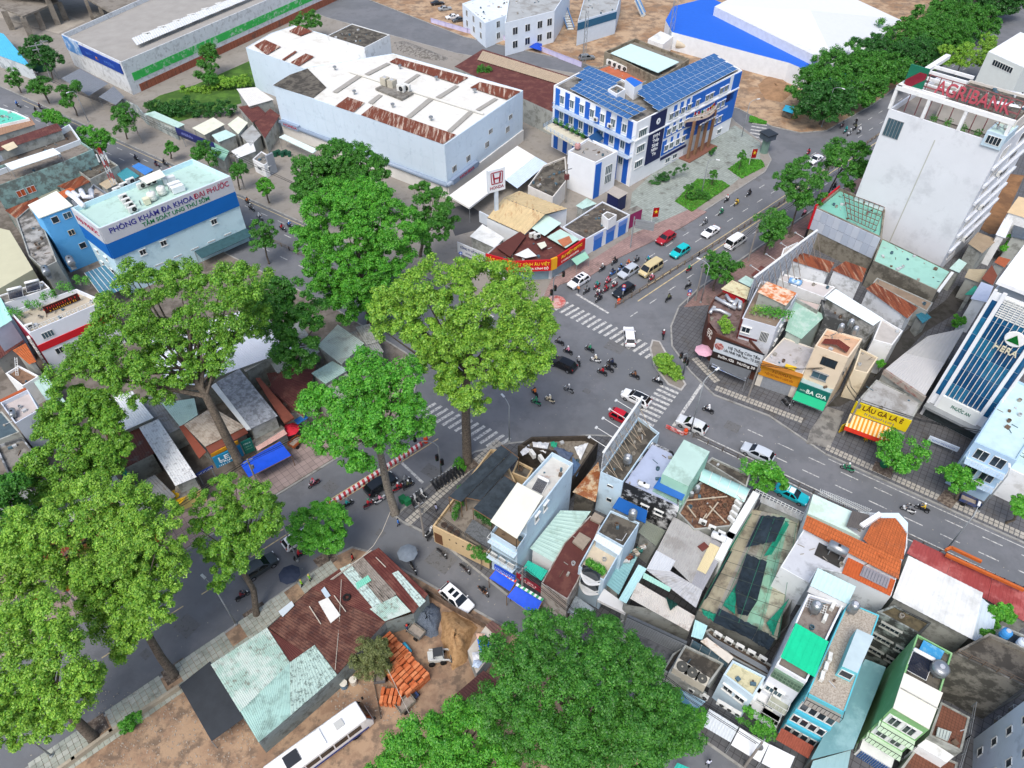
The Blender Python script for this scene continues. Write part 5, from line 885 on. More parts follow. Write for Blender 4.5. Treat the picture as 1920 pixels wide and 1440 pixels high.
for j in range(9):u=(j+.5)/9;MB().bar(at('f',1430+300*u,970+145*u,9.2),at('f',1395+300*u,1060+150*u,9.06),.04).build('skylight_bar',M('5f6670',.6),sk)
MB().slab(fz('f',(870,160,9.5),(1300,350,9.5),(1240,530,9.5),(1400,640,9.5),(805,372,9.5)),.9).build('mint_deck',M('cfe6dc',.7,.08,.5,'b2c6b2',.3,.4),oh.root)
sheet('dark_sheet',P('f','1310,340 1505,395 1440,565 1240,520',10.3),M('5f5b58',.8,.15),oh.root,.2);MB().slab(P('f','880,840 935,700 1235,860 1165,990',8.52),.02).build('pit_shade_plate',M('3b3a38',.9,.3,1),oh.root)  # flat plate on the deck; the tank pit's shade is painted as dark colour
MB().box(at('f',1510,460,10.2),(3.2,.55,.8),A2+1.15).build('chimney_duct',WHITE,oh.root)
mb=MB().slab(P('f','1560,370 1830,370 1935,480 1930,590 1800,425 1560,425',9.9),.5).build('gable_parapet',M('cfe3ea',.8,.06),oh.root)
htank('large steel horizontal tank on the orange roofed house',at('f',1105,840,8.5),2.0,.62,A2,.7)
lt=thing('lattice_fence','white lattice screen at the street edge of the orange roofed house','fence',at('f',930,150,8));a_,b_=at('f',920,160,8.6),at('f',1490,390,8.6)
for j in range(26):u=j/26;p=a_.lerp(b_,u);q=a_.lerp(b_,min(1,u+.07));MB().bar(p,up(q,9.7),.04).build('lath',FRW,lt);MB().bar(up(p,9.7),q,.04).build('lath',FRW,lt)
wsr=shed('house','house under a wide plain white sheet roof behind the red roof','12','790,245 1210,455 1150,718 700,482',7.6,GRIME,ROOFW,.5,cat='house',rib=0)
shed('shop_row','long red corrugated roof along the lower right street','12','820,155 1500,480 1480,640 780,232',4.6,GRIME,M('9a4644',.75,.12,.5,'b56a66',.35,.4),.35,cat='shop',rib=0,sub=3)
sg=thing('sign_frame','orange rimmed glass signboard lying along the red roof edge','sign',at('12',1200,280,4.8));MB().slab([at('12',1000,225,5.4),at('12',1440,420,5.4),at('12',1440,445,4.8),at('12',1000,250,4.8)],.1).build('panel',glass('5d6068',.3),sg)
for a_,b_ in (((1000,215),(1030,200)),((1030,200),(1200,280)),((1000,240),(1440,440))):MB().bar(at('12',*a_,5.6),at('12',*b_,5.6),.3,.4).build('rim',M('c0652f',.6),sg)
for j in range(9):u=j/8;MB().bar(at('12',1010+430*u,228+190*u,5.5),at('12',1005+430*u,250+195*u,4.9),.06).build('mullion',BLK,sg)
gs=B('stained_house','black stained concrete house with three dark window openings in a column','h','200,118 560,312 660,215 345,65',9.0,M('8f9690',.95,.2,.8,'3b3d3a',.6,.6,bump=.3),M('5f5640',.95,.3,.8,'3f3a2c',.4,1),par=.2)
gs.wins(0,(.45,),(1.8,4.5,7.0),w=1.9,h=.9,nx=4,fr=GRIME);gs.wins(0,(.88,),(1.8,4.5),w=.8,h=.9,nx=2,fr=GRIME)
# white house with bright green awning, teal house
wh=B('townhouse','white townhouse with bright green awning and steel tank on its roof','g','250,568 505,715 820,60 520,-30',10.4,M('dfe3ea',.8,.06,.4,'a9adb2',.2,.5,True),M('8b837c',.95,.2,1,'6a5f58',.35,1),par=.5,pt=.18)
plate('awning','bright green sheet awning on the white townhouse roof','awning',P('g','415,215 692,375 572,675 285,505',11.2),M('16c48e',.55,.08,1),.06,True,9.9,corr=.6)
wh.band(0,.02,.98,8.2,9.8,M('6f8a76',.9,.15,2),.25,'green_ledge')
a,d,nr,L=wh.ed(0)
for j in range(8):
    for r_ in (0,1):MB().box(wh.pt(0,.1+.115*j,8.7+.6*r_,.3),(.22,.12,.22),math.atan2(d.y,d.x)).build('pattern_block',M('4b6353',.9),wh.root)
for z in (1.6,4.8):wh.wins(0,(.22,.5),(z,),w=.9,h=1.4,pane=GLASSB);wh.slab(0,.35,.98,z-.5,1.1,rail=FRW,m=M('a8ab9c',.9,.2,1))
wh.band(0,0,1,3.4,3.65,WHITE,.8,'ledge');wh.band(0,0,1,.9,1.1,WHITE,1.6,'ledge')
vtank('large steel tank on a stand on the white townhouse roof',at('g',555,130,9.9),.55,1.3);shed('roof_room','pale mint box roof at the rear of the white townhouse','f','920,990 1350,1200 1260,1400 835,1190',11.2,WHITE,M('c3e0df',.6,.06),.5,z0=9.9,over=.05)
acrow('at the stair of the white townhouse roof',at('g',715,90,9.9),at('g',650,190,9.9),2,1.0);gr_=thing('roof_grille','white metal grille on the white townhouse deck','grille',at('g',600,60,9.95))
for j in range(9):MB().bar(at('g',520+20*j,10+8*j,10.05),at('g',500+20*j,80+8*j,10.05),.05).build('bar',FRW,gr_)
for j in range(4):MB().bar(at('g',515-6*j,15+20*j,10.08),at('g',680-6*j,80+20*j,10.08),.05).build('bar',FRW,gr_)
th=B('townhouse','turquoise banded townhouse with speckled tile roof deck','g','510,812 825,975 1120,150 855,40',10.6,M('5fbccb',.7,.06,.5),M('b3aa9c',.9,.25,5,'8a8072',.4,6),par=.12,pt=.12)
for z in (.9,3.9,6.9):th.band(0,.02,.98,z+.2,z+2.2,M('d5d9d8',.7,.05),.1,'window_band');th.wins(0,(.14,.38,.62,.86),(z+.4,),w=.75,h=1.5,nx=1,pane=GLASS,sill=False,off=.1)
for z in (3.2,6.2,9.3):th.band(0,0,1,z,z+.6,M('4fb4cc',.6,.05),.25,'ledge')
th.slab(0,.02,.98,10.0,.8,m=M('9a938a',.9),rail=BLK);rt=plate('porch_roof','red brown tiled porch roof below the turquoise townhouse','roof',fz('g',(295,1100,3.4),(570,1260,3.4),(520,1360,2.7),(245,1200,2.7)),M('8a4a3a',.9,.2,3),corr=.22)
sr=B('stair_room','turquoise stair room with clear sheet roof on the speckled deck','g','805,580 935,640 1075,330 930,265',12.6,M('6fc4cf',.5,.06),M('b7c9cd',.2,.1),z0=10.4,par=0);sr.win(0,.5,10.9,1.2,1.2,1,sill=False)
vtank('open topped steel tank on a stand on the speckled deck',at('g',870,130,10.5),.5,1.3);acrow('in the row along the left edge of the speckled deck',at('g',690,520,10.5),at('g',625,680,10.5),3,1.1)
shed('warehouse','long teal sheet roof sloping between the turquoise and the green house','g','1000,520 1175,590 900,1280 540,1370',4.2,GRIME,M('6d979c',.55,.1,.4,'8fb4b8',.35,.25),.9,cat='warehouse',rib=0);shed('warehouse','lower pale teal roof at the bottom edge below the green house','g','560,1380 880,1290 830,1560 500,1560',3.6,GRIME,M('93b6ba',.55,.1,.4),.9,cat='warehouse')
gn=B('townhouse','light green townhouse with cream sheet roof and solar heater','h','540,310 838,470 640,1115 325,935',10.0,M('7fb077',.8,.08,.4,'a0c193',.3,.4,True),DCONC,par=.35,pt=.15)
MB().slab(P('h','430,635 757,805 640,1112 335,932',10.7),.1).build('roof_sheet',M('e0ddd0',.6,.06,.4),gn.root);MB().bar(at('h',400,765,10.76),at('h',715,940,10.76),.08).build('roof_seam',GRIME,gn.root)
for z in (.5,3.7,6.9):gn.band(2,.05,.95,z+.2,z+2.1,M('e2e6e4',.7),.05,'front_panel');gn.slab(2,.0,1,z-.1,1.0,rail=BLK,m=M('c5dcc0',.8));gn.wins(2,(.32,.72),(z+.4,),w=1.0,h=1.6,nx=2,sill=False,off=.06)
bs=gn.band(2,.03,.97,.1,1.9,M('e2e6e4',.7),1.2,'blue_slat_panel')
for j in range(14):MB().box(gn.pt(2,.08+.062*j,1.0,1.3),(.12,.1,1.5),math.atan2(gn.ed(2)[1].y,gn.ed(2)[1].x)).build('slat',M('3a5f95',.6),bs)
heater('blue tubed solar heater on the green townhouse',at('h',545,590,9.7),A2,1.9,2.0);vtank('big round steel tank on the green townhouse',at('h',695,640,9.7),.8,1.0,stand=.4);plate('roof_sheet','bright blue sheet lean-to at the back of the green townhouse','roof',P('h','595,360 770,455 730,535 540,470',10.1),M('3d93c4',.5,.1,1.5,'7ab3c9',.3,2),.05)
dk=B('stained_block','large block with soot streaked wall facing the green townhouse','h','845,465 1445,750 1760,560 1150,300',9.0,M('8a877e',.95,.2,.6,'4a4944',.48,.6,True,bump=.3),DCONC,par=.5)
fence('rusty rail along the top of the soot streaked wall',[at('h',860,470,9.0),at('h',1440,745,9.0)],.9,M('6b5d50',.8),1.2,z=9.0)
for i,(s,z,lb) in enumerate((('740,880 985,1010 915,1300 640,1165',5.6,'moss stained brown tiled roof with a barred skylight'),('540,1255 885,1395 850,1560 380,1470',3.2,'lower brown tiled roof at the bottom right'))):q=P('h',s,z);b=B('tiled_house',lb,'h',s,z,GRIME,TILEB,par=.12);
sk=plate('skylight','square barred skylight in the brown tiled roof','skylight',P('h','715,1095 830,1135 800,1210 700,1165',5.9),M('b9c4bf',.3,.1),.2)
for j in range(5):MB().bar(at('h',715+26*j,1097+10*j,5.95),at('h',700+24*j,1165+11*j,5.95),.04).build('bar',FRG,sk)
B('white_room','small white room with dark doorway between the brown tiled roofs','h','540,1250 620,1190 850,1340 790,1395',4.6,WHITE,WHITE,par=0)
fence('grey pipe fence along the narrow gap beside the brown tiled roofs',[at('h',1035,890,4),at('h',985,1170,4),at('h',905,1440,4)],1.2,FRG,1.5,z=3.0)
c0=at('h',1010,1200);wd_=Vector((-.45,-.89,0));we_=Vector((.89,-.45,0));wt_=B('white_tower','plain pale white building with dark windows at the bottom right corner','h','',16,M('c9d3e2',.8,.06,.4,'a3adbb',.2,.5,True),CONC,poly=[c0,c0+wd_*20,c0+wd_*20+we_*14,c0+we_*14])
for z in (1.2,4.2,7.2,10.2,13.2):wt_.wins(0,(.1,.26,.42,.58,.74),(z,),w=.9,h=1.2,nx=1,sill=False)
for z in (4.0,7.0,10.0):wt_.slab(3,.85,.98,z,.9,m=DCONC,rail=FRG)
sn=B('netted_house','house under dark green shade net with tanks at the right edge','12','1250,800 1320,640 1560,740 1480,930',8.4,GRIME,NETK,par=.3);vtank('blue plastic water tank under the shade net',at('12',1310,710,8.1),.5,1.0,M('3f8fd0',.5));vtank('white and blue water tank on the shade net house',at('12',1400,760,8.1),.45,.9,M('cfdbe6',.5))
for i in range(3):tree(f'{["left", "middle", "right"][i]} small palm like tree behind the white sheet roof',['1190,690 1230,660 1285,680 1280,730 1230,750','1235,590 1270,530 1330,520 1345,590 1300,640 1250,650','1320,560 1350,500 1390,560 1370,620 1330,620'][i],None,6,k='12',kind='b',trunk=.1,r=.8,leaf=.5,npl=90,limbs=5)
MB_=shed('lean_to','white and blue sheet lean-to under the palms','12','1200,480 1290,560 1240,780 1150,715',6.5,GRIME,M('c9d8e2',.6,.1),.4)
lamp('street lamp with white globe head among the low roofs by the street','12',1000,215,8.2,(.6,.8),1.4)
# ---------------------------------------------------------------- building yard at the bottom: patched roofs, sand, bricks, coach
GRN=M('a3c0b6',.7,.15,.6,'6f6458',.3,2.2,d2=('c3d0ca',.4,.5));GRN2=M('b8cdc8',.7,.15,.6,'55504a',.3,3.0)
yd=B('patched_shed','long low shed with patched maroon and pale green sheet roof beside the pavement','0','395,1246 500,1177 583,1103 637,1067 710,1027 803,1114 775,1150 722,1166 632,1266 546,1341 485,1392',3.3,M('8f9a99',.85,.2,1,'5d6260',.35,1),ROOFG,par=0,cat='shed',deck=False)
for s,m,z,pt_ in (('70,650 310,430 730,618 450,920',M('57362f',.85,.2,.6,'705044',.45,.6,d2=('483230',.3,1.5),bump=.3),3.42,.28),('310,430 470,320 870,560 725,620',MAROON,3.40,.28),('62,650 200,745 332,750 190,850',MAROON,3.38,.28),('470,320 530,290 775,500 700,590',GRN2,3.50,.2),('530,290 600,250 790,460 720,530',M('8f8880',.8,.15,.8,'6b645c',.4,1),3.53,.2),('640,545 790,470 872,560 725,615',GRN,3.56,.18),('600,250 690,200 968,462 884,572',M('5d302c',.8,.15,.6,'73483f',.35,.6),3.46,.28),('765,345 800,330 955,500 920,535',GRN2,3.58,.2),('190,846 330,748 458,916 195,1144',M('adc6be',.7,.15,.7,'4f5a55',.34,3),3.5,.2),('-255,858 62,650 192,848 -90,1125',GRN,3.46,.2),('-90,1120 190,848 197,1143 15,1296',M('a3c6be',.7,.12,.6,'7a938b',.35,.5),3.44,.25),('560,400 630,355 650,385 570,435',M('7cc9b2',.6,.08),3.62,.2)):sh4('10',s,z,m,yd.root,pt_)
for s,m in (('350,505 405,480 475,580 420,625',M('dcdcd8',.7,.1)),('365,440 385,420 420,470 395,485',M('b9c9d6',.6,.1)),('125,560 200,500 215,525 150,590',M('c3cfd6',.6,.1))):MB().slab(P('10',s,3.66),.03).build('loose_sheet',m,yd.root)
for i,(a_,b_) in enumerate((((420,380),(650,215)),((440,470),(505,560)),((300,530),(365,630)),((675,255),(730,310)))):t=thing('pole',f'{ORD[i]} loose pole from the pavement lying on the patched roof','pole',at('10',*a_,3.7));MB().tube([at('10',*a_,3.7),at('10',*b_,3.72)],.06,6).build('shaft',M('bdb6aa',.9),t)
t=thing('tyre','old tyre lying on the maroon part of the patched roof','tyre',at('10',510,480,3.5));MB().lathe(at('10',510,480,3.6),[(.25,-.08),(.45,-.08),(.5,0),(.45,.1),(.25,.08)],14).build('ring',TYRE,t)
plate('tarpaulin_roof','black tarpaulin lean-to at the left end of the patched shed','tarpaulin',fz('9',(1010,975,2.4),(1180,840,3.2),(1370,1160,3.2),(1190,1290,2.2)),M('2f343a',.7,.2,.8),.05,True,.1)
freewall('yard_wall','low stone capped wall between the slab pavement and the yard',P('9','1010,1000 640,1245 430,1400 330,1470'),.9,M('a59c8a',.9,.2,1),.35)
freewall('lane_fence','rusty sheet fence along the side lane beside the sand',P('10','960,465 1110,560 1260,640 1400,720'),1.5,M('7b6a5c',.85,.3,1.5,'4f4036',.4,1.5),.08,cat='fence')
def heap(name,label,k,s,h,m,seed):
    q=P(k,s);c=sum(q,Vector())/len(q);t=thing(name,label,'heap',(c.x,c.y,.13));r=random.Random(seed);mb=MB();n=24;rings=7;per=[]
    for i in range(n):
        u=i/n*len(q);a,b=q[int(u) % len(q)],q[(int(u)+1) % len(q)];per.append(a.lerp(b,u-int(u)))
    for j in range(rings+1):
        f=j/rings
        for i in range(n):p=per[i].lerp(c,f)+Vector((r.uniform(-.15,.15),r.uniform(-.15,.15),0));mb.v.append((p.x,p.y,.1+h*math.sin(f*PI/2)**.9*(1+.1*r.uniform(-1,1))))
    for j in range(rings):
        for i in range(n):a=j*n+i;b=j*n+(i+1) % n;mb.f.append((a,b,b+n,a+n));mb.m.append(0)
    mb.build('mound',m,t,True);return t
heap('gravel_heap','blue grey gravel heap beside the patched shed','10','850,605 900,545 970,508 1040,540 1045,600 1025,700 985,715 935,690',1.5,M('6b7684',.95,.25,8,'4d5661',.45,9,bump=1.0,fine=14),1);heap('sand_heap','tan sand heap behind the small loader','10','1040,570 1110,560 1250,650 1200,760 1180,850 1110,900 1080,830 1040,720',1.7,M('b28f66',.95,.2,1.5,'92714d',.4,2,bump=.8,fine=8),2)
BR=[M('cb7448',.9,.2,4),M('bd663c',.9,.2,4),M('d58558',.9,.2,4)];br_me=[MB().box((0,0,0),(.78,.36,.32)).mesh('brick',m) for m in BR]
def stack(label,k,x,y,nx,ny,nz,ang):
    p=at(k,x,y);t=thing('brick_stack',label,'brick stack',(p.x,p.y,.13),ang)
    for i in range(nx):
        for j in range(ny):
            h_=nz-(1 if (i*7+j*3) % 5==0 else 0)
            for q in range(h_):
                if 0<i<nx-1 and 0<j<ny-1 and q<h_-1:continue
                o=bpy.data.objects.new('brick',br_me[(i+j+q) % 3]);COL.objects.link(o);o.parent=t;o.location=((i-nx/2)*.5,(j-ny/2)*.82,.17+q*.33);o.rotation_euler=(0,0,PI/2+random.uniform(-.04,.04)+(PI/2 if (q+i) % 4==0 and False else 0))
stack('large far stack of orange hollow bricks by the olive shrub','10',785,820,8,4,5,A2-.15);stack('middle stack of orange hollow bricks, nearest the loader','10',880,930,8,4,5,A2-.15);stack('small low stack of orange bricks beside the blue engined cart','10',785,1040,5,2,4,A2+.5)
def cart(label,k,x,y,ang,col='8b8a84',eng=True):
    p=at(k,x,y);t=thing('dump_cart',label,'cart',(p.x,p.y,.13));t.rotation_euler=(0,0,ang);b=MB()
    for c,d in (((0,0,.62),(2.0,1.2,.08)),((0,.58,.85),(2.0,.06,.5)),((0,-.58,.85),(2.0,.06,.5)),((.98,0,.85),(.06,1.2,.5)),((-.98,0,.85),(.06,1.2,.5))):b.box(c,d)
    local('bed',b,M(col,.8,.2,2,'5d554b',.35,2),t);local('load',MB().box((0,0,.7),(1.8,1.05,.1)),M('9a9186',.95,.3,3),t)
    for s in (-1,1):local('wheel',MB().lathe((-.4,s*.68,.3),[(.05,-.07),(.28,-.08),(.3,0),(.28,.08),(.05,.07)],12,'x',PI/2),TYRE,t)
    local('wheel',MB().lathe((1.6,0,.28),[(.05,-.07),(.26,-.08),(.28,0),(.26,.08),(.05,.07)],12,'x',PI/2),TYRE,t);local('frame',MB().bar((.9,0,.55),(1.8,0,.5),.12),BLK,t)
    if eng:local('engine',MB().box((1.35,0,.72),(.55,.5,.4)),M('2d4470',.6,.2,3),t);local('seat',MB().box((1.15,0,1.0),(.4,.45,.12)),BLK,t);local('handlebar',MB().tube([(1.6,-.4,1.15),(1.65,0,1.1),(1.6,.4,1.15)],.03,6).tube([(1.65,0,1.1),(1.6,0,.4)],.04,6),BLK,t)
cart('grey dump cart with red engine cover at the gravel heap','10',905,690,rad(145));cart('grey dump cart parked under the olive shrub','10',705,930,rad(95),'6f7276');cart('dump cart with blue engine below the brick stacks','10',845,1095,A1,'8f8b7c')
p=at('10',1035,830);t=thing('skid_loader','small white and black skid steer loader in front of the sand heap','loader',(p.x,p.y,.13));t.rotation_euler=(0,0,rad(10))
local('body',MB().box((-.35,0,.75),(1.7,1.1,.7)).box((-1.0,0,1.1),(.6,1.0,.5)),M('c9ccc8',.6,.15,2),t);local('cab',MB().box((-.1,0,1.95),(1.1,1.0,.08)).bar((.42,.46,1.1),(.42,.46,1.95),.08).bar((.42,-.46,1.1),(.42,-.46,1.95),.08).bar((-.6,.46,1.1),(-.6,.46,1.95),.08).bar((-.6,-.46,1.1),(-.6,-.46,1.95),.08),M('3a3c3e',.6),t)
for s in (-1,1):local('lift_arm',MB().bar((-1.1,s*.62,1.5),(1.0,s*.62,.8),.12,.2).bar((1.0,s*.62,.8),(1.25,s*.62,.35),.12,.18),M('d8dad6',.6,.15,2),t)
local('bucket',MB().box((1.45,0,.25),(.5,1.6,.08)).box((1.25,0,.45),(.08,1.6,.45)).box((1.45,.78,.4),(.5,.05,.35)).box((1.45,-.78,.4),(.5,.05,.35)),M('6a6c6a',.6,.2,3),t)
for x in (.35,-.95):
    for s in (-1,1):local('wheel',MB().lathe((x,s*.68,.38),[(.08,-.12),(.34,-.13),(.38,0),(.34,.13),(.08,.12)],12,'x',PI/2),TYRE,t)
cloth('tarpaulin','blue plastic bundle beside the brick stack','tarpaulin',P('10','815,745 840,730 878,780 860,800',.9),M('3fb0d4',.5,.15,3),-.5,6,wav=.2)
jr=B('junk_roof','pale roof heaped with blue and white plastic sheets beside the sand','10','1190,780 1300,630 1400,700 1240,910',2.6,GRIME,M('c4beb2',.8,.2,1),par=0,cat='shed')
for i,(s,c) in enumerate((('1240,700 1290,690 1330,770 1260,790','2f6fd0'),('1235,680 1290,685 1280,730 1250,735','e0b8a0'),('1215,790 1290,780 1280,830 1220,840','d8dade'),('1225,830 1280,840 1250,880 1215,870','c4d4e8'))):cloth('plastic_sheet',['blue crumpled plastic on the junk roof','peach cloth on the junk roof','white crumpled plastic on the junk roof','pale blue plastic at the near end of the junk roof'][i],'plastic sheet',P('10',s,2.9),M(c,.6,.2,3),-.35,6,wav=.25)
shed('shed','dark maroon sheet roof half under the huge round tree','10','1105,1040 1280,890 1420,1000 1270,1180',3.0,GRIME,M('5b3a36',.8,.2,.6),.3)
shed('shed','dark maroon ribbed roof end next to the junk roof','10','1290,640 1330,610 1420,680 1390,740',2.8,GRIME,M('6b4f48',.8,.2,.8),.3)
for i,(x,y) in enumerate(((500,985),(553,965))):p=at('10',x,y);t=thing('drum',['blue lidded drum beside the shed wall','white lidded drum beside the shed wall'][i],'drum',(p.x,p.y,.13));MB().lathe((p.x,p.y,.13),[(.4,0),(.42,.4),(.4,.9),(.01,.92)],14).build('barrel',M(['6f8aa0','cfc8ba'][i],.7,.2,2),t);MB().lathe((p.x,p.y,1.05),[(.42,0),(.42,.06),(.01,.08)],14).build('lid',M('d8d4c8',.7,.15),t)
# coach
def coach(label,k,x,y,ang,L=11.5):
    p=at(k,x,y,1.5);t=thing('coach',label,'coach',(p.x,p.y,.13),ang);H_=3.1;W_=2.45;wp=M('e9ebec',.35,.05,1.0,'c4c4bf',.2,.8)
    prof=[(L/2,.45,1.15,.9),(L/2-.15,.35,1.7,1.15),(L/2-.7,.33,H_-.1,1.2),(L/2-1.3,.33,H_,W_/2),(-L/2+.5,.33,H_,W_/2),(-L/2+.1,.35,H_-.3,1.18),(-L/2,.45,2.6,1.1)];mb=MB();n=8
    for X,z0,z1,w_ in prof:mb.v+=[(X,-w_*.95,z0),(X,-w_,z0+.4),(X,-w_*.98,z1-.2),(X,-w_*.85,z1),(X,w_*.85,z1),(X,w_*.98,z1-.2),(X,w_,z0+.4),(X,w_*.95,z0)]
    for i in range(len(prof)-1):
        for j in range(n):mb.f.append((i*n+j,i*n+(j+1) % n,(i+1)*n+(j+1) % n,(i+1)*n+j));mb.m.append(0)
    mb.f+=[tuple(range(n)),tuple(range(len(prof)*n-1,len(prof)*n-n-1,-1))];mb.m+=[0,0];local('body',sharp(mb.mesh('body',wp),30),None,t)
    for s in (-1,1):
        for i in range(6):local('side_window',MB().box((L/2-2.2-i*1.6,s*(W_/2-.005),2.05),(1.45,.05,.95)),DGLASS,t)
        local('stripe',MB().box((0,s*(W_/2+.012),.75),(L-1.5,.03,.35)),M('2b3a78',.5),t)
        for X in (L/2-2.3,-L/2+2.6):local('wheel',MB().lathe((X,s*1.08,.48),[(.2,-.14),(.45,-.15),(.48,0),(.45,.15),(.2,.14)],16,'x',PI/2),TYRE,t)
        local('mirror',MB().box((L/2+.1,s*1.3,2.0),(.2,.12,.5)),BLK,t)
    local('windshield',MB().slab([(L/2-.1,-1.05,1.68),(L/2-.1,1.05,1.68),(L/2-.62,1.1,2.85),(L/2-.62,-1.1,2.85)],.06),DGLASS,t)
    for x_,d_,m in ((L/2-3.2,(.9,.8,.12),'b9bbb8'),(-.6,(2.6,1.7,.22),'eceeee'),(-L/2+3.0,(1.5,1.3,.2),'2b2f36')):local('roof_unit',MB().box((x_,0,H_+.08),d_),M(m,.6,.1),t)
coach('white coach with roof hatch parked in the dirt yard at the bottom edge','10',360,1320,math.atan2(.62,.78))
fence('thin bamboo rail leaning beside the brick stacks',P('10','665,960 705,1165'),.5,M('5a554e',.9),1.5);umbrella('dark blue vendor umbrella on the slab pavement',at('10',212,405),1.35,'2a3346');umbrella('grey vendor umbrella at the corner of the side lane',at('10',862,285),1.3,'6f7a85')
cl=MB()
rb=random.Random(8)
for i in range(700):q=at('9',rb.uniform(560,1440),rb.uniform(1010,1440));s_=rb.uniform(.04,.16);cl.box((q.x,q.y,.15),(s_,s_*.7,s_*.5),rb.uniform(0,3))
for i in range(260):q=at('10',rb.uniform(420,900),rb.uniform(920,1180));s_=rb.uniform(.05,.2);cl.box((q.x,q.y,.15),(s_,s_*.7,s_*.5),rb.uniform(0,3))
o=cl.build('rubble_litter',M('a59b8e',.95,.35,3));tag(o,'scattered pale rubble and litter over the dirt yard','rubble',kind='stuff')
# ---------------------------------------------------------------- left block: clinic, blue house, low roofs under the big trees
CYAN=M('c9e6ef',.7,.06,.4,'a9c8d4',.2,.5,True);DBLUE=M('1468b8',.6,.06,.5);SGREY=M('c3c6cc',.6,.05)
cl=B('clinic','pale blue clinic with big lettered parapet and cluttered roof','k','410,470 1590,0 1248,-155 165,285',14.0,CYAN,MINT,par=.9,pt=.2,cat='clinic')
cl.sign(0,0,1,10.95,14.02,SGREY,[('PHÒNG KHÁM ĐA KHOA',.365,1.55,1.0,'38378c',15.2),('ĐẠI PHƯỚC',.825,1.55,1.0,'a83350',6.9),('TẦM SOÁT UNG THƯ SỚM',.53,.4,.8,'17794a',12.6)],.25);cl.band(0,0,1,7.9,10.95,DBLUE,.25,'blue_band')
cl.sign(3,0,1,10.95,14.02,SGREY,[('ĐẠI PHƯỚC',.5,1.2,.9,'a83350',8.0)],.2);cl.band(3,0,1,7.9,10.95,DBLUE,.2,'blue_band')
cl.wins(0,(.2,.36,.77),(6.3,),w=1.1,h=1.1,nx=2,sill=True,pane=GLASS);cl.wins(0,(.12,.27,.42,.56,.7,.84),(3.2,),w=1.6,h=.22,nx=1,sill=False,pane=GLASS);cl.wins(3,(.25,.6),(3.0,5.6),w=.8,h=.9,nx=1)
plate('glass_canopy','dark green glass canopy along the foot of the clinic','canopy',[cl.pt(0,.55,2.9,.1),cl.pt(0,1.0,2.9,.1),cl.pt(0,1.0,2.5,2.6),cl.pt(0,.55,2.5,2.6)],glass('34545a',.2),.08,True,.13)
z_=13.2
for i,(x,y,n_,dx,dy,r_) in enumerate(((585,150,3,60,-40,1.2),(640,215,4,28,36,1.2),(800,110,3,50,-20,1.3))):acrow(['in the back left group on the clinic roof','in the long double row on the clinic roof','in the middle group on the clinic roof'][i],at('k',x,y,z_),at('k',x+dx*(n_-1),y+dy*(n_-1),z_),n_,.8,1.6)
for i,(x,y) in enumerate(((900,215),(985,165))):vtank(['round white fan drum nearest the clinic sign','round white fan drum with red base on the clinic roof'][i],at('k',x,y,z_),.75,1.3,M('dcdcd4',.6,.1),.1)
for i,(x,y) in enumerate(((850,250),(1100,110),(1130,140),(1050,60),(860,60))):q=at('k',x,y,z_);t=thing('roof_machine',['cream box machine beside the fan drums','white long duct box at the right of the clinic machines','white duct box nearest the mint roof part','white round ended duct behind the machines','steel tank box at the back of the clinic roof'][i],'machine',q);MB().box(q+Vector((0,0,.6)),(2.2 if i else 1.0,1.0,1.1),A1).build('casing',M(['d8d4b8','e4e6e6','dfe2e4','d8dadc','b9bec2'][i],.5,.1),t);MB().tube([q+Vector((-.9,-.6,1.0)),q+Vector((-.9,-.6,.1))],.12,6).build('pipe',STEEL,t)
plate('roof_sheet','cream sheet cover over the back of the clinic roof','roof',P('k','770,20 960,-60 1010,0 840,70',15.2),M('e2e3d4',.6,.05),.08,True,13.2)
dq=thing('duct','bent white ventilation ducts at the back left of the clinic roof','duct',at('k',250,170,13.2))
for pts_ in (((130,150),(200,200),(270,270)),((180,150),(230,190),(260,150)),((250,130),(280,190),(340,190),(340,130))):MB().tube([at('k',x,y,13.9) for x,y in pts_],.45,10).build('pipe',M('e3e6ea',.4,.05),dq,True)
B('roof_pit','grey walled pit with gravel floor at the back left of the clinic','k','160,220 300,150 360,70 510,170 300,260',13.4,M('7d848c',.8),M('a89f96',.9,.3,2),z0=12,par=.6)
bl=B('townhouse','bright sky blue house with cream roof sheet left of the clinic','i','465,1075 810,945 640,795 335,945',11.8,M('66b6ee',.75,.08,.5,'4fa0da',.2,.5),M('dfe4d6',.6,.05),par=0)
MB().slab([p+Vector((0,0,.25)) for p in P('i','440,1090 825,945 640,780 320,940',11.8)],.12).build('roof_sheet',M('e2e6d8',.6,.05),bl.root);bl.win(0,.35,10.0,1.2,1.3,1,sill=False);bl.win(0,.75,10.0,1.4,1.2,2,sill=False,pane=GLASSB);bl.win(0,.62,6.8,1.1,1.1,2,fr=CREAM,sill=False);bl.win(0,.75,3.6,1.2,1.2,1,sill=False)
plate('glass_canopy','sloping glazed canopy between the sky blue house and the red banded house','canopy',fz('j',(950,430,4.6),(1180,340,4.6),(1430,600,3.2),(1150,700,3.2)),glass('4f7f94',.15),.06)
for j in range(6):u=j/5;q0,q1=at('j',950+230*u,430-90*u,4.68),at('j',1150+280*u,700-100*u,3.28);t=thing('canopy_bar',f'{ORD[j]} white glazing bar from the left on the sloping glazed canopy','bar',q0);MB().bar(q0,q1,.08).build('bar',FRW,t)
for i,(x,y) in enumerate(((555,480),(830,370))):htank(['steel water tank on the roof left of the sky blue house','steel water tank in front of the sky blue house'][i],at('j',x,y,7.0),2.0,.6,2.2,.8)
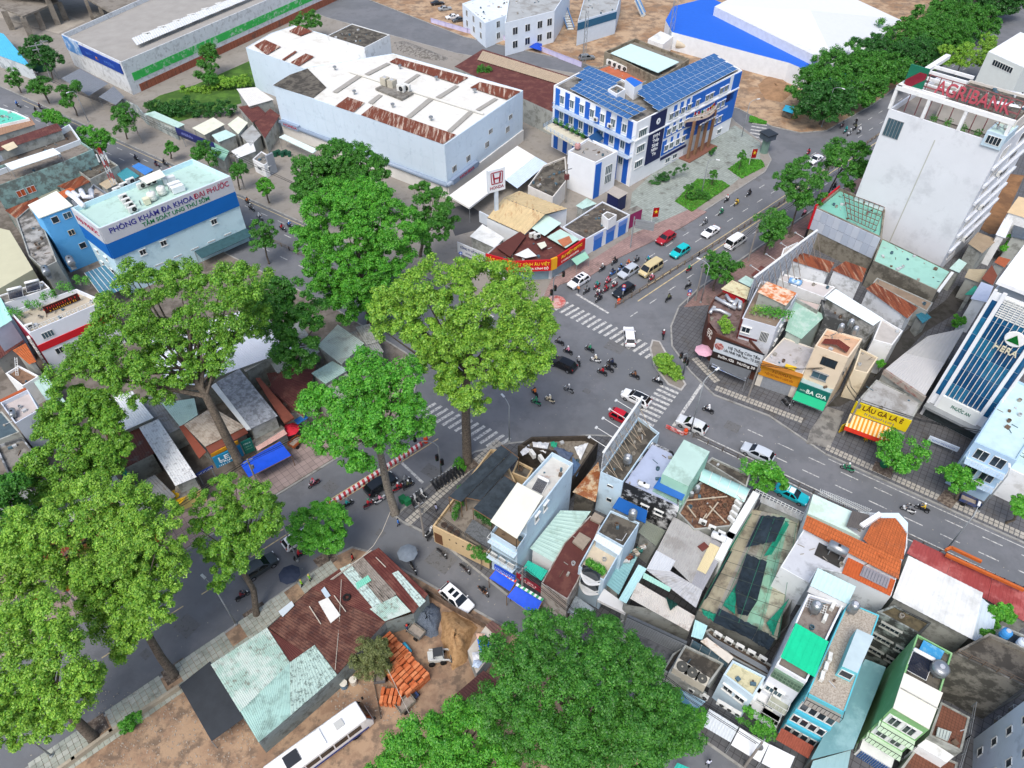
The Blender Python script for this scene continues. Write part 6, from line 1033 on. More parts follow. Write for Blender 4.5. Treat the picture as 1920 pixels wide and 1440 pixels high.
B('grey_house','soot streaked grey house between the cream roof and the sky blue house','i','180,1080 330,950 460,1090 640,1560 480,1640 320,1500',8.0,GRIME,M('a3a19c',.9,.25,.6,'55534e',.5,.4),par=.3)
B('cream_block','plain olive cream block cut off by the left edge','0','-120,400 18,432 62,505 -20,552 -120,560',8.5,M('b9b79a',.85,.08,.5),M('bdbb9f',.8,.06,.4),par=0)
gy=B('grimy_house','grimy turquoise walled house with orange shutters at the left','i','-80,730 735,435 1045,300 900,205 -120,520',9.0,M('93b3ac',.9,.15,.6,'6b746e',.45,.8,True),M('8a8278',.9,.25,.6,'5b554c',.4,.6),par=.5)
for t_ in (.28,.42):gy.win(0,t_,5.4,1.6,1.4,2,pane=M('c05a32',.8),sill=False)
plate('roof_sheet','long white sheet canopy on the grimy turquoise house','canopy',P('i','50,465 600,285 682,345 130,530',11.0),M('e3eeee',.6,.05),.1,True,8.5)
for i,s in enumerate(('55,985 420,838 458,880 185,1082','640,715 1060,538 1155,600 800,765','430,840 640,745 700,790 500,880')):shed('lean_to',['rusty striped lean-to roof at the left of the sky blue house','rusty striped lean-to roof below the antenna mast','greenish stained lean-to roof between the rusty ones'][i],'i',s,5.4,GRIME,RUST if i<2 else M('8d8f7c',.85,.2,.8),.45,rib=0)
shed('tiled_roof','small orange tiled roof behind the sky blue house','i','645,790 790,730 845,752 725,865',7.0,GRIME,ORANGE,.3,cat='roof')
fb=B('framed_house','house with white frame parapet and brown sunken roof at upper left','i','-80,395 640,90 780,15 905,190 640,290 -80,560',9.5,M('d5dde2',.8,.08,.4,'a5adb0',.2,.5,True),M('6a625a',.9,.2,.5),par=1.2,pt=.25)
shed('maroon_roof','maroon roof with cream patches at upper left','i','-80,245 640,5 705,85 -80,345',10.4,GRIME,MAROON,.5,cat='roof',z0=8.4);MB().slab(P('i','10,265 150,210 200,270 90,320',10.6),.04).build('loose_sheet',M('d3c7a8',.7),fb.root)
shed('tan_roof','tan roof at the upper left edge','1','-30,660 170,660 200,700 -30,770',9.0,GRIME,M('9b7a62',.8,.1),.5,cat='roof');B('mint_block','block with turquoise roof at the upper left edge','1','-60,590 85,628 165,665 -60,715',9.6,WHITE,M('5fc3ac',.6,.08),par=.3)
for i,(s,c,lb) in enumerate((('1300,570 1430,505 1570,600 1420,680','3f8d98','teal sheet roof beside the antenna mast'),('1480,490 1560,450 1730,530 1630,590','3f7ec4','blue sheet roof at the kerb beside the teal one'),('1830,540 1920,500 1960,540 1880,590','d0452f','red sheet roof corner behind the clinic'),('1110,690 1250,610 1330,680 1200,750','b5a68c','beige sheet roof below the antenna mast'))):shed('lean_to',lb,'i',s,4.5,GRIME,M(c,.6,.1,.6),.4)
B('kerb_house','cluttered concrete house at the kerb beside the bright bushy tree','i','740,440 1060,300 1330,480 1010,640',6.0,GRIME,DCONC,par=.4)
mast=thing('antenna_mast','red and white lattice antenna mast behind the clinic','mast',at('i',1290,700,6));b0=at('i',1290,700,8.0)
for s_ in range(6):
    h0,h1=s_*1.3,(s_+1)*1.3;w0=.55-.05*s_
    for a_ in range(3):A_=a_*2.094;B_=A_+2.094;p0=b0+Vector((w0*math.cos(A_),w0*math.sin(A_),h0));p1=b0+Vector((w0*math.cos(A_),w0*math.sin(A_),h1));p2=b0+Vector((w0*math.cos(B_),w0*math.sin(B_),h1));m_=M('b8323a',.6) if s_ % 2 else FRW;MB().bar(p0,p1,.09).build('leg',m_,mast);MB().bar(p0,p2,.05).build('brace',m_,mast)
for j in range(5):MB().box(b0+Vector((.8*math.cos(j*1.26),.8*math.sin(j*1.26),5.5+.4*(j % 2))),(.25,.18,1.6),j).build('antenna',FRW,mast)
# red banded house
rh=B('red_band_house','white house with wide red band and plant filled roof','j','330,1105 1175,745 860,610 110,865',9.0,M('dfe4ec',.8,.05,.4),M('b3aa98',.9,.15,1),par=.8,pt=.15)
rh.band(0,0,1,5.2,6.4,M('c9202c',.6,.05),.12,'red_band');rh.wins(0,(.18,.84),(6.9,),w=1.7,h=1.2,nx=4,sill=False,pane=GLASSB);rh.wins(0,(.2,.6),(3.4,),w=1.2,h=1.2,nx=2,sill=False);rh.band(3,0,1,.2,8.0,M('8a1f33',.6,.05),.1,'maroon_wall')
for j in range(8):p=rh.pt(3,.9,7.2-j*.9,.35);ac(f'{ORD[j]} air conditioner from the top on the maroon side wall',p,A1+1.57,1.0,'air conditioners on the maroon side wall')
bd_=board('banner','dark red and yellow banner board on the red banded house roof','banner',at('j',520,890,8.4),at('j',910,730,8.4),1.3,M('3a1210',.6),[('~14',.5,.7,.4,'c9342a',5.5),('~12',.5,.15,.35,'d8a52a',4.0)])
for i in range(10):pot(f'{ORD[i]} potted tree from the left on the red banded house roof',at('j',170+i*95-(i>3)*20,930-i*42+(i % 2)*50-(i>4)*30,8.2),1.4,'b',.7)
fence('white balustrade along the roof edge of the red banded house',[rh.pt(0,.02,9.0,-.2),rh.pt(0,.98,9.0,-.2)],.7,FRW,.6,z=9.0);ac('white air conditioner at the left roof corner of the red banded house',at('j',345,1050,8.3),.5,1.2)
for i in range(2):heater(['left solar heater above the red banded house','right solar heater above the red banded house'][i],at('j',190+i*195,690-i*80,8.6),.45,2.0,1.6)
B('solar_house','low white house carrying the two solar heaters','j','-20,800 560,600 480,520 -60,700',8.4,WHITE,CONC,par=.2)
shed('mint_house','house with pale turquoise roof at the left edge','j','-120,700 10,710 140,960 -120,1120',8.6,M('b9c6d6',.8),M('a9dcd2',.6,.06),.5,cat='house');shed('maroon_shed','maroon roof at the left edge below the pale turquoise one','j','-120,1260 200,1100 270,1200 -60,1440',4.5,GRIME,MAROON,.3);shed('tiled_roof','orange mossy tiled roof beside the maroon side wall','j','140,1300 290,1220 410,1430 330,1460',5.5,GRIME,TILE,.3,cat='roof')
B('brown_terrace','brown stained roof terrace with a white ladder at left','l','60,240 210,150 440,270 250,385',4.5,WHITE,M('8a6d57',.9,.3,1,'5d4a3c',.4,1),par=.4);ld_=thing('ladder','white ladder leaning on the brown roof terrace','ladder',at('l',190,260,4.2))
for s_ in (0,1):MB().bar(at('l',180+26*s_,265,4.2),at('l',165+26*s_,60,5.5),.06).build('rail',FRW,ld_)
for j in range(8):MB().bar(at('l',180-2*j,260-26*j,4.2+.16*j),at('l',206-2*j,260-26*j,4.2+.16*j),.05).build('rung',FRW,ld_)
shed('mint_shed','pale mint roof partly under branches left of the white roofs','l','370,325 500,240 740,560 580,630',4.0,GRIME,MINT,.5)
wl=B('white_house','white house with lilac deck and steel tank at the left','l','170,805 440,650 310,420 0,570',7.8,M('c9d2de',.8,.08,.4,'868c94',.25,.5,True),M('b9b0ac',.9,.1,.8),par=.6,pt=.15);wl.win(0,.75,4.6,1.2,1.0,1);htank('steel water tank on the lilac deck',at('l',165,720,7.2),1.4,.42,2.1,.2);wl.band(2,.03,.97,7.2,7.9,M('a9552f',.8),.5,'tiled_ledge')
B('dark_canopy_house','house with ribbed dark glass roof at the left edge','l','-120,720 20,665 220,900 -60,1010',6.0,GRIME,glass('4a5a60',.3),par=.1);B('stained_white_house','stained white house with small windows at the left edge','l','-60,1050 250,960 420,1170 100,1400',5.2,M('b9bec2',.9,.15,.6,'55585a',.5,.5),CONC,par=.5)
# white roofs under the wide tree, lamp shop
for i,(k_,s,z,m,lb) in enumerate((('0','262,640 480,575 560,650 330,735',5.5,M('dfe4ec',.7,.06,.4),'large white roof behind the wide spreading tree'),('l','1130,545 1490,440 1730,740 1380,895',5.0,M('e6eaea',.7,.06,.4,'cfc9c2',.2,.8),'white sheet roof seen through the lower branches of the wide tree'),('m','0,725 165,655 490,1145 310,1220',4.6,M('dde0e2',.75,.1,.6,'8f8f92',.28,1.8),'long white weathered sheet roof with yellow gable'),('m','190,520 470,480 500,620 350,720',4.8,MINT,'mint roof behind the trunk of the wide tree'),('m','655,345 850,232 1175,630 940,740',6.0,M('9a9fa6',.7,.18,1.2,'6d7076',.45,1.6),'grey fluted roof with white edges beside the lamp shop'),('m','380,705 620,555 905,720 560,890',5.2,M('b5aa9c',.85,.15,.8,'8a7c6e',.4,1),'beige roof of the lamp shop behind the trunk'),('m','1095,400 1245,190 1500,190 1390,640',4.0,MAROON,'flat maroon roof under the dark dense tree'),('6','345,505 460,385 610,490 480,610',5.2,M('a9b8b0',.7,.1,.5,'8a8f88',.3,.6),'pale grey green roof between the dark tree and the bright street tree'),('6','310,660 430,590 520,640 390,720',4.4,MINT,'small mint roof below the pale grey green one'),('6','560,400 640,380 700,480 620,500',4.6,GRIME,'narrow grey roof under the tallest tree crown'),('m','840,160 990,80 1060,170 900,260',5.0,ROOFG,'grey sheet roof at the top of the fluted roof'))):
    shed('low_house',lb,k_,s,z,GRIME,m,.3 if i !=4 else .35,cat='house',rib=0 if i not in (2,4) else 0)
MB().slab(P('m','340,720 380,700 570,930 510,990',5.0),.1).build('eave',M('8a4a38',.8,.1),bpy.data.objects['low_house.005']);MB().slab(P('m','560,885 880,710 925,770 600,950',5.0),.1).build('eave',M('80483a',.8,.15),bpy.data.objects['low_house.005'])
MB().slab(P('m','610,375 650,350 945,735 910,745',6.15),.25).build('white_edge',FRW,bpy.data.objects['low_house.004']);MB().slab(P('m','985,310 1020,305 1310,640 1230,690 1180,620',5.2),.3).build('brick_gutter',M('7a4435',.8,.2,1),bpy.data.objects['low_house.004'])
yw=B('yellow_gable','yellow end wall below the long white weathered roof','m','310,1215 480,1145 530,1250 300,1340',2.6,M('d3bf78',.85,.1,.5),CONC,par=0)
led=board('shop_sign','turquoise lamp shop sign with white LED lettering behind the trunk','sign',at('m',660,1070,2.6),at('m',890,960,2.6),2.2,M('2389b4',.5,.05),[('LED',.5,1.05,.8,'e8f2f6',2.6),('TRUNG',.5,.55,.35,'e8f2f6',2.6),('~6',.3,.12,.28,'d8ecf4',1.5)]);board('shop_sign','dark green panel sign right of the lamp shop sign','sign',at('m',900,955,2.6),at('m',985,915,2.6),2.6,M('1d6a5a',.5,.05),[('~8',.5,1.9,.25,'c9e0d4',.95),('~8',.5,1.3,.18,'8fc0a8',.95),('~8',.5,.8,.18,'8fc0a8',.95)]);board('shop_sign','orange strip sign above the lamp shop sign','sign',at('m',615,975,4.3),at('m',845,860,4.3),.6,M('d59a2a',.5,.05))
board('street_banner','narrow blue banner across the gap beside the long white roof','banner',at('m',490,1140,2.2),at('m',632,1065,2.2),.5,M('243f8e',.5),[('~12',.5,.1,.3,'dfe6f4',2.0)],legs=2.1)
tq=[at('m',1190,842,3.1),at('m',1290,965,2.4),at('m',930,1150,2.4),at('m',855,1030,3.1)];cloth('tarpaulin','large bright blue tarpaulin awning beside the leaning trunk','tarpaulin',tq,BLUET,.15,10,posts=.13)
plate('awning','pink and white ribbed awning behind the large blue tarpaulin','awning',fz('m',(970,865,3.4),(1215,728,3.4),(1255,780,3.0),(1005,925,3.0)),M('c9a49c',.7,.15,1),corr=.25);B('shopfront','pale front wall of the shops behind the blue tarpaulin','m','950,840 1200,700 1230,730 985,880',3.5,GRIME,CONC,par=0)
umbrella('red and white vendor umbrella by the blue tarpaulin',at('m',1312,830),1.3,'c8283a');umbrella('yellow umbrella beside the yellow end wall',at('m',360,1400),1.4,'e0b012');cart('orange vendor cart under the red umbrella','m',1335,880,1.0,'c46a3a',False);plate('awning','small turquoise awning below the long white roof','awning',P('l','1360,1365 1475,1255 1555,1285 1395,1410',2.6),M('1fa88e',.6),.05,True,.13)
plate('awning','blue shop awning beside the flat maroon roof','awning',P('m','1310,665 1400,610 1430,645 1340,700',3.0),M('2a6fb5',.6),.05)
for i,(x0,y0,x1,y1) in enumerate(((240,330,420,210),(60,450,200,360),(680,90,830,30))):shed('roadside_stall',['stall with orange edge under the huge light green tree','stall roof at the left edge under the huge light green tree','turquoise stall roof under the crown at the far pavement'][i],'9',f'{x0},{y0} {x1},{y1} {x1+60},{y1+60} {x0+70},{y0+70}',3.0,M('b5532b',.8),[M('9a8a7c',.8,.2),M('a59a8c',.8,.2),TEALP][i],.3)

for i,(q_,z,c) in enumerate((('60,1015 205,935 250,985 100,1075',4.0,'8a4a34'),('-60,1090 60,1015 100,1075 -40,1170',4.0,'9a8c7c'),('205,935 290,890 330,930 250,985',3.6,'7d7f80'),('-80,960 40,900 100,960 -60,1060',5.0,'a3a6a2'),('240,760 300,735 345,800 280,830',4.0,'8d8f90'),('60,940 190,860 240,920 110,990',4.6,'c3c6c4'),('190,800 250,780 290,850 230,880',4.2,'6b4238'),('480,640 560,600 600,660 520,700',4.2,'9aa09c'),('500,700 570,690 590,760 530,780',3.6,'5d3a34'),('590,740 650,700 690,760 640,800',3.8,'a9aaa6'),('620,640 690,610 720,660 660,690',4.4,'8a8d8a'))):shed('low_house',['long rust brown roof along the far pavement under the leaves','grey brown roof at the left edge under the leaves','grey roof nearest the yellow umbrella','pale roof behind the huge light green tree','grey roof beside the long white weathered roof','white grey roof glimpsed through the left crowns','dark red roof left of the white sheet roof','grey green roof below the dark dense tree','small dark red roof beside the bright street tree','pale grey roof behind the bright street tree','grey roof between the pale green roof and the tallest tree'][i],'0',q_,z,GRIME,M(c,.8,.15,.6,'6d675f',.3,.8),.35,cat='house')
# ---------------------------------------------------------------- far side: car showroom, blue office block, optician, warehouse, dirt lot
LBLUE=M('c9d9e5',.75,.05,.3,'b0c2cf',.2,.6,True);RUSTS=M('6e3b2a',.85,.15,.8,'cfc0ae',.3,1.5,st=(A1,.1));RW=M('d9d8d1',.65,.06,.3,'c2beb2',.25,.3)
hd=B('car_showroom','huge pale blue car showroom hall with white roof and rust strips','2','95,475 1060,815 1502,508 770,300 290,378',12.2,LBLUE,RW,par=.1,pt=.15,cat='showroom')
hd.band(0,0,1,0,2.9,M('d8d6d0',.8,.1,.4),.3,'ground_floor');hd.band(1,0,1,0,2.9,M('d8d6d0',.8,.1,.4),.3,'ground_floor')
a_,b_=hd.pt(0,-.003,3.4,.35),hd.pt(0,1.004,3.4,.35);MB().tube([a_,b_],.5,10).build('fascia_pipe',M('8f9fb2',.4,.08),hd.root,True);MB().tube([b_,hd.pt(1,.36,3.4,.35)],.5,10).build('fascia_pipe',M('8f9fb2',.4,.08),hd.root,True)
hd.sign(1,.03,.34,3.0,4.2,M('8b9bb0',.4,.05),[('HONDA',.55,.3,.6,'a32b38',5.5)],.9);hd.sign(0,.015,.13,3.0,4.2,M('8b9bb0',.4,.05),[('HONDA',.55,.3,.6,'a32b38',4.6)],.9)
for e_,n_ in ((0,16),(1,8)):
    for j in range(n_):
        for r_ in (0,1):hd.band(e_,j/n_+.001,(j+1)/n_-.001,4.0+4.1*r_,8.07+4.1*r_,LBLUE,.03,'wall_sheet')
hd.wins(1,(.09,.26,.5,.78),(5.0,),w=1.6,h=1.4,nx=3,sill=False,off=.03);hd.wins(1,(.55,.82),(7.6,),w=1.6,h=1.1,nx=3,sill=False,off=.03)
for i,s in enumerate(('445,597 515,545 612,577 548,632','590,647 655,595 1125,757 1050,810','750,347 790,325 1195,435 1130,472','1205,492 1260,460 1490,515 1410,560')):sh4('2',s,12.32,RUSTS,hd.root,.6,'rust_strip')
for s in ('430,515 570,420 600,425 455,522','610,415 735,352 758,358 635,422','630,575 690,530 712,535 655,585','845,655 970,550 998,558 870,662','1010,545 1120,478 1142,484 1038,552','1075,735 1195,625 1222,632 1100,742','1235,615 1340,550 1362,556 1258,622','830,465 905,415 925,420 850,472'):MB().slab(P('2',s,12.31),.05).build('roof_seam',M('9d9a92',.8),hd.root)
MB().bar(at('2',520,400,12.45),at('2',1280,640,12.45),.5,.25).build('ridge',RW,hd.root);MB().slab(P('2','97,477 320,550 395,490 290,385 190,420',12.3),.12).build('concrete_deck',DCONC,hd.root)
MB().slab(P('2','670,495 740,465 885,520 820,555',12.7),.45).build('machine_deck',CONC,hd.root)
for i,(x,y) in enumerate(((728,475),(768,488))):q=at('2',x,y,12.7);t=thing('water_tank',['left cube water tank on the showroom roof','right cube water tank on the showroom roof'][i],'water tank',q);MB().box(q+Vector((0,0,.8)),(1.6,1.6,1.6),A2).build('barrel',M('b9b4a4',.7,.15,1),t);MB().lathe(q+Vector((0,0,1.6)),[(.4,0),(.4,.1),(.01,.12)],10).build('lid',CAP,t)
acrow('on the showroom roof deck',at('2',818,515,12.7),at('2',848,510,12.7),2,A2,2.2)
for i,(x,y) in enumerate(((445,392),(555,528),(770,602),(985,675),(810,385),(1015,450),(1230,520))):q=at('2',x,y,12.25);t=thing('roof_vent',f'{ORD[i]} small turbine vent from the left on the showroom roof','vent',q);MB().lathe(q,[(.18,0),(.18,.4),(.45,.5),(.45,.8),(.1,.95)],10).build('turbine',STEEL,t)
wg=B('showroom_wing','older wing of the showroom with rust patched white roof','2','-58,268 290,392 600,350 395,195 215,143 85,185',10.8,LBLUE,RW,par=.1,pt=.15,cat='showroom')
for s in ('-10,255 50,222 140,262 60,308','185,175 240,143 320,175 250,202','195,350 280,300 328,318 240,372','240,430 300,385 475,362 310,450','145,335 220,285 232,290 158,340'):sh4('2',s,10.95,RUSTS,wg.root,.6,'rust_strip')
B('stair_block','white concrete block with mouldy flat top behind the showroom','2','398,202 540,133 752,195 610,268',14.0,M('dfe2e2',.85,.1,.4,'a9aba8',.25,.5,True),DCONC,par=.15,z0=8)
plate('showroom_canopy','white entrance canopy of the showroom above dark parking','canopy',P('2','1085,1100 1200,1168 1570,880 1470,820',3.6),M('e6e5e0',.6,.06),.4,True,.13);plate('showroom_canopy','pale green ledge canopy on the showroom yard side','canopy',P('2','130,770 160,755 345,840 320,860',3.2),M('cfe0dc',.6),.2,True,.13);plate('parking_canopy','blue white ribbed parking canopy beside the office block','canopy',P('2','1400,1010 1570,880 1640,920 1470,1060',3.5),M('c3d3e4',.6,.08),corr=.5)
gt=B('gatehouse','small white gatehouse with grey roof in the showroom yard','2','-20,895 45,930 100,890 30,850',3.2,WHITE,CONC,par=.2);gt.wins(0,(.5,),(1.2,),w=1.4,h=1.1,nx=3);gt.wins(1,(.5,),(1.2,),w=1.6,h=1.1,nx=4);board('pylon','grey upright sign slab in the showroom yard','sign',at('2',82,985,.2),at('2',118,965,.2),4.6,M('9298a0',.5),th=.5)
for i in range(5):p=at('2',110+i*20,880-(i % 2)*8,.13);t=thing('bin',f'{ORD[i]} dark green bin from the left by the showroom doors','bin',p);MB().lathe(p,[(.4,0),(.5,1.0),(.45,1.05),(.01,1.1)],10).build('barrel',M('1f5a44',.7),t);MB().box(p+Vector((0,0,1.1)),(.9,.9,.1),A1).build('lid',M('1a4a38',.7),t)
# pylon sign
pb=at('2',1355,1310);pl=thing('pylon_sign','tall white pylon sign with red car maker lettering','sign',(pb.x,pb.y,.13));MB().box((pb.x,pb.y,5),(.7,.5,10),.5).build('column',M('c9d6e2',.5),pl);hd_=MB().box((pb.x,pb.y,11.8),(3.6,.7,4.6),.5).build('head',M('e4ebf0',.4,.03),pl)
xd_=Vector((math.cos(.5),math.sin(.5),0));ny_=Vector((math.sin(.5),-math.cos(.5),0));text('HONDA',Vector((pb.x,pb.y,10.1))+ny_*.36,xd_,(0,0,1),.85,M('8f2436',.5),hd_,2.9);c_=Vector((pb.x,pb.y,12.3))+ny_*.4;RD=M('9c2a3c',.5)
for s_ in (-1,1):MB().bar(c_+xd_*(s_*.55)+Vector((0,0,-.9)),c_+xd_*(s_*.75)+Vector((0,0,.95)),.12,.28).build('emblem',RD,hd_)
MB().bar(c_-xd_*.6+Vector((0,0,-.05)),c_+xd_*.6+Vector((0,0,-.05)),.12,.26).build('emblem',RD,hd_)
for s_ in (-1,1):MB().bar(c_+xd_*(s_*1.1)+Vector((0,0,-1.0)),c_+xd_*(s_*1.25)+Vector((0,0,1.15)),.1,.14).build('emblem',RD,hd_)
for z_ in (-1.1,1.2):MB().bar(c_-xd_*1.15+Vector((0,0,z_)),c_+xd_*1.15+Vector((0,0,z_)),.1,.14).build('emblem',RD,hd_)
# ---- blue and white office block
BLU=M('2468c4',.6,.05,.5);NAVY=M('1b2452',.5,.05);EW=M('e6eaee',.7,.05,.4)
ev=B('office_block','four storey blue and white office block covered in solar panels','3','235,480 705,690 1295,395 1140,308 700,500 630,450 430,378',14.6,EW,CONC,par=.4,pt=.3,cat='office')
ev.band(1,.27,1.0,3.5,6.9,BLU,.08);ev.band(1,.27,.99,7.5,10.4,BLU,.08);ev.band(1,.5,.88,11.6,14.3,BLU,.08);ev.band(1,.92,.999,3.5,14.4,BLU,.1)
for t_ in (.33,.39,.45):ev.band(1,t_,t_+.028,11.8,14.2,BLU,.08);ev.band(1,t_-.02,t_+.015,4.2,7.3,EW,.1);ev.band(1,t_-.02,t_+.015,8.2,10.3,EW,.1)
ev.band(1,.12,.26,3.4,14.5,NAVY,.14,'navy_panel');ev.band(1,.27,.52,2.5,3.1,NAVY,.2,'navy_strip');ev.band(1,0,1,10.5,10.8,EW,.3,'ledge');ev.band(1,.88,.96,8.4,10.4,NAVY,.1)
pn=[o for o in ev.root.children if o.name.startswith('navy_panel')][0];a,d,nr,L=ev.ed(1);d3=Vector((d.x,d.y,0))
for tx,z_ in (('EVN',9.1),('Thắp',8.05),('Sáng',7.0),('Niềm',5.95),('Tin',4.9)):text(tx,ev.pt(1,.19,z_,.17),d3,(0,0,1),1.05,EW,pn,2.2 if tx !='Tin' else 1.4)
MB().lathe(ev.pt(1,.19,12.6,.2),[(.2,0),(.62,.02),(.7,-.04)],14,'x',math.atan2(nr.y,nr.x)).build('emblem',EW,pn)
for t_ in (.31,.36,.42,.48,.56,.655,.70,.8,.85):ev.wins(1,(t_,),(4.2,8.0,11.4),w=1.3,h=1.5,nx=2,pane=GLASSB,off=.1)
ev.wins(1,(.06,),(3.9,7.4,10.9),w=2.6,h=1.7,nx=4,pane=GLASSB);ev.wins(1,(.35,.42,.88),(.9,),w=1.6,h=1.2,nx=2,pane=GLASSB)
for j in range(4):p=ev.pt(1,.5+j*.07,0,1.6);MB().box((p.x,p.y,4.6),(.55,.55,9.2),math.atan2(d.y,d.x)).build('column',M('8a6a52',.8,.1,1),ev.root)
n=12;arc=[ev.pt(1,.455+.31*j/n,9.2,.6+1.9*math.sin(PI*j/n)) for j in range(n+1)];bc=MB().slab([ev.pt(1,.455,9.2),*arc,ev.pt(1,.765,9.2)],.3).build('balcony',M('a89a8a',.8),ev.root)
for j in range(n):MB().bar(arc[j]+Vector((0,0,-.6)),arc[j+1]+Vector((0,0,-.6)),.12,1.1).build('balcony_fascia',NAVY,bc)
for j in range(n):MB().bar(arc[j]+Vector((0,0,.9)),arc[j+1]+Vector((0,0,.9)),.06).build('balcony_rail',FRW,bc)
text('~26',ev.pt(1,.61,8.3,2.65),d3,(0,0,1),.55,EW,bc,7.0);ev.band(1,.5,.72,.2,4.2,M('c9cfd4',.3),.1,'entrance_glass');MB().slab([ev.pt(1,.47,.35),ev.pt(1,.76,.35),ev.pt(1,.76,.35,3),ev.pt(1,.47,.35,3)],.3).build('step',M('7d5648',.8),ev.root)
for i in range(9):
    p=ev.pt(1,.5+.025*i,9.25,1.2+.7*math.sin(PI*i/8));t=thing('flag',f'{ORD[i]} small flag from the left on the curved balcony','flag',p,group='flags on the curved balcony');MB().tube([p,p+Vector((0,0,1.9))],.03,5).build('pole',FRW,t);MB().slab([p+Vector((0,0,1.2)),p+d3*.8+Vector((0,0,1.0)),p+d3*.8+Vector((0,0,1.7)),p+Vector((0,0,1.85))],.03).build('cloth',M(['c8202c','c8202c','2a8a4a','d8d8dc','c8202c','b81f50','d8b02a','c8202c','3a5ab0'][i],.8),t)
for i in range(8):ev.band(0,.03+i*.125,.085+i*.125,.3,14.3,BLU if i % 2==0 else M('1f5cb8',.6,.05),.09)
for t_ in (.115,.24,.365,.49,.615,.74,.87):ev.wins(0,(t_,),(4.2,7.8,11.4),w=1.2,h=1.8,nx=2,pane=GLASSB)
for z_ in (3.4,7.0,10.6):ev.slab(0,.05,.99,z_,1.5,m=M('b9c6d2',.7),rail=M('5a8cc4',.6)) if z_>4 else None
acrow('on the left face of the office block',ev.pt(0,.55,11.2,.4),ev.pt(0,.72,11.2,.4),2,math.atan2(ev.ed(0)[1].y,ev.ed(0)[1].x),1.3)
plate('awning','large dark blue awning on the left face of the office block','awning',fz('3',(430,770,9.2),(500,720,9.4),(545,760,8.2),(470,810,8.0)),M('244f7e',.6),.06);MB().slab(P('3','175,720 240,680 440,775 370,830',7.0),.2).build('terrace',M('c9c4b0',.8),ev.root);fence('pale blue rail round the planted terrace of the office block',P('3','240,685 175,720 370,830',7.0),.9,M('8fb0d0',.6),1.2,z=7.0)
for i in range(6):pot(f'{ORD[i]} potted plant from the left on the office block terrace',at('3',245+i*30,705+i*16,7.0),1.2,'d',.6)
PV=M('2f5f95',.15,.12,2.5,spec=.7);FRA=M('c9d6e2',.4)
pvme=MB().box((0,0,0),(1.6,1.0,.05)).mesh('solar_panel',PV);pvf=MB().box((0,0,-.03),(1.68,1.08,.04)).mesh('panel_frame',FRA)
def pv(label,q,nx,ny):
    q=[p for p in q];t=thing('solar_array',label,'solar panels',q[0])
    for i in range(nx):
        for j in range(ny):
            u,v=(i+.5)/nx,(j+.5)/ny;c=q[0].lerp(q[1],u).lerp(q[3].lerp(q[2],u),v);ex=(q[1]-q[0])/nx;ey=(q[3]-q[0])/ny;R=Matrix((ex.normalized(),ey.normalized(),ex.cross(ey).normalized())).transposed()
            o=bpy.data.objects.new('solar_panel',pvme);COL.objects.link(o);o.parent=t;o.location=c-q[0];o.rotation_euler=R.to_euler();o.scale=(ex.length/1.68*.98,ey.length/1.08*.98,1)
            f=bpy.data.objects.new('panel_frame',pvf);COL.objects.link(f);f.parent=o
for k_,s,nx,ny,lb in (('3','330,500 645,672 760,625 395,458',12,3,'solar array nearest the camera on the left wing of the office block'),('3','358,430 540,510 612,458 425,380',9,3,'solar array on the rear of the left wing of the office block'),('3','820,625 1262,388 1215,362 765,585',15,2,'outermost solar row along the street side of the office block'),('3','762,580 1213,358 1180,338 730,548',15,2,'middle solar row along the street side of the office block'),('3','726,545 1175,335 1140,310 690,515',15,2,'inner solar row along the street side of the office block')):
    q=P(k_,s,15.3);q[2].z+=.5;q[3].z+=.5;pv(lb,q,nx,ny)
B('roof_hut','white box room on the office block roof','3','540,500 590,475 640,500 590,530',16.4,EW,CONC,z0=14.2,par=.2);B('roof_hut','white stair hut with blue roof on the office block','3','637,445 670,432 735,465 690,490',17.0,EW,BLU,z0=14.2,par=0)
an=B('annex','white annex tower with blue strip and glass wall beside the office block','3','315,850 470,915 595,850 430,775',8.6,EW,M('9a9894',.9,.1),par=.5,pt=.25);an.band(1,.02,.28,.2,8.0,BLU,.08);an.wins(1,(.65,),(2.2,4.4),w=2.2,h=2.0,nx=4,sill=False,pane=GLASSB);vtank('pinkish tank on the annex tower roof',at('3',368,840,8.2),.6,1.0,M('b58a88',.7,.15),.2)
shed('porch','small grey porch roof with navy edge below the office block','3','530,1080 575,1045 655,1085 600,1120',3.6,NAVY,M('a9a29a',.8,.1),.5);B('low_annex','mouldy flat roofed annex left of the annex tower','3','90,1045 175,930 300,880 310,1010 230,1110',4.2,M('d8d4cc',.85,.1),DCONC,par=.4)
def bed(label,k,s):
    q=P(k,s);t=thing('grass_bed',label,'grass bed',(q[0].x,q[0].y,.13));MB().prism(q,.1,.24).build('soil',M('4f7a2c',.95,.3,1.2,'3a5a22',.4,1),t)
    rng=np.random.default_rng(5);pp=np.array([[p.x,p.y] for p in q]);lo,hi=pp.min(0),pp.max(0);X=rng.uniform(lo[0],hi[0],1600);Y=rng.uniform(lo[1],hi[1],1600);s_=inside([tuple(p) for p in pp],X,Y);C=np.stack([X[s_],Y[s_],np.full(s_.sum(),.28)],1)
    o=leaf_object('grass',leaves(C,np.full(len(C),.25),7,.22,rng,.5),LEAF['b'],t,(q[0].x,q[0].y,.13));o['kind']='stuff'
bed('large grass bed with shrubs on the office forecourt','3','915,1135 1040,1010 1180,1020 1225,1050 1010,1195');bed('smaller grass bed with red flag near the cross street','3','1215,955 1300,895 1400,905 1422,940 1290,1008');bed('small grass verge beside the cross street','3','1335,690 1340,655 1430,690 1425,702')
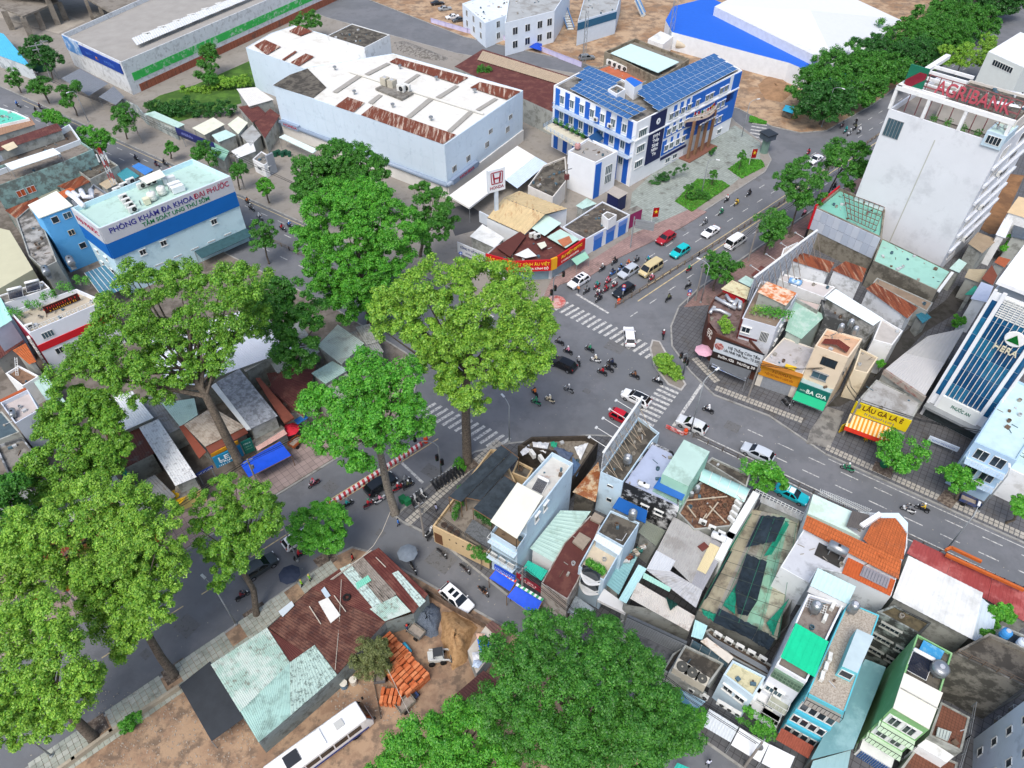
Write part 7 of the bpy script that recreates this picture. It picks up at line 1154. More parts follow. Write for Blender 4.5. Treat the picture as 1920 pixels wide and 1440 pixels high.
for i,(k_,s,z,kd) in enumerate((('3','960,1050 980,1025 1020,1040 1010,1075 975,1070',3.2,'d'),('3','1110,970 1125,945 1160,960 1150,1000 1120,1000',3.2,'d'),('3','1270,870 1290,845 1320,860 1310,905 1280,905',3.6,'d'))):tree(['thin sapling at the lower end of the large grass bed','thin sapling at the upper end of the large grass bed','thin sapling on the smaller grass bed'][i],s,None,z,k=k_,kind=kd,trunk=.07,r=.7,leaf=.35,npl=60,dens=1.4,limbs=5)
shrub('round topped shrubs in the large grass bed','985,1120 1010,1085 1060,1060 1120,1095 1110,1130 1050,1120 1000,1140',.9,'d','3',.6,.25);shrub('planting along the foot of the office block','780,1020 820,980 880,960 960,940 985,920 1000,935 930,980 850,1030 790,1050',1.0,'k','3',.8,.3);shrub('dark planting by the office steps','1095,870 1140,830 1160,835 1110,880',1.0,'k','3',.5,.25)
for i,(k_,x,y) in enumerate((('3',780,1270),('3',1330,935))):p=at(k_,x,y);t=thing('flag_banner',['red flag on a pole beside the metal road sign','red flag on the smaller grass bed'][i],'flag',(p.x,p.y,.13));MB().tube([p,p+Vector((0,0,4.2))],.05,6).build('pole',FRW,t);MB().slab([p+Vector((.05,0,2.0)),p+Vector((1.3,.4,1.9)),p+Vector((1.3,.4,4.0)),p+Vector((.05,0,4.1))],.04).build('cloth',M('c9202a',.7,.1),t);text('★',p+Vector((.68,.15,2.8)),(1.3,.4,0),(0,0,1),1.0,M('e8c830',.6),t)
# ---- optician corner
op=B('optician','corner optician shop with curved red and yellow sign band','q','345,655 555,735 930,715 1215,545 1030,410 880,300 690,470 430,580',4.2,M('c9cdd0',.6,.1),MAROON,par=.2,cat='shop')
for i,(a_,b_,lines) in enumerate((((345,745),(540,800),[('MẮT KÍNH',.5,1.3,.6,'e8c02a',4.4),('ÂU VIỆT',.5,.4,.5,'f0ece4',3.2)]),((575,815),(922,800),[('MẮT KÍNH ÂU VIỆT',.5,1.3,.62,'e8c02a',6.6),('CHUYÊN GIA KÍNH ĐỘ',.5,.4,.45,'f0ece4',6.2)]),((978,770),(1225,605),[('ÂU VIỆT OPTIC',.5,1.3,.6,'e8c02a',6.0),('~13',.45,.4,.42,'f0ece4',4.8)]))):board('shop_sign',['left red sign panel of the optician','middle red sign panel of the optician','right red sign panel of the optician facing the street'][i],'sign',at('q',*a_,3.1),at('q',*b_,3.1),2.3,M('c01a22',.5,.05),lines,.3)
for i,(a_,b_) in enumerate((((540,812),(573,820)),((924,800),(975,780)))):board('shop_sign',['yellow divider panel left of the middle optician sign','yellow divider panel right of the middle optician sign'][i],'sign',at('q',*a_,3.0),at('q',*b_,3.0),2.45,M('e0a21e',.5,.05),(),.35)
for i,t_ in enumerate((1,2)):op.band(t_,.05,.95,.3,2.9,M('7d98a4',.15,.15,1,spec=.6),.1,'shop_window')
for zi,(s,m) in enumerate((('430,590 650,450 700,490 560,680',M('5b322c',.8,.12)),('600,660 720,600 800,670 700,690',ROOFW),('750,420 880,295 1020,375 870,490',M('c3ddd4',.6,.06)),('890,500 1010,430 1180,520 1060,600',M('b5d2c6',.6,.1)),('800,560 870,540 890,580 840,610',M('d5d6c4',.7)),('985,530 1090,490 1120,545 1040,590',M('b5704f',.8,.2)))):MB().slab(P('q',s,4.75+.07*zi),.05).build('roof_sheet',m,op.root)
acrow('on the maroon roof of the optician',at('q',760,500,4.8),at('q',800,510,4.8),2,.5,1.4)
plate('awning','mint green awning below the right optician sign','awning',fz('q',(1110,700,2.8),(1235,630,2.8),(1270,685,2.3),(1160,755,2.3)),M('8fc4ae',.6,.06),.05,True,.13)
bg_=B('beige_hall','hall with gabled beige and rusty ribbed roof behind the optician','q','350,330 500,160 640,90 1070,250 870,310 680,480',4.4,M('dfe3e6',.8,.06),CONC,par=0,deck=False,cat='hall');BG_=M('c9b48a',.75,.12,.6,'9a6a44',.2,1.2,st=(A1,.1))
MB().corr(*fz('q',(355,325,4.6),(690,478,4.6),(872,298,6.0),(500,150,6.0)),.9,.08).build('roof',BG_,bg_.root);MB().corr(*fz('q',(640,85,4.8),(1072,245,4.8),(872,296,6.0),(500,148,6.0)),.9,.08).build('roof',BG_,bg_.root)
freewall('yard_wall','white yard wall in front of the beige hall',P('q','290,370 480,470 560,510'),2.6,M('d3dbe2',.8,.06),.25);shed('shed','white ribbed shed roof beside the pylon sign','q','195,495 310,385 510,510 420,600',3.4,GRIME,ROOFW,.5);sgn=board('shop_sign','white company sign with dark lettering left of the optician','sign',at('q',90,640,1.6),at('q',335,745,1.6),2.4,M('d0d4d8',.6,.1),[('CÔNG TY CỔ PHẦN',.5,1.4,.5,'3a4a7a',5.0),('~14',.5,.5,.4,'3a4a7a',2.6)],legs=1.5)
sf=B('shop_row','low shop with blue doors and dark littered flat roof beside the optician','q','1030,410 1240,520 1640,300 1390,180',4.0,M('d5dbe2',.8,.06),M('4f4a44',.95,.25,.6,'6f675c',.4,.8),par=.2,cat='shop')
for t_ in (.28,.56,.84):sf.band(1,t_-.09,t_+.09,.2,3.4,M('2f6fc4',.6,.08),.08,'door');sf.band(1,t_-.1,t_+.1,2.6,3.6,M('6f8fd0',.6),.1,'transom')
B('roof_hut','small white hut on the dark littered roof','q','1385,300 1430,270 1520,300 1445,350',6.0,WHITE,CONC,z0=3.8,par=.1);B('maroon_shop','magenta fronted shop end beside the metal road sign','q','1620,310 1750,250 1700,220 1580,270',3.4,M('8a2a5c',.7,.08),CONC,par=0,cat='shop')
shed('mint_lean_to','mint lean-to between the shop row and the annex tower','q','1150,220 1250,150 1340,200 1210,250',4.0,GRIME,MINT,.4)
pole=thing('utility_pole','concrete utility pole with transformer behind the shop row','pole',at('q',1055,200));pb=at('q',1055,200);MB().tube([pb,up(pb,9)],[.18,.12],8).build('shaft',M('8a8680',.9),pole);MB().box(up(pb,7.8),(2.2,.15,.15),.5).build('crossarm',FRG,pole);MB().box(up(pb,6.2),(.8,.7,1.1),.5).build('transformer',M('6b3a3a',.7),pole)
# ---- warehouse with green band, unfinished concrete frame
wa=B('warehouse','long weathered warehouse with green band, brick base and dark blue sign','1','345,192 680,350 1900,-170 1480,-310',8.6,M('d3d7d9',.85,.08,.4,'a5a8a9',.3,.9,True),M('9d9a94',.9,.12,.3),par=1.2,pt=.25,cat='warehouse')
wa.band(1,.03,1,0,2.0,tiles_mat('a0614a','',.5,A1),.1,'brick_base');wa.band(1,.02,1,3.2,5.2,M('3cb554',.8,.1,.5,'c9d2cc',.28,.6),.08,'green_band')
wa.sign(0,.3,.97,5.4,7.9,M('173f96',.5,.06),[('NHẬT',.22,.8,.8,'3f66b4',3.2),('K',.42,.8,.8,'d8863a',1.2),('PHƯƠNG',.72,.8,.8,'4a72c0',5.0)],.3);wa.band(0,0,.28,4.5,8.4,M('5b93d0',.6,.15,.5,'c9d6e2',.4,.5),.1,'blue_panel')
for i,(s,z_) in enumerate((('345,440 450,385 610,470 500,540',4.0),('555,545 640,485 700,545 650,590',3.6))):plate('slat_canopy',['large grey slatted canopy in front of the warehouse','smaller grey slatted canopy in front of the warehouse'][i],'canopy',P('1',s,z_),M('757b82',.6,.12,1),corr=.6,legs=True,legz=.13)
rf=MB().corr(*fz('1',(740,215,9.4),(1480,-80,9.4),(1500,-50,8.4),(770,255,8.4)),.8,.06).build('roof_monitor',M('cfd3d4',.6,.1),wa.root)
acrow('in the row on the warehouse roof',at('1',830,215,8.0),at('1',1310,15,8.0),7,A1,2.2)
un=thing('concrete_frame','unfinished grey concrete building frame at the top left','building',at('1',300,150));CG=M('8b857b',.95,.2,.4,'6a645b',.45,.4)
for s,z_ in (('-60,10 125,92 330,5 200,-60',6.0),('400,-60 640,80 1000,-60 800,-160',6.5),('-60,-60 300,-20 500,-120 100,-200',9.0)):MB().slab(P('1',s,z_),.5).build('floor_slab',CG,un)
for x,y,z_ in ((125,95,6),(200,60,6),(20,60,6),(330,10,6),(480,0,6.2),(560,40,6.2),(640,85,6.2),(760,30,6.2),(260,-20,8.7)):p=at('1',x,y,z_-.3);MB().box((p.x,p.y,(z_-.4)/2),(1.6 if x<400 else 1.0,.6,z_-.4),.5).build('column',CG,un)
MB().slab(P('1','-60,80 330,190 480,120 200,20',.2),.25).build('floor_slab',M('a39d92',.95,.2,.3),un)
shed('blue_shed','turquoise and white shed with graffiti wall at the left edge','1','-60,170 20,190 180,380 -40,300',4.0,M('c3ccd0',.8,.1,.4,'6d7a80',.3,.4),M('4fb4d8',.6,.1),.6);freewall('green_gate','dark green gate wall at the upper left street',P('1','180,420 290,400'),3.0,M('1f4a3c',.7),.2,'gate')
for i,x in enumerate((300,330)):p=at('1',x,470-(i*20));t=thing('power_pole',['left pole of the transformer pair at the upper left','right pole of the transformer pair at the upper left'][i],'pole',(p.x,p.y,.13));MB().tube([p,up(p,10.5)],[.2,.14],8).build('shaft',M('8d8f90',.9),t);MB().box(up(p,10),(3,.2,.2),.6).box(up(p,9),(2.6,.2,.2),.6).build('crossarm',FRG,t);MB().box(up(p,7),(1.2,1,1.4),.6).build('transformer',M('7d8288',.7),t)
struct('grass',MB().prism(P('1','800,600 900,540 1100,480 1440,330 1560,420 1440,560 1000,690'),-.05,.16),M('54792f',.95,.3,.3,'3b5a24',.5,.25))
freewall('lot_wall','weathered wall and sheds along the front of the weedy lot',P('1','660,590 790,650 830,700 1010,790'),2.6,M('7f8a8a',.9,.25,.6,'b5bcb8',.4,.5),.3)
# small roofs between the weedy lot and the showroom
for i,(k_,s,z,m,lb) in enumerate((('1','810,640 870,625 1040,700 1000,720',3.4,MINT,'narrow mint roof along the weedy lot wall'),('1','1080,720 1200,660 1265,700 1150,760',4.2,M('d8dac6',.7),'cream roof behind the dark blue shop sign'),('1','1190,760 1270,730 1330,760 1230,800',4.0,M('b9d6d0',.7),'pale mint roof right of the cream one'),('1','1280,700 1340,655 1395,690 1340,755',4.4,M('d5dcc6',.7),'pale yellow green roof near the showroom'),('2','-100,600 0,585 60,640 -20,690',4.0,MAROON,'dark maroon roof beside the showroom wall'),('2','-10,690 80,610 135,650 50,780',4.0,MAROON,'maroon hipped roof next to the showroom wall'),('2','-90,760 -20,700 30,760 -30,820',3.6,ROOFG,'grey roof below the maroon ones'),('1','1300,850 1420,790 1440,850 1340,890',3.6,ROOFW,'white roof beside the gatehouse'),('2','-110,500 0,490 100,560 -40,600',4.6,M('d5d4ce',.7,.1),'white roof with dark hatches beside the showroom wing'),('1','1200,800 1290,850 1260,905 1180,860',3.4,M('8fbfa8',.6),'green roof behind the dense tree at the dark blue sign'))):shed('small_house',lb,k_,s,z,GRIME,m,.35,cat='house')
board('shop_sign','long dark blue shop sign on the upper left street','sign',at('1',1000,760,2.6),at('1',1215,850,2.6),2.0,M('232b6a',.5,.05),[('~10',.3,.8,.7,'8a94d0',4.0)],legs=2.4)
# ---- behind: long maroon roof, mint roofed block, dirt lot things
lm=B('long_shed','long shed with dark red roof and tan ridge behind the showroom','0','852,125 905,92 1090,150 1040,212',6.0,GRIME,MAROON,par=0,cat='shed');MB().corr(*fz('0',(905,95,7.2),(1090,152,7.2),(1065,163,6.2),(895,112,6.2)),.8,.06).build('ridge_sheet',M('a3937e',.8,.1),lm.root)
mk=B('mint_block','concrete block with pale mint roof behind the office','3','520,290 690,215 1000,330 830,445',6.4,M('8f8674',.9,.15,.5,'5b5346',.4,.5),M('7a756a',.9,.2,.5),par=.8,pt=.4);MB().slab(P('3','555,298 668,246 940,348 822,408',6.9),.15).build('mint_cover',M('c3dedc',.6,.05),mk.root);B('orange_deck','low block with terracotta roof deck and condensers behind the office','3','470,385 560,355 790,440 700,480',4.4,GRIME,M('b5684a',.9,.15,.8),par=.5);acrow('in the row on the terracotta deck',at('3',548,365,4.0),at('3',630,400,4.0),4,A2,2.0)
B('white_shed','small white roofed shed at the back of the dirt lot','3','765,220 835,175 905,205 850,250',4.0,WHITE,ROOFW,par=0,cat='shed');htank('large beige horizontal tank behind the office block',at('3',1005,300),9,1.3,A2+.15,.8,M('d3c9b4',.6,.1))
for i,(x,y,h_) in enumerate(((400,380,15),(880,275,22))):
    b0=at('3',x,y);mast=thing('lattice_mast',['thin grey lattice mast behind the left wing of the office','lattice mast by the blue curved hall'][i],'mast',(b0.x,b0.y,.13));w0=.5+.25*i
    for s_ in range(8):
        h0,h1=s_*h_/8,(s_+1)*h_/8
        for a_ in range(3):A_=a_*2.094;B_=A_+2.094;p0=b0+Vector((w0*math.cos(A_),w0*math.sin(A_),h0));p1=up(p0,h1);p2=b0+Vector((w0*math.cos(B_),w0*math.sin(B_),h1));MB().bar(p0,p1,.1).build('leg',FRG,mast);MB().bar(p0,p2,.06).build('brace',FRG,mast)
sc=B('school','white school building with outside stairs at the top edge','2','1160,20 1290,130 1520,40 1380,-60',7.0,M('dbe6f0',.7,.05),M('d3dadd',.7,.08),par=.4,cat='school');sc.wins(0,(.2,.5,.8),(1.5,4.4),w=1.5,h=1.8,nx=2,sill=False);sc.wins(1,(.3,.6),(1.2,4.4),w=1.5,h=1.8,nx=2,sill=False)
s2=B('school','white school wing with dark windows and arches at the top centre','3','-40,130 240,60 330,-80 0,-120',9.0,M('dbe4ec',.7,.05),ROOFG,par=.4,cat='school');s2.wins(0,(.2,.45,.7,.9),(1.5,5.2),w=1.8,h=2.0,nx=2,sill=False);s3=B('school','blue banded school wing behind the dirt lot','3','370,120 590,55 620,-60 420,-60',7.0,M('c9d6e2',.7,.05),ROOFG,par=.3,cat='school');s3.band(0,0,1,4.5,6.5,M('2a5f80',.6),.1)
for i,(a_,b_) in enumerate((((1310,100),(1400,215)),((1650+60,0),(1770,170)),((700+1440,0),(740+1440,90)))):
    p,q=at('2',*a_,4.5),at('2',*b_,.2);t=thing('outside_stair',['left blue railed outside stair of the school','middle blue railed outside stair of the school','right blue railed outside stair of the school'][i],'stairs',up(q,.13))
    for j in range(12):c=p.lerp(q,(j+.5)/12);MB().box(c,(2.0,.9,.3),math.atan2((q-p).y,(q-p).x)+1.57).build('step',M('cfd3d0',.8),t)
    sd=(q-p).cross(Vector((0,0,1))).normalized()
    for s_ in (-1,1):MB().bar(p+sd*s_*1.1+Vector((0,0,.8)),q+sd*s_*1.1+Vector((0,0,.8)),.15,.5).build('balustrade',M('5f8fc4',.6),t)
fence('pale violet cloth fence along the back street',P('2','985,130 1190,190 1440,240 1560,275 1830,380'),1.6,M('b9b4d8',.8),3.0,(.95,));cl_=[at('2',x,y) for x,y in ((985,130),(1190,190),(1440,240),(1560,275),(1830,380))]
for i in range(4):freewall('cloth_screen',f'{ORD[i]} stretch of violet screen cloth from the left along the back street',[cl_[i]+Vector((0,.2,0)),cl_[i+1]+Vector((0,.2,0))],1.5,M('cbc6e4',.8,.1),.05,'screen')
cloth('tarpaulin','blue tent tarpaulin in the dirt lot','tarpaulin',P('3','95,265 130,240 170,245 165,285',1.2),M('1c49b8',.6,.1),-.8,6)
hl=B('curved_hall','low hall with bright blue curved roof at the top right','0','1248,38 1262,12 1330,-5 1640,130 1590,165 1480,118 1260,60',5.0,M('dfe4e8',.7,.08),M('1f62cc',.6,.06),par=0,cat='hall')
wr_=B('white_hall','hall with large white hipped roof at the top right','0','1340,12 1480,-60 1690,38 1610,100 1560,120',7.5,M('d9dcde',.7),M('d6d9da',.6,.03),par=0,cat='hall');MB().slab(fz('0',(1345,10,7.6),(1565,115,7.6),(1520,20,10.0)),.1).build('roof_hip',M('d6d9da',.6,.03),wr_.root);MB().slab(fz('0',(1565,115,7.6),(1690,36,7.6),(1520,20,10.0)),.1).build('roof_hip',M('cdd1d3',.6,.03),wr_.root)
freewall('lot_wall','grey concrete block wall between the dirt lot and the blue hall',P('0','1262,62 1300,75 1440,128 1545,165'),4.0,M('9a958c',.9,.15,.3,'6d685f',.35,.3),.4);shed('site_junk','turquoise covered junk heap at the corner of the dirt lot','4','80,620 100,590 150,600 140,640',1.8,DCONC,M('2f9fc4',.6,.15),.4,cat='junk')
heap('soil_heap','brown soil heap in the corner dirt lot','4','-60,480 0,430 90,450 140,520 80,580 -20,560',1.2,M('9a7a5c',.95,.3,.6,bump=.6),5)
heap('rubbish_heap','grey white rubbish heap along the back street','2','770,240 830,230 960,280 1090,330 1060,350 930,330 800,290',.9,M('a39f98',.95,.4,1.5,'5d5a54',.5,1.5,bump=.8),6)
# ---------------------------------------------------------------- right block: rice restaurant corner, shops, glass tower, white bank tower
W3=lambda x,y:Vector((x,y,0))
ct=B('rice_restaurant','rounded corner rice restaurant with roof ducts and dark sign band','n','165,500 175,330 240,220 330,160 610,250 520,560 790,860 250,630',6.0,M('5b3a30',.8,.12,.6),M('7d6a66',.9,.2,.8,'54403c',.35,1),par=.5,cat='restaurant')
for i,(a_,b_,z0_,h_,m_,ln,lb) in enumerate((((222,822),(748,1012),3.7,2.6,M('c3cbd2',.6,.05),[('Hệ Thống Cơm Tấm',.62,1.5,.55,'2a2e38',5.0),('Lớn Nhất Việt Nam - Từ 2005',.6,.75,.5,'2a2e38',5.8)],'pale grey restaurant billboard with dark lettering and a food picture'),((205,880),(740,1070),2.6,1.0,M('2e2422',.6,.06),[('Sườn /Gà',.3,.3,.5,'e4e4e0',2.6),('Nướng 39',.72,.3,.5,'e4e4e0',2.8)],'dark strip sign with white menu lettering below the restaurant billboard'))):board('shop_sign',lb,'sign',at('n',*a_,z0_),at('n',*b_,z0_),h_,m_,ln,.25,frame=BLK)
p=at('n',290,790,4.6);t=thing('food_picture','round picture of a meat dish on the restaurant billboard','picture',p);d_=(at('n',748,1012,3.7)-at('n',222,822,3.7)).normalized();MB().lathe(p+d_.cross(Vector((0,0,1)))*.2+Vector((0,0,.4)),[(.02,.05),(.4,.05),(.85,.0),(.9,-.03)],16,'x',math.atan2(d_.y,d_.x)-PI/2).build('plate',M('d9b4b0',.6,.2,3,'8a2f2a',.5,2),t)
board('shop_sign','dark brown side sign reading cơm tấm on the rounded corner','sign',at('n',125,690,2.6),at('n',215,800,2.6),3.4,M('4f2a22',.6,.06),[('CƠM',.5,2.2,.7,'e8e2d8',1.6),('TẤM',.5,1.2,.8,'e8e2d8',1.7)],.25)
plate('awning','dark grey awning with blue white banner edge under the restaurant signs','awning',fz('n',(200,900,2.9),(650,1050,2.9),(590,1160,2.4),(180,970,2.4)),M('585c60',.7,.1),.08,True,.13);board('banner','blue and white banner hanging on the edge of the dark grey awning','banner',at('n',205,1000,1.9),at('n',585,1165,1.9),.6,M('cfd8e6',.7,.15,2,'3a6ac0',.3,2));umbrella('pink umbrella at the rounded restaurant corner',at('n',90,940),1.5,'d2a3b4')
dc=thing('roof_ducts','silver ventilation ducts on the restaurant roof','ducts',at('n',380,320,5.6))
for pts_,r_ in ((((190,400),(210,360),(300,370),(420,430)),.28),(((250,230),(340,280),(480,350)),.3),(((370,200),(420,270),(480,280)),.3),(((450,320),(490,250),(530,280),(520,350)),.35)):MB().tube([at('n',x,y,6.3) for x,y in pts_],r_,9).build('pipe',M('b9bec4',.35,.1,2,metal=.4),dc,True)
shrub('bright green rooftop bush on the restaurant','290,480 330,430 400,430 440,500 440,600 400,690 350,640 310,560',6.4,'y','n',.6,.22,zmin=5.6)
shed('restaurant_annex','yellowed striped sheet roof with red fascia behind the restaurant','n','310,130 440,30 640,120 600,250',6.6,M('b3222c',.7,.08),M('cfc9a4',.7,.1,.8,'9a7a5a',.3,1),.4,cat='roof');shed('mint_annex','small mint roof behind the yellowed striped one','n','500,40 590,-20 690,30 640,110',6.8,GRIME,MINT,.4,cat='roof')
ml=B('townhouse','grey white townhouse with maroon trim and rooftop jungle of plants','n','550,455 935,565 1175,185 760,30',9.6,M('c9ced6',.8,.08,.4,'90959c',.2,.5,True),M('8a7a6c',.9,.2,.8),par=.6,pt=.15)
ml.band(0,.0,.04,.2,9.4,M('5e2a2a',.7),.12,'trim');ml.band(0,.05,.6,6.0,6.3,M('5e2a2a',.7),.12,'trim');ml.wins(0,(.2,.6),(3.6,),w=1.1,h=1.2,nx=2,sill=False);ml.win(0,.2,7.0,1.3,1.2,2);ml.win(0,.75,6.2,1.3,2.0,6,sill=False);ml.wins(1,(.3,.6),(4,7),w=.8,h=.9,nx=1)
for i in range(6):pot(f'{ORD[i]} leafy pot from the left on the maroon trimmed townhouse roof',at('n',690+i*72,430+i*12,9.0),1.5,'y' if i==0 else 'b',.8)
oroof=shed('roof_room','orange and rusty roof room behind the billboard lattice','n','720,165 830,45 1165,175 1040,320',12.0,GRIME,M('c9743f',.8,.15,.8,'d9cdb8',.42,.8),.35,z0=9.0,cat='roof');htank('blue and white horizontal tank behind the orange roof room',at('n',1130,95,11.0),1.8,.5,-.5,.3,M('6fa0d0',.5,.15,2,'d8e2ea',.4,2))
# rooftop billboard seen edge on
b0,b1=at('n',510,600,6.0),at('w',235,740,12.0);bb=thing('billboard','huge lattice backed billboard seen edge on above the restaurant','billboard',b0);e0=Vector((38.8,92.0,0));ed_=Vector((.72,.69,0));
MB().box(e0+ed_*9.7+Vector((0,0,8.9)),(19.4,.12,4.6),math.atan2(ed_.y,ed_.x)).build('panel',M('b9c0ca',.7,.15,.8,'7d8492',.3,.8),bb);MB().box(e0+ed_*9.7+Vector((0,0,11.3)),(19.6,.35,.2),math.atan2(ed_.y,ed_.x)).build('top_frame',FRW,bb)
bk=Vector((ed_.y,-ed_.x,0))
for j in range(12):
    p=e0+ed_*(.1+j*1.74)+bk*.3;MB().bar(up(p,4.0),up(p,11.2),.14).build('post',M('9aa0a8',.6),bb);MB().bar(up(p,11.0),up(p+bk*2.2,6.5),.08).build('strut',M('8a8078',.7),bb)
    if j<11:q=e0+ed_*(.1+(j+1)*1.74)+bk*.3;MB().bar(up(p,6.6),up(q,9),.07).build('brace',M('9aa0a8',.6),bb);MB().bar(up(p,9),up(q,11.1),.07).build('brace',M('9aa0a8',.6),bb);MB().bar(up(p,9),up(q,9),.07).build('brace',M('9aa0a8',.6),bb)
for j in range(4):p=e0+ed_*(2+j*4.6);MB().tube([up(p,11.2),up(p-bk*2,11.5)],.035,6).build('lamp_arm',FRW,bb);MB().box(up(p-bk*2.1,11.5),(.4,.25,.15),.7).build('floodlight',FRG,bb)
# orange shop, green shop, cream house
os_=B('shop','single storey shop with grey roof and orange sign fascia','n','780,940 1232,1090 1375,800 1020,675',5.3,M('d9d2c4',.8,.08),M('b5b2b2',.8,.08,.5,'97928e',.3,.5),par=.15,cat='shop');os_.sign(0,0,1,2.7,5.35,M('c9871e',.6,.06),[('~11',.55,1.3,.5,'7a2a1a',2.8),('~24',.5,.6,.45,'7a2a1a',4.2)],.3);os_.band(0,.14,.86,.2,2.6,M('8f949a',.5,.15,3),.06,'shutter');MB().slab(P('n','1045,970 1165,1010 1140,1060 1020,1020',5.3),.1).build('skylight',M('e8c02a',.5),os_.root)
MB().slab(P('n','780,935 1240,1095 1225,1130 760,985',5.45),.1).build('fascia_top',M('b5762a',.7,.12),os_.root)
ch=B('townhouse','cream three storey house with brown gable and steel tanks','n','1370,770 1745,905 1905,690 1500,575',10.4,M('dccbb2',.8,.07,.4,'b5a184',.18,.5,True),M('c9a588',.9,.15,.6,'a88a70',.3,.5),par=.25,pt=.2);ch.win(0,.55,7.6,2.2,1.5,4,fr=BLK,sill=False);ch.win(0,.45,4.8,2.2,1.3,2,fr=FRG,pane=GLASSB);MB().corr(*fz('n',(1440,745,10.6),(1610,760,11.2),(1640,700,11.2),(1480,690,10.6)),.2,.04).build('gable_tiles',M('6e342a',.8,.15),ch.root);MB().corr(*fz('n',(1610,760,11.2),(1725,850,10.6),(1765,790,10.6),(1640,700,11.2)),.2,.04).build('gable_tiles',M('6e342a',.8,.15),ch.root)
for i,(x,y) in enumerate(((1640,620),(1750,570),(1800,650))):vtank(['left steel tank on the cream house','middle open steel tank on the cream house','right steel tank on the cream house'][i],at('n',x,y,10.4),.42,1.0,stand=.4)
gs_=B('shop','narrow shop with dark green sign and bright green awning below the cream house','n','1195,1190 1540,1320 1590,1235 1240,1110',3.9,M('9fb4b4',.7),M('a5bcc0',.6,.1),par=.1,cat='shop');gs_.sign(0,0,1,2.4,4.2,M('12655c',.5,.05),[('BA GIA',.62,.35,.75,'e8ece6',3.0),('~7',.2,.45,.3,'d8e0d8',1.0)],.2);plate('awning','bright green awning below the dark green shop sign','awning',[gs_.pt(0,0,2.4,.2),gs_.pt(0,1,2.4,.2),gs_.pt(0,1,2.0,1.8),gs_.pt(0,0,2.0,1.8)],M('1fae7c',.6,.05),.05,True,.13)
# roofs behind these shops
shed('mint_house','house with worn pale green roof between the townhouses','n','1140,250 1490,430 1215,695 1035,600',6.6,M('a9b5ac',.8,.1),M('9cc2b0',.65,.12,.6,'bccdc4',.35,.6),.6,cat='house');B('grey_house','dark stained grey concrete house behind the cream one','n','1480,430 1960,560 1890,330 1440,250',7.5,M('9a9c9a',.9,.15,.5,'4b4d4d',.55,.4),M('75787a',.9,.2,.5,'4a4c4e',.5,.4),par=.3);shed('white_roof_house','long plain white sheet roof behind the cream house','8','320,235 382,185 648,352 592,392',9.0,M('a3a39f',.9,.15,.5,'55554f',.5,.4),M('dfeaea',.6,.04),.6,cat='house')
B('pink_deck_house','house with pale pinkish flat roof behind the mint roof','n','1180,230 1440,300 1400,380 1150,240',7.2,GRIME,M('bfb0a8',.9,.12),par=.1);B('pale_deck','pale flat roofs below the rusty roofs','w','480,640 680,680 1340,850 1190,990 870,870 560,740',6.4,WHITE,M('c3bebc',.85,.1,.4),par=.15)
for i,(k_,s,z,m) in enumerate((('w','700,480 830,365 1330,520 1260,660',8.4,RUST),('w','1290,620 1480,500 1760,600 1700,790',8.4,RUST),('p','685,1115 775,1050 1225,1312 1115,1425',7.4,RUST))):shed('rust_roof_house',['left rust red roof of the white walled row','middle rust red roof of the white walled row','right rust and tan roof of the white walled row'][i],k_,s,z,M('d9dde0',.85,.1,.4,'8f9290',.3,.5,True),m,.3,cat='house')
# long building with pale panels and mint roof
lp=B('panel_building','long building with grey panel wall edged red and open roof frame','p','165,270 850,585 890,262 412,66',8.2,M('8a8578',.9,.15,.5,'5d584d',.4,.5),M('79b8a8',.6,.08),par=.5,pt=.3)
for j in range(10):
    for r_ in (0,1):lp.band(0,.02+.097*j,.115+.097*j,3.7+2.2*r_,5.84+2.2*r_,M(['b5bfcc','bcc5d0','aeb9c7'][(j+r_) % 3],.45,.04),.14,'wall_sheet')
lp.band(3,0,1,3.6,8.6,M('c3202e',.5,.05),.25,'red_panel');p0,p1=lp.pt(0,0,8.3,.15),lp.pt(0,0,3.6,.15);MB().bar(p0,p1,.35).build('red_edge',M('c3202e',.5),lp.root);MB().bar(p1,up(p1,0),.3).build('black_edge',BLK,lp.root)
for j in range(9):u=j/8;MB().bar(at('p',450+430*u,110+160*u,8.5),at('p',500+280*u,380+130*u,8.5),.1).build('frame_bar',M('6b4f44',.8),lp.root)
for j in range(6):u=j/5;MB().bar(at('p',450+50*u,110+270*u,8.55),at('p',880-100*u,270+240*u,8.55),.1).build('frame_bar',M('6b4f44',.8),lp.root)
lq=B('mint_roof_building','long concrete building with plain mint roof beside the white tower','p','760,825 1425,1132 1570,935 850,590',5.6,M('8a867a',.9,.15,.5,'55524a',.45,.4,True),M('95c4b6',.6,.08,.3,'84ae9f',.3,.3),par=.1);MB().slab(P('p','1425,1132 1570,935 1600,945 1450,1150',5.8),.2).build('white_gutter',FRW,lq.root)
B('brown_lane_house','low tan roofed house between the mint roof and the rust roofs','p','800,1000 1380,1260 1320,1350 760,1050',4.2,GRIME,M('8f7d6a',.9,.2,.6),par=.1)
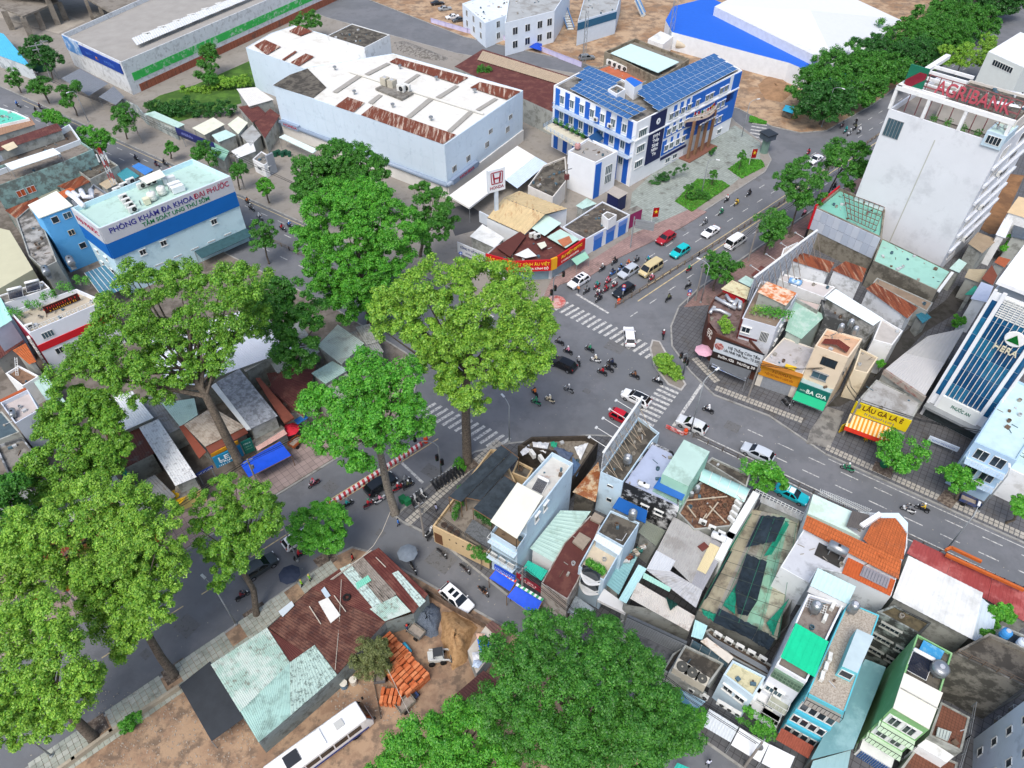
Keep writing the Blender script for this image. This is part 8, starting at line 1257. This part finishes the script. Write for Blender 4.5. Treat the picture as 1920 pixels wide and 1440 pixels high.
# white bank tower
A_,B_=W3(65.9,121.5),W3(79.2,108.0);dv=W3(14.5,14.0);ag=B('bank_tower','tall white bank tower with blank side wall and red rooftop lettering','0','',25.6,M('d9dde2',.8,.04,.25,'c3c7cc',.3,.2,True),M('8f8a84',.9,.2,.4),par=1.0,pt=.3,poly=[A_,B_,B_+dv,A_+dv],cat='tower')
ag.band(0,.475,.485,1,23,M('b9bbb4',.9),.03,'pipe_stain');ag.wins(0,(.1,),(21.0,),w=2.8,h=3.2,nx=5,fr=FRG,pane=GLASSB,sill=False)
for z in range(7):
    zz=2.0+z*3.3;ag.win(1,.2,zz,3.4,2.2,4,fr=WHITE,sill=False);ag.win(1,.62,zz,4.0,2.2,1,fr=WHITE,sill=False);ag.slab(1,.05,.98,zz-.5,.4,th=.5,m=M('d3d7dc',.8)) if z else None
    if z % 2:ac(f'{ORD[z//2]} air conditioner from the bottom on the tower side balconies',ag.pt(1,.3,zz-.4,.5),A1,1.2,'air conditioners on the tower side')
for t0_ in (0,.3,.62,.98):p=ag.pt(0,t0_,0,-.2);MB().box((p.x,p.y,27.4),(.5,.5,3.6),A1).build('frame_post',WHITE,ag.root)
MB().bar(ag.pt(0,-.01,29.3,-.2),ag.pt(0,1,29.3,-.2),.6,.7).build('frame_beam',WHITE,ag.root);MB().bar(ag.pt(3,0,29.3,-.2),ag.pt(3,1,29.3,-.2),.9,.7).build('frame_beam',WHITE,ag.root)
for j in range(5):p=ag.pt(0,.02,29.3,-1.5-3*j);q=ag.pt(0,.4,29.3,-1.5-3*j);MB().bar(p,q,.4,.5).build('frame_beam',WHITE,ag.root)
rd_=(B_-A_).normalized();sg_=thing('roof_sign','red AGRIBANK lettering with square emblem on the tower roof','sign',ag.pt(0,.2,25,-2));fr_=MB()
fr_=MB().bar(ag.pt(0,.1,29.9,-2.2),ag.pt(0,.98,29.9,-2.2),.2).bar(ag.pt(0,.1,31.9,-2.2),ag.pt(0,.98,31.9,-2.2),.12).build('frame',M('8a5a5a',.7),sg_)
for j in range(10):p=ag.pt(0,.1+.097*j,25,-2.2);MB().bar(up(p,25),up(p,32),.12).build('frame_post',M('8a5a5a',.7),sg_)
text('AGRIBANK',ag.pt(0,.6,29.6,-1.9),rd_,(0,0,1),3.0,M('b4525e',.5),sg_,12.0,.2);e_=ag.pt(0,.1,31.2,-1.6);nf=rd_.cross(Vector((0,0,1)))
MB().box(e_,(3.2,.3,3.4),math.atan2(rd_.y,rd_.x)).build('emblem',M('1d6e55',.5),sg_);MB().slab([e_+nf*.2+rd_*-1.5+Vector((0,0,-.8)),e_+nf*.2+rd_*-.4+Vector((0,0,-.9)),e_+nf*.2+rd_*1.5+Vector((0,0,.9)),e_+nf*.2+rd_*.3+Vector((0,0,.9))],.9).build('emblem_stripe',M('b03c50',.5),sg_)
for j in range(2):htank(['front white roof tank with blue end on the bank tower','rear white roof tank with blue end on the bank tower'][j],ag.pt(1,.55+.3*j,25.2,-4),5.5,1.0,A2+.1,.6,M('dfe3e6',.4,.08,.5,'5f95c4',.12,.3))
B('roof_block','raised concrete roof block behind the bank lettering','0','',28.0,M('cfcac2',.85,.1),DCONC,z0=24.8,par=.4,poly=[ag.pt(0,.35,0,-4),ag.pt(0,.98,0,-4),ag.pt(0,.98,0,-16),ag.pt(0,.35,0,-16)]);rb_=B('roof_room','glazed roof room with mint sheet roof at the tower corner','0','',27.2,M('b9cfdc',.6),M('c3dcd2',.6),z0=24.8,par=.1,poly=[ag.pt(0,.84,0,.35),ag.pt(0,1.0,0,.35),ag.pt(0,1.0,0,-5),ag.pt(0,.84,0,-5)]);rb_.win(0,.5,25.3,2.2,1.4,4,sill=False)
for i in range(4):pot(f'{ORD[i]} green plant from the left on the bank tower terrace',ag.pt(0,.38+.13*i,24.7,-1.2),1.2,'d',.8)
bx=B('white_block','white building with glazed penthouse at the top right edge','4','1240,290 1440,380 1640,260 1420,180',12.0,M('d9dfda',.8,.05),M('dfe3e3',.6),par=0);bx.win(0,.5,9.6,6,1.4,8,sill=False)
# glass tower
HL,HR=W3(61.9,72.7),W3(67.8,67.2);hd2=(HR-HL).normalized();hn=W3(-hd2.y,hd2.x);he=B('glass_tower','blue glass office tower with white vertical fins at the right edge','0','',23.5,M('e3e7ec',.6,.04),M('d3d8dc',.6),par=.6,poly=[HL,HR,HR+hn*20,HL+hn*20],cat='tower')
GT=[glass('1c5c88',.06),glass('2a7096',.06),glass('184e7a',.06)]
for z in range(6):
    for j,(t0_,t1_) in enumerate(((.045,.13),(.19,.5),(.5,.81),(.87,.955))):he.band(0,t0_+.003,t1_-.003,5.0+z*2.9,7.82+z*2.9,GT[(z+j) % 3],.06,'glass_panel')
for t_ in (.25,.33,.41,.49,.57,.65,.73):he.band(0,t_,t_+.012,5.2,23.3,FRW,.3,'fin')
for t0_,t1_ in ((0,.045),(.13,.19),(.81,.87),(.955,1)):he.band(0,t0_,t1_,3.0,23.9,M('e6eaee',.5,.03),.35,'pier')
for j in range(9):he.band(0,.2,.8,20.4+j*.33,20.55+j*.33,FRW,.2,'louvre')
e_=he.pt(0,.62,18.6,.55);MB().lathe(e_,[(.02,.05),(1.1,.05),(1.2,-.02)],20,'x',math.atan2(-hn.y,-hn.x)).build('emblem',M('eceeee',.5),he.root);MB().slab([e_-hn*.12+hd2*-.75+Vector((0,0,-.5)),e_-hn*.12+hd2*.75+Vector((0,0,-.5)),e_-hn*.12+Vector((0,0,.75))],.05).build('emblem_triangle',M('1a8a3c',.5),he.root)
text('HERA',he.pt(0,.6,16.2,.5),hd2,(0,0,1),1.3,M('d3cdb4',.5),he.root,2.9,.2)
he.sign(0,.18,.84,3.0,5.4,M('e3e8e6',.5,.04),[('PHƯỚC AN',.55,1.0,.6,'1a6a58',2.6)],.4);he.band(0,0,1,2.6,3.0,FRG,1.4,'canopy');he.band(0,.05,.95,.2,2.6,glass('3c4648',.2),.05,'lobby_glass')
MB().slab([he.pt(0,-.03,25.2,.3),he.pt(0,1.03,25.2,.3),he.pt(0,1.03,25.2,-14),he.pt(0,-.03,25.2,-14)],.5).build('top_frame',M('eceff2',.5),he.root);board('banner','pale blue white banner at the entrance of the glass tower','banner',at('v',55,1050,1.0),at('v',215,1115,1.0),.9,M('cfdcea',.6,.1),[('~16',.5,.3,.3,'4a6ab0',3.0)],legs=.9)
# eating house with yellow sign, sheds, houses at the right edge
lg=B('eating_house','low eating house with stained grey roof and yellow sign','8','490,828 802,938 865,815 610,695',5.4,GRIME,M('a9aaa8',.8,.12,.5,'85837e',.4,.4),par=.1,cat='restaurant');lg.sign(0,0,1,3.6,5.9,M('e0c81e',.5,.04),[('LẨU GÀ LÁ É',.52,1.25,.85,'5a2418',5.4),('~17',.5,.45,.4,'1f3f9a',4.0)],.2);aw=thing('awning','orange and cream striped awning under the yellow sign','awning',lg.pt(0,.5,2.5))
for j in range(22):u0,u1=j/22*.8,(j+1)/22*.8;MB().slab([lg.pt(0,u0,3.4,.15),lg.pt(0,u1,3.4,.15),lg.pt(0,u1,2.6,2.2),lg.pt(0,u0,2.6,2.2)],.04).build('stripe',M('d98a1e',.7) if j % 2 else M('e3cfa0',.7),aw)
MB().slab([lg.pt(0,0,2.6,2.2),lg.pt(0,.8,2.6,2.2),lg.pt(0,.8,2.0,2.4),lg.pt(0,0,2.0,2.4)],.04).build('red_valance',M('c8321e',.7),aw);board('menu_stand','yellow and black menu stand beside the striped awning','sign',at('o',165,560,.3),at('o',245,520,.3),1.6,M('c9a81e',.6),[('~5',.5,1.0,.3,'2a1a14',.7)],legs=.2)
for i in range(2):q=at('o',415+i*55,640,.2);t=thing('plastic_chair',['left yellow plastic chair under the awning','right yellow plastic chair under the awning'][i],'chair',q);MB().box(q+Vector((0,0,.45)),(.42,.42,.05)).build('seat',M('d8b020',.6),t);MB().box(q+Vector((0,.2,.7)),(.42,.05,.45)).build('backrest',M('d8b020',.6),t);[MB().bar(q+Vector((sx*.18,sy*.18,0)),q+Vector((sx*.18,sy*.18,.45)),.04).build('leg',M('d8b020',.6),t) for sx in (-1,1) for sy in (-1,1)]
rs=B('ribbed_hall','hall with wide ribbed pale grey roof left of the glass tower','8','655,640 885,455 1110,405 1000,600 888,795',6.8,GRIME,ROOFG,par=0,cat='hall',deck=False);sh4('8','655,640 880,790 995,600 770,545',6.95,M('b9b8b6',.6,.06,.4),rs.root,.35);sh4('8','770,545 995,600 1110,405 900,450',6.92,M('aeadaa',.6,.08,.4),rs.root,.6);MB().bar(at('8',650,650,6.6),at('8',880,805,6.6),.4,.9).build('fascia',M('9a9288',.9,.2,1,'7a3c34',.3,1),rs.root)
rb2=B('balcony_house','pale blue house with stacked balconies right of the glass tower','8','1160,1045 1400,1150 1620,800 1385,690',9.0,M('a9c6de',.75,.06),M('bcd6d8',.7),par=.3)
for z in (3.2,6.2):rb2.slab(0,.05,.98,z,1.4,m=M('b5cde2',.7),rail=FRW);rb2.wins(0,(.3,.7),(z+.3,),w=1.6,h=1.8,nx=2,sill=False)
B('pale_roof_house','house with pale mint flat roof at the right edge','8','1345,1190 1560,1290 1640,1040 1420,960',5.5,WHITE,M('c3dcd6',.6,.05),par=.1);board('shop_sign','white shop sign with faint red lettering right of the glass tower','sign',at('v',290,1130,2.6),at('v',480,1190,2.6),1.8,M('d9e0e6',.6,.05),[('TRUNG NGHĨA',.5,.4,.4,'c88a8a',4.0),('~7',.4,1.1,.35,'2a6a7a',3.0)]);plate('awning','white sloping awning below the white shop sign with faint lettering','awning',fz('v',(275,1155,2.9),(440,1215,2.9),(410,1262,2.4),(255,1190,2.4)),ROOFW,.05,True,.13);board('shop_sign','dark green shop sign with red lettering at the right edge','sign',at('v',445,1260,2.4),at('v',600,1310,2.4),1.8,M('173f34',.5,.05),[('THÁI ĐẠT',.5,.8,.55,'c02f2a',3.0)])
for i,(k_,s,z,m,lb) in enumerate((('u','690,820 800,690 1025,775 850,930',5,M('9a8a74',.85,.15,.6),'tan sheet roof behind the bank tower'),('u','650,1200 700,1105 905,1110 830,1265',4.6,M('a89c82',.85,.1,.6),'tan tarpaulin roof over the back lane'),('u','480,1100 590,990 680,1040 590,1150',4.5,MINT,'pale mint roof beside the long mint roof'),('u','985,1030 1040,965 1170,1000 1100,1090',5.5,M('a0583a',.85,.15,.6),'small rust tiled roof near the glass tower'),('u','840,1215 960,1060 1020,1180 970,1290',6,M('7a4636',.85,.15,.6),'brown tiled roof left of the glass tower top'),('u','650,1395 770,1290 800,1310 740,1400',4,M('2f8a76',.7,.1),'dark teal awning roof in the back lane'),('u','720,1440 840,1250 980,1300 900,1480',7,M('b9c3d6',.7,.06),'pale lilac box house left of the glass tower'),('u','1130,470 1260,290 1420,330 1420,560',8,M('cfb894',.7,.08),'beige roofed white house at the right edge'),('u','1170,740 1215,580 1420,640 1420,800',6,glass('4a5560',.3),'dark glazed canopy roof at the right edge'),('u','1000,720 1130,480 1200,560 1110,760',6.5,M('d3d8de',.7,.06),'white house wall above the brown yard'),('8','830,330 880,310 920,345 870,380',3.5,M('2f6f80',.7),'dark teal awning at the end of the tan roof'))):shed('small_house',lb,k_,s,z,WHITE if i in (6,7,9) else GRIME,m,.4,cat='house')
struct('dirt_yard',MB().prism(P('u','780,640 1130,40 1320,60 1200,330 1040,720 930,720'),-.05,.16),M('8f6a48',.95,.25,.3,'6f523a',.45,.25));struct('back_lane',MB().prism(P('8','700,480 1000,250 1060,170 1150,200 1050,330 880,430 760,560 560,760 400,850 330,850'),-.05,.17),M('4e4c49',.95,.25,.4,'36352f',.45,.4))
for i,(k_,s,z) in enumerate((('8','1030,370 1060,330 1110,350 1100,390 1050,395',3),('8','610,600 640,580 655,610 625,640',3),('u','1060,880 1110,830 1150,700 1180,720 1140,870 1080,920',4))):shrub(['palm like bush in the back lane beside the glass tower','bush in the gap right of the cream house','climbing plants on the house at the right edge'][i],s,z,'b',k_,.6,.35,zmin=.5)
cart('loaded street vendor cart at the right hand kerb','8',1110,1395,A2,'3a4a78',True);p=at('8',645,1185);t=thing('bin','round green bin at the street tree pit','bin',(p.x,p.y,.13));MB().lathe((p.x,p.y,.13),[(.45,0),(.6,.5),(.55,.95),(.2,1.1),(.01,1.12)],14).build('barrel',M('1f6a4a',.7,.12),t);MB().lathe((p.x,p.y,1.15),[(.3,0),(.3,.08),(.01,.1)],10).build('lid',M('1a5a40',.7),t)
B('side_house','narrow cream side house with balcony behind the cream house','8','480,640 520,520 620,570 560,660',6.0,CREAM,M('a89e8c',.9,.15),par=.2);B('side_house','white barred balcony house at the end of the stained grey house','8','590,470 640,350 760,420 700,500',6.5,WHITE,M('b9b5b0',.9,.15),par=.3)

fw=B('front_house','white walled street front between the billboard and the rust roofs','w','545,640 640,330 840,240 710,470 630,690',7.2,WHITE,M('b3aca6',.9,.12),par=.3);fw.wins(0,(.3,.6),(3.5,),w=1,h=1.1,sill=False)
shed('front_shed','flat maroon and cream sheets at the street behind the billboard lattice','w','200,690 340,560 480,640 330,760',6.0,GRIME,MAROON,.4)
# ---------------------------------------------------------------- street furniture
MF=M('75695c',.6,.12)
fence('low tan rail fence along the median of the upper right street',[W3(18.3,98.2),W3(36,113.9),W3(53.2,129.1),W3(88.8,163.6)],1.0,MF,2.0,(.4,.95),pw=.17);fence('low dark rail fence along the median of the right hand street',[W3(26.7,68.1),W3(38,60.3),W3(58,46.3)],.9,M('6b6660',.6,.1),2.0,(.4,.95),pw=.14);fence('grey guard rail along the median of the upper left street',[W3(-60,127.9),W3(-43.3,115.7),W3(-24,102.2)],.9,MF,2.2,(.45,.95),pw=.14)
bar=thing('traffic_barrier','long red and white striped concrete barrier in the lower left street','barrier',(-25,55.6,0));s0,s1=W3(-25.6,55.1),W3(-13.2,66.6);dd=(s1-s0).normalized();n=44;RED=M('b8323a',.7,.12,2,'d8c8c4',.2,3);WHT=M('d9d6d2',.7,.12,2)
nn=Vector((-dd.y,dd.x,0))
for j in range(n):
    a=s0.lerp(s1,j/n);b=s0.lerp(s1,(j+.97)/n);sk=dd*.14
    MB().prism([a-nn*.28,b-nn*.28,b+nn*.28+sk,a+nn*.28+sk],.0,.55).build('barrier_block',RED if j % 2 else WHT,bar)
for i,(p,lb) in enumerate(((W3(-12.6,67.2),'orange water drum at the end of the striped barrier'),(at('7',600,265),'orange drum at the end of the upper median fence'),(at('7',975,998),'orange red drums at the end of the right hand median fence'))):
    t=thing('traffic_drum',lb,'drum',p);MB().lathe(p,[(.32,0),(.36,.3),(.3,.6),(.34,.65),(.25,.95),(.01,1.0)],12).build('barrel',M('d84a24',.6,.08),t);MB().lathe(p,[(.345,.35),(.325,.5)],12).build('band',WHT,t)
board('barrier_nose','red and white chevron board at the right hand median end','barrier',at('7',865,965,.2),at('7',965,1010,.2),.6,M('d9c6c2',.6,.2,3,'c23a34',.5,2),th=.25)
p=at('7',248,262);t=thing('kerb_island','low red and white round kerb island at the optician corner','island',(p.x,p.y,0));MB().lathe(p,[(1.7,0),(1.7,.3),(1.4,.34),(.01,.36)],18).build('ring',M('c9a49c',.8,.15,1,'b8443c',.4,1.2),t)
def signal(label,k,x,y,h,arm,al):
    p=at(k,x,y);t=thing('traffic_light',label,'traffic light',(p.x,p.y,0));a=Vector((arm[0],arm[1],0)).normalized()*al;GM=M('8a8f92',.5,.1)
    MB().tube([p,up(p,h-.6),up(p,h)+a*.15,up(p,h+.3)+a],[.12,.1,.08,.05],8).build('pole',GM,t,True)
    for q,s_ in ((up(p,h+.2)+a*.95,0),(up(p,3.4)+a.normalized()*.35,0),(up(p,2.6)-a.normalized()*.3,1)):
        hd_=MB().box(q,(.4,.35,1.1),.6).build('signal_head',BLK,t)
        for j in range(3):MB().lathe(q+Vector((-.12,-.19,.34-.34*j)),[(.02,.02),(.11,.02),(.13,-.02)],10,'x',-PI/2+.6).build('lens',M(['5a1a16','5a4a16','1a5a3a'][j],.3),hd_)
    return t
signal('traffic light with curved arm over the striped barrier street','6',1042,1222,6.5,(-.9,.2),3.4);signal('traffic light at the optician corner by the round kerb island','7',228,268,6.0,(.8,.2),1.8);signal('traffic light at the lower end of the planted island','7',962,668,4.8,(-.6,-.4),1.6)
lamp('street lamp at the corner in front of the dark parapet roof','6',1425,1045,8.2,(-.4,.6),1.4);lamp('tall street lamp with two white heads above the silver white SUV','7',1000,1000,11.6,(.75,.6),2.2);lamp('pale street lamp post on the slab pavement at lower left','9',1330,635,9,(-.75,.6),1.6);lamp('second pale lamp post near the lower left corner','9',295,1375,9,(-.75,.6),1.6);lamp('thin grey lamp beside the small round street tree','10',235,275,9,(-.6,.6),1.4);lamp('street lamp beside the round blue sign','7',1060,265,8.5,(-.7,.5),1.8);lamp('street lamp in front of the long roadside trees','4',300,715,10,(.5,-.6),2.0);lamp('street lamp at the mouth of the cross street','3',1290,775,9,(.7,.2),1.8);lamp('street lamp on the large grass bed','3',1060,1115,9,(.7,-.3),1.6);lamp('street lamp on the far pavement of the upper left street','1',500,690,8,(-.4,-.7),1.6);lamp('street lamp with round head at the right hand kerb','8',1180,1440,8.5,(.2,.5),1.0)
p=at('3',665,1395);t=thing('road_sign','large metal road sign seen from behind on a tall pole','sign',(p.x,p.y,0));MB().tube([p,up(p,7.0)],.12,8).build('pole',FRG,t);MB().box(up(p,5.6)+Vector((2.0,-.6,0)),(3.6,.1,1.9),-.3).build('panel',M('a3a8ac',.4,.12,1,metal=.4),t);MB().bar(up(p,6.2),up(p,6.2)+Vector((3.4,-1.1,0)),.1).bar(up(p,5.2),up(p,5.2)+Vector((3.4,-1.1,0)),.1).build('bracket',FRG,t)
def disc_sign(label,k,x,y,cols):
    p=at(k,x,y);t=thing('road_sign',label,'sign',(p.x,p.y,0));MB().tube([p,up(p,3.2)],.045,6).build('pole',FRW,t)
    for j,c in enumerate(cols):q=up(p,2.9-.75*j);MB().lathe(q+Vector((0,-.06,0)),[(.01,.02),(.34,.02),(.36,-.02)],16,'x',-PI/2).build('disc',M(c,.5,.05),t);MB().lathe(q+Vector((0,-.1,0)),[(.01,.0),(.2,.0)],12,'x',-PI/2).build('disc_mark',FRW if c !='2a4fae' else M('c4d2f0',.5),t)
disc_sign('round blue and red signs on the right hand corner pavement','7',985,268,['2a4fae','c4303a']);disc_sign('red and blue round signs at the end of the upper median','7',620,240,['c4303a','2a4fae']);disc_sign('round blue sign left of the optician company board','q',120,760,['2a4fae'])
for i in range(2):p=at('6',828+i*26,1385+i*12);t=thing('bin',['left green wheeled bin by the tree trunk','right green wheeled bin by the tree trunk'][i],'bin',(p.x,p.y,.13));MB().box((p.x,p.y,.65),(.8,.7,.95),.7).build('body',M('1f7a4a',.6,.1),t);MB().box((p.x,p.y,1.16),(.86,.76,.1),.7).build('lid',M('1a6a40',.6,.1),t)
p=at('3',1415,860);t=thing('police_booth','dark roofed round booth at the cross street corner','booth',(p.x,p.y,.13));MB().lathe((p.x,p.y,.13),[(.9,0),(.9,3.4)],12).build('body',M('6f8a80',.6,.1),t);MB().box((p.x,p.y,4.1),(2.6,2.6,1.2),.5).build('cabin',M('4a5560',.5,.12),t);MB().box((p.x,p.y,4.85),(3.0,3.0,.25),.5).build('roof',M('2f363d',.6),t)
TP=M('5d5148',.95,.3,2,'8a7f72',.4,3,bump=.6)
for k_,x,y in (('4',330,1105),('4',120,1320),('9',990,900),('9',530,1220),('0',481,1152),('10',395,270),('8',645,1205),('6',1190,1180),('8',1010,1370)):q=at(k_,x,y);struct('tree_pit',MB().box((q.x,q.y,.14),(2.6,2.0,.06),A1 if x !=645 else A2),TP)
wire=thing('overhead_wires','thin dark utility wires sagging across the lower left roofs','wires',at('10',660,180,6))
for a_,b_ in (((755,0,7),(660,190,4.2)),((660,190,4.2),(430,380,3.8)),((720,840,4),(890,1190,3)),((480,380,4),(445,890,3.7))):p,q=at('10',*a_),at('10',*b_);m_=(p+q)/2-Vector((0,0,.5));MB().tube([p,m_,q],.035,5).build('wire',M('b9b2a6',.8),wire)
lit=MB();rb=random.Random(21)
for i in range(420):
    t_=rb.random();base=rb.choice([(W3(-50,27),W3(-20,53)),(W3(0,70),W3(26,88)),(W3(30,72),W3(66,46)),(W3(20,100),W3(60,138)),(W3(-12,50),W3(2,40)),(W3(-60,130),W3(-20,104))]);q=base[0].lerp(base[1],t_)+Vector((rb.uniform(-6,6),rb.uniform(-5,5),0));s_=rb.uniform(.05,.16);lit.box((q.x,q.y,.012),(s_,s_*.6,.01),rb.uniform(0,3))
o=lit.build('litter',M('a9a294',.9,.4,5));tag(o,'scattered fallen leaves and litter on the asphalt','litter',kind='stuff')

# odds and ends lying on the flat roofs
CLM=[M('9a968d',.8,.2,2),M('6b5a4c',.9,.2,2),M('b9bdbf',.6,.15,2),M('4f6a78',.7,.2,2)];rb=random.Random(77)
for b in BL:
    if b in(cafe,hd,wg,ev,ag,he,cl,wa,dk)or len(b.poly)<4:continue
    xs=[p.x for p in b.poly];ys=[p.y for p in b.poly];ar=(max(xs)-min(xs))*(max(ys)-min(ys));n=int(min(26,max(5,ar/7)));X=np.array([rb.uniform(min(xs),max(xs))for _ in range(n*2)]);Y=np.array([rb.uniform(min(ys),max(ys))for _ in range(n*2)]);pl=[tuple(p)for p in inset(b.poly,.5)];ok=inside(pl,X,Y);mb=MB();z=b.deckz
    for x,y in zip(X[ok][:n],Y[ok][:n]):
        mb.cur=rb.randrange(4);t_=rb.random();a=rb.uniform(0,3)
        if t_<.45:s_=rb.uniform(.2,.6);mb.box((x,y,z+s_*.3+.01),(s_,s_*rb.uniform(.5,1),s_*.6),a)
        elif t_<.8:L_=rb.uniform(.8,2.4);mb.bar((x,y,z+.08),(x+L_*math.cos(a)*.5,y+L_*math.sin(a)*.5,z+.1),.07)
        else:mb.lathe((x,y,z),[(.22,.01),(.26,.45),(.2,.46)],8)
    if mb.v:o=mb.build('roof_clutter',CLM,b.root);o['kind']='stuff'

def cables(label,pts,h,n=4):
    t=thing('utility_line',label,'utility line',pts[0])
    for p in pts:MB().tube([p,up(p,h+.4)],[.16,.11],7).build('pole',M('8f8a84',.9,.15),t);MB().box(up(p,h),(1.3,.1,.12),A1).build('crossarm',FRG,t);MB().box(up(p,h-1.2)+Vector((.25,0,0)),(.35,.3,.6)).build('junction_box',M('6a6c6e',.7),t)
    for a,b in zip(pts[:-1],pts[1:]):
        for j in range(n):
            o=Vector((-.5+j*.33,.1*j,-.25*(j%2)));p,q=up(a,h)+o,up(b,h)+o;MB().tube([p,p.lerp(q,.25)-Vector((0,0,.45)),p.lerp(q,.5)-Vector((0,0,.62+.1*j)),p.lerp(q,.75)-Vector((0,0,.45)),q],.028,4,False).build('cable',BLK,t)
cables('poles and sagging dark cables along the shops of the right hand street',[at('n',610,1370),at('n',1510,1400),at('8',420,1010),at('v',250,1200),W3(80,44)],7.5)
cables('poles and cables along the shops of the upper right street',[at('7',1030,255),W3(45,112),W3(62,128),W3(80,145)],8)
cables('poles and cables along the side lane in front of the townhouses',[W3(-11.5,51.2),W3(1.2,42.2),W3(11.5,33.2),W3(24,23.5)],7)
cables('poles and cables on the far pavement of the lower left street',[W3(-52,41),W3(-34,57.3),W3(-22,68)],8)
cables('poles and cables on the far pavement of the upper left street',[W3(-120,181.5),W3(-88,159.5),W3(-58,138.5),W3(-30,119)],8)
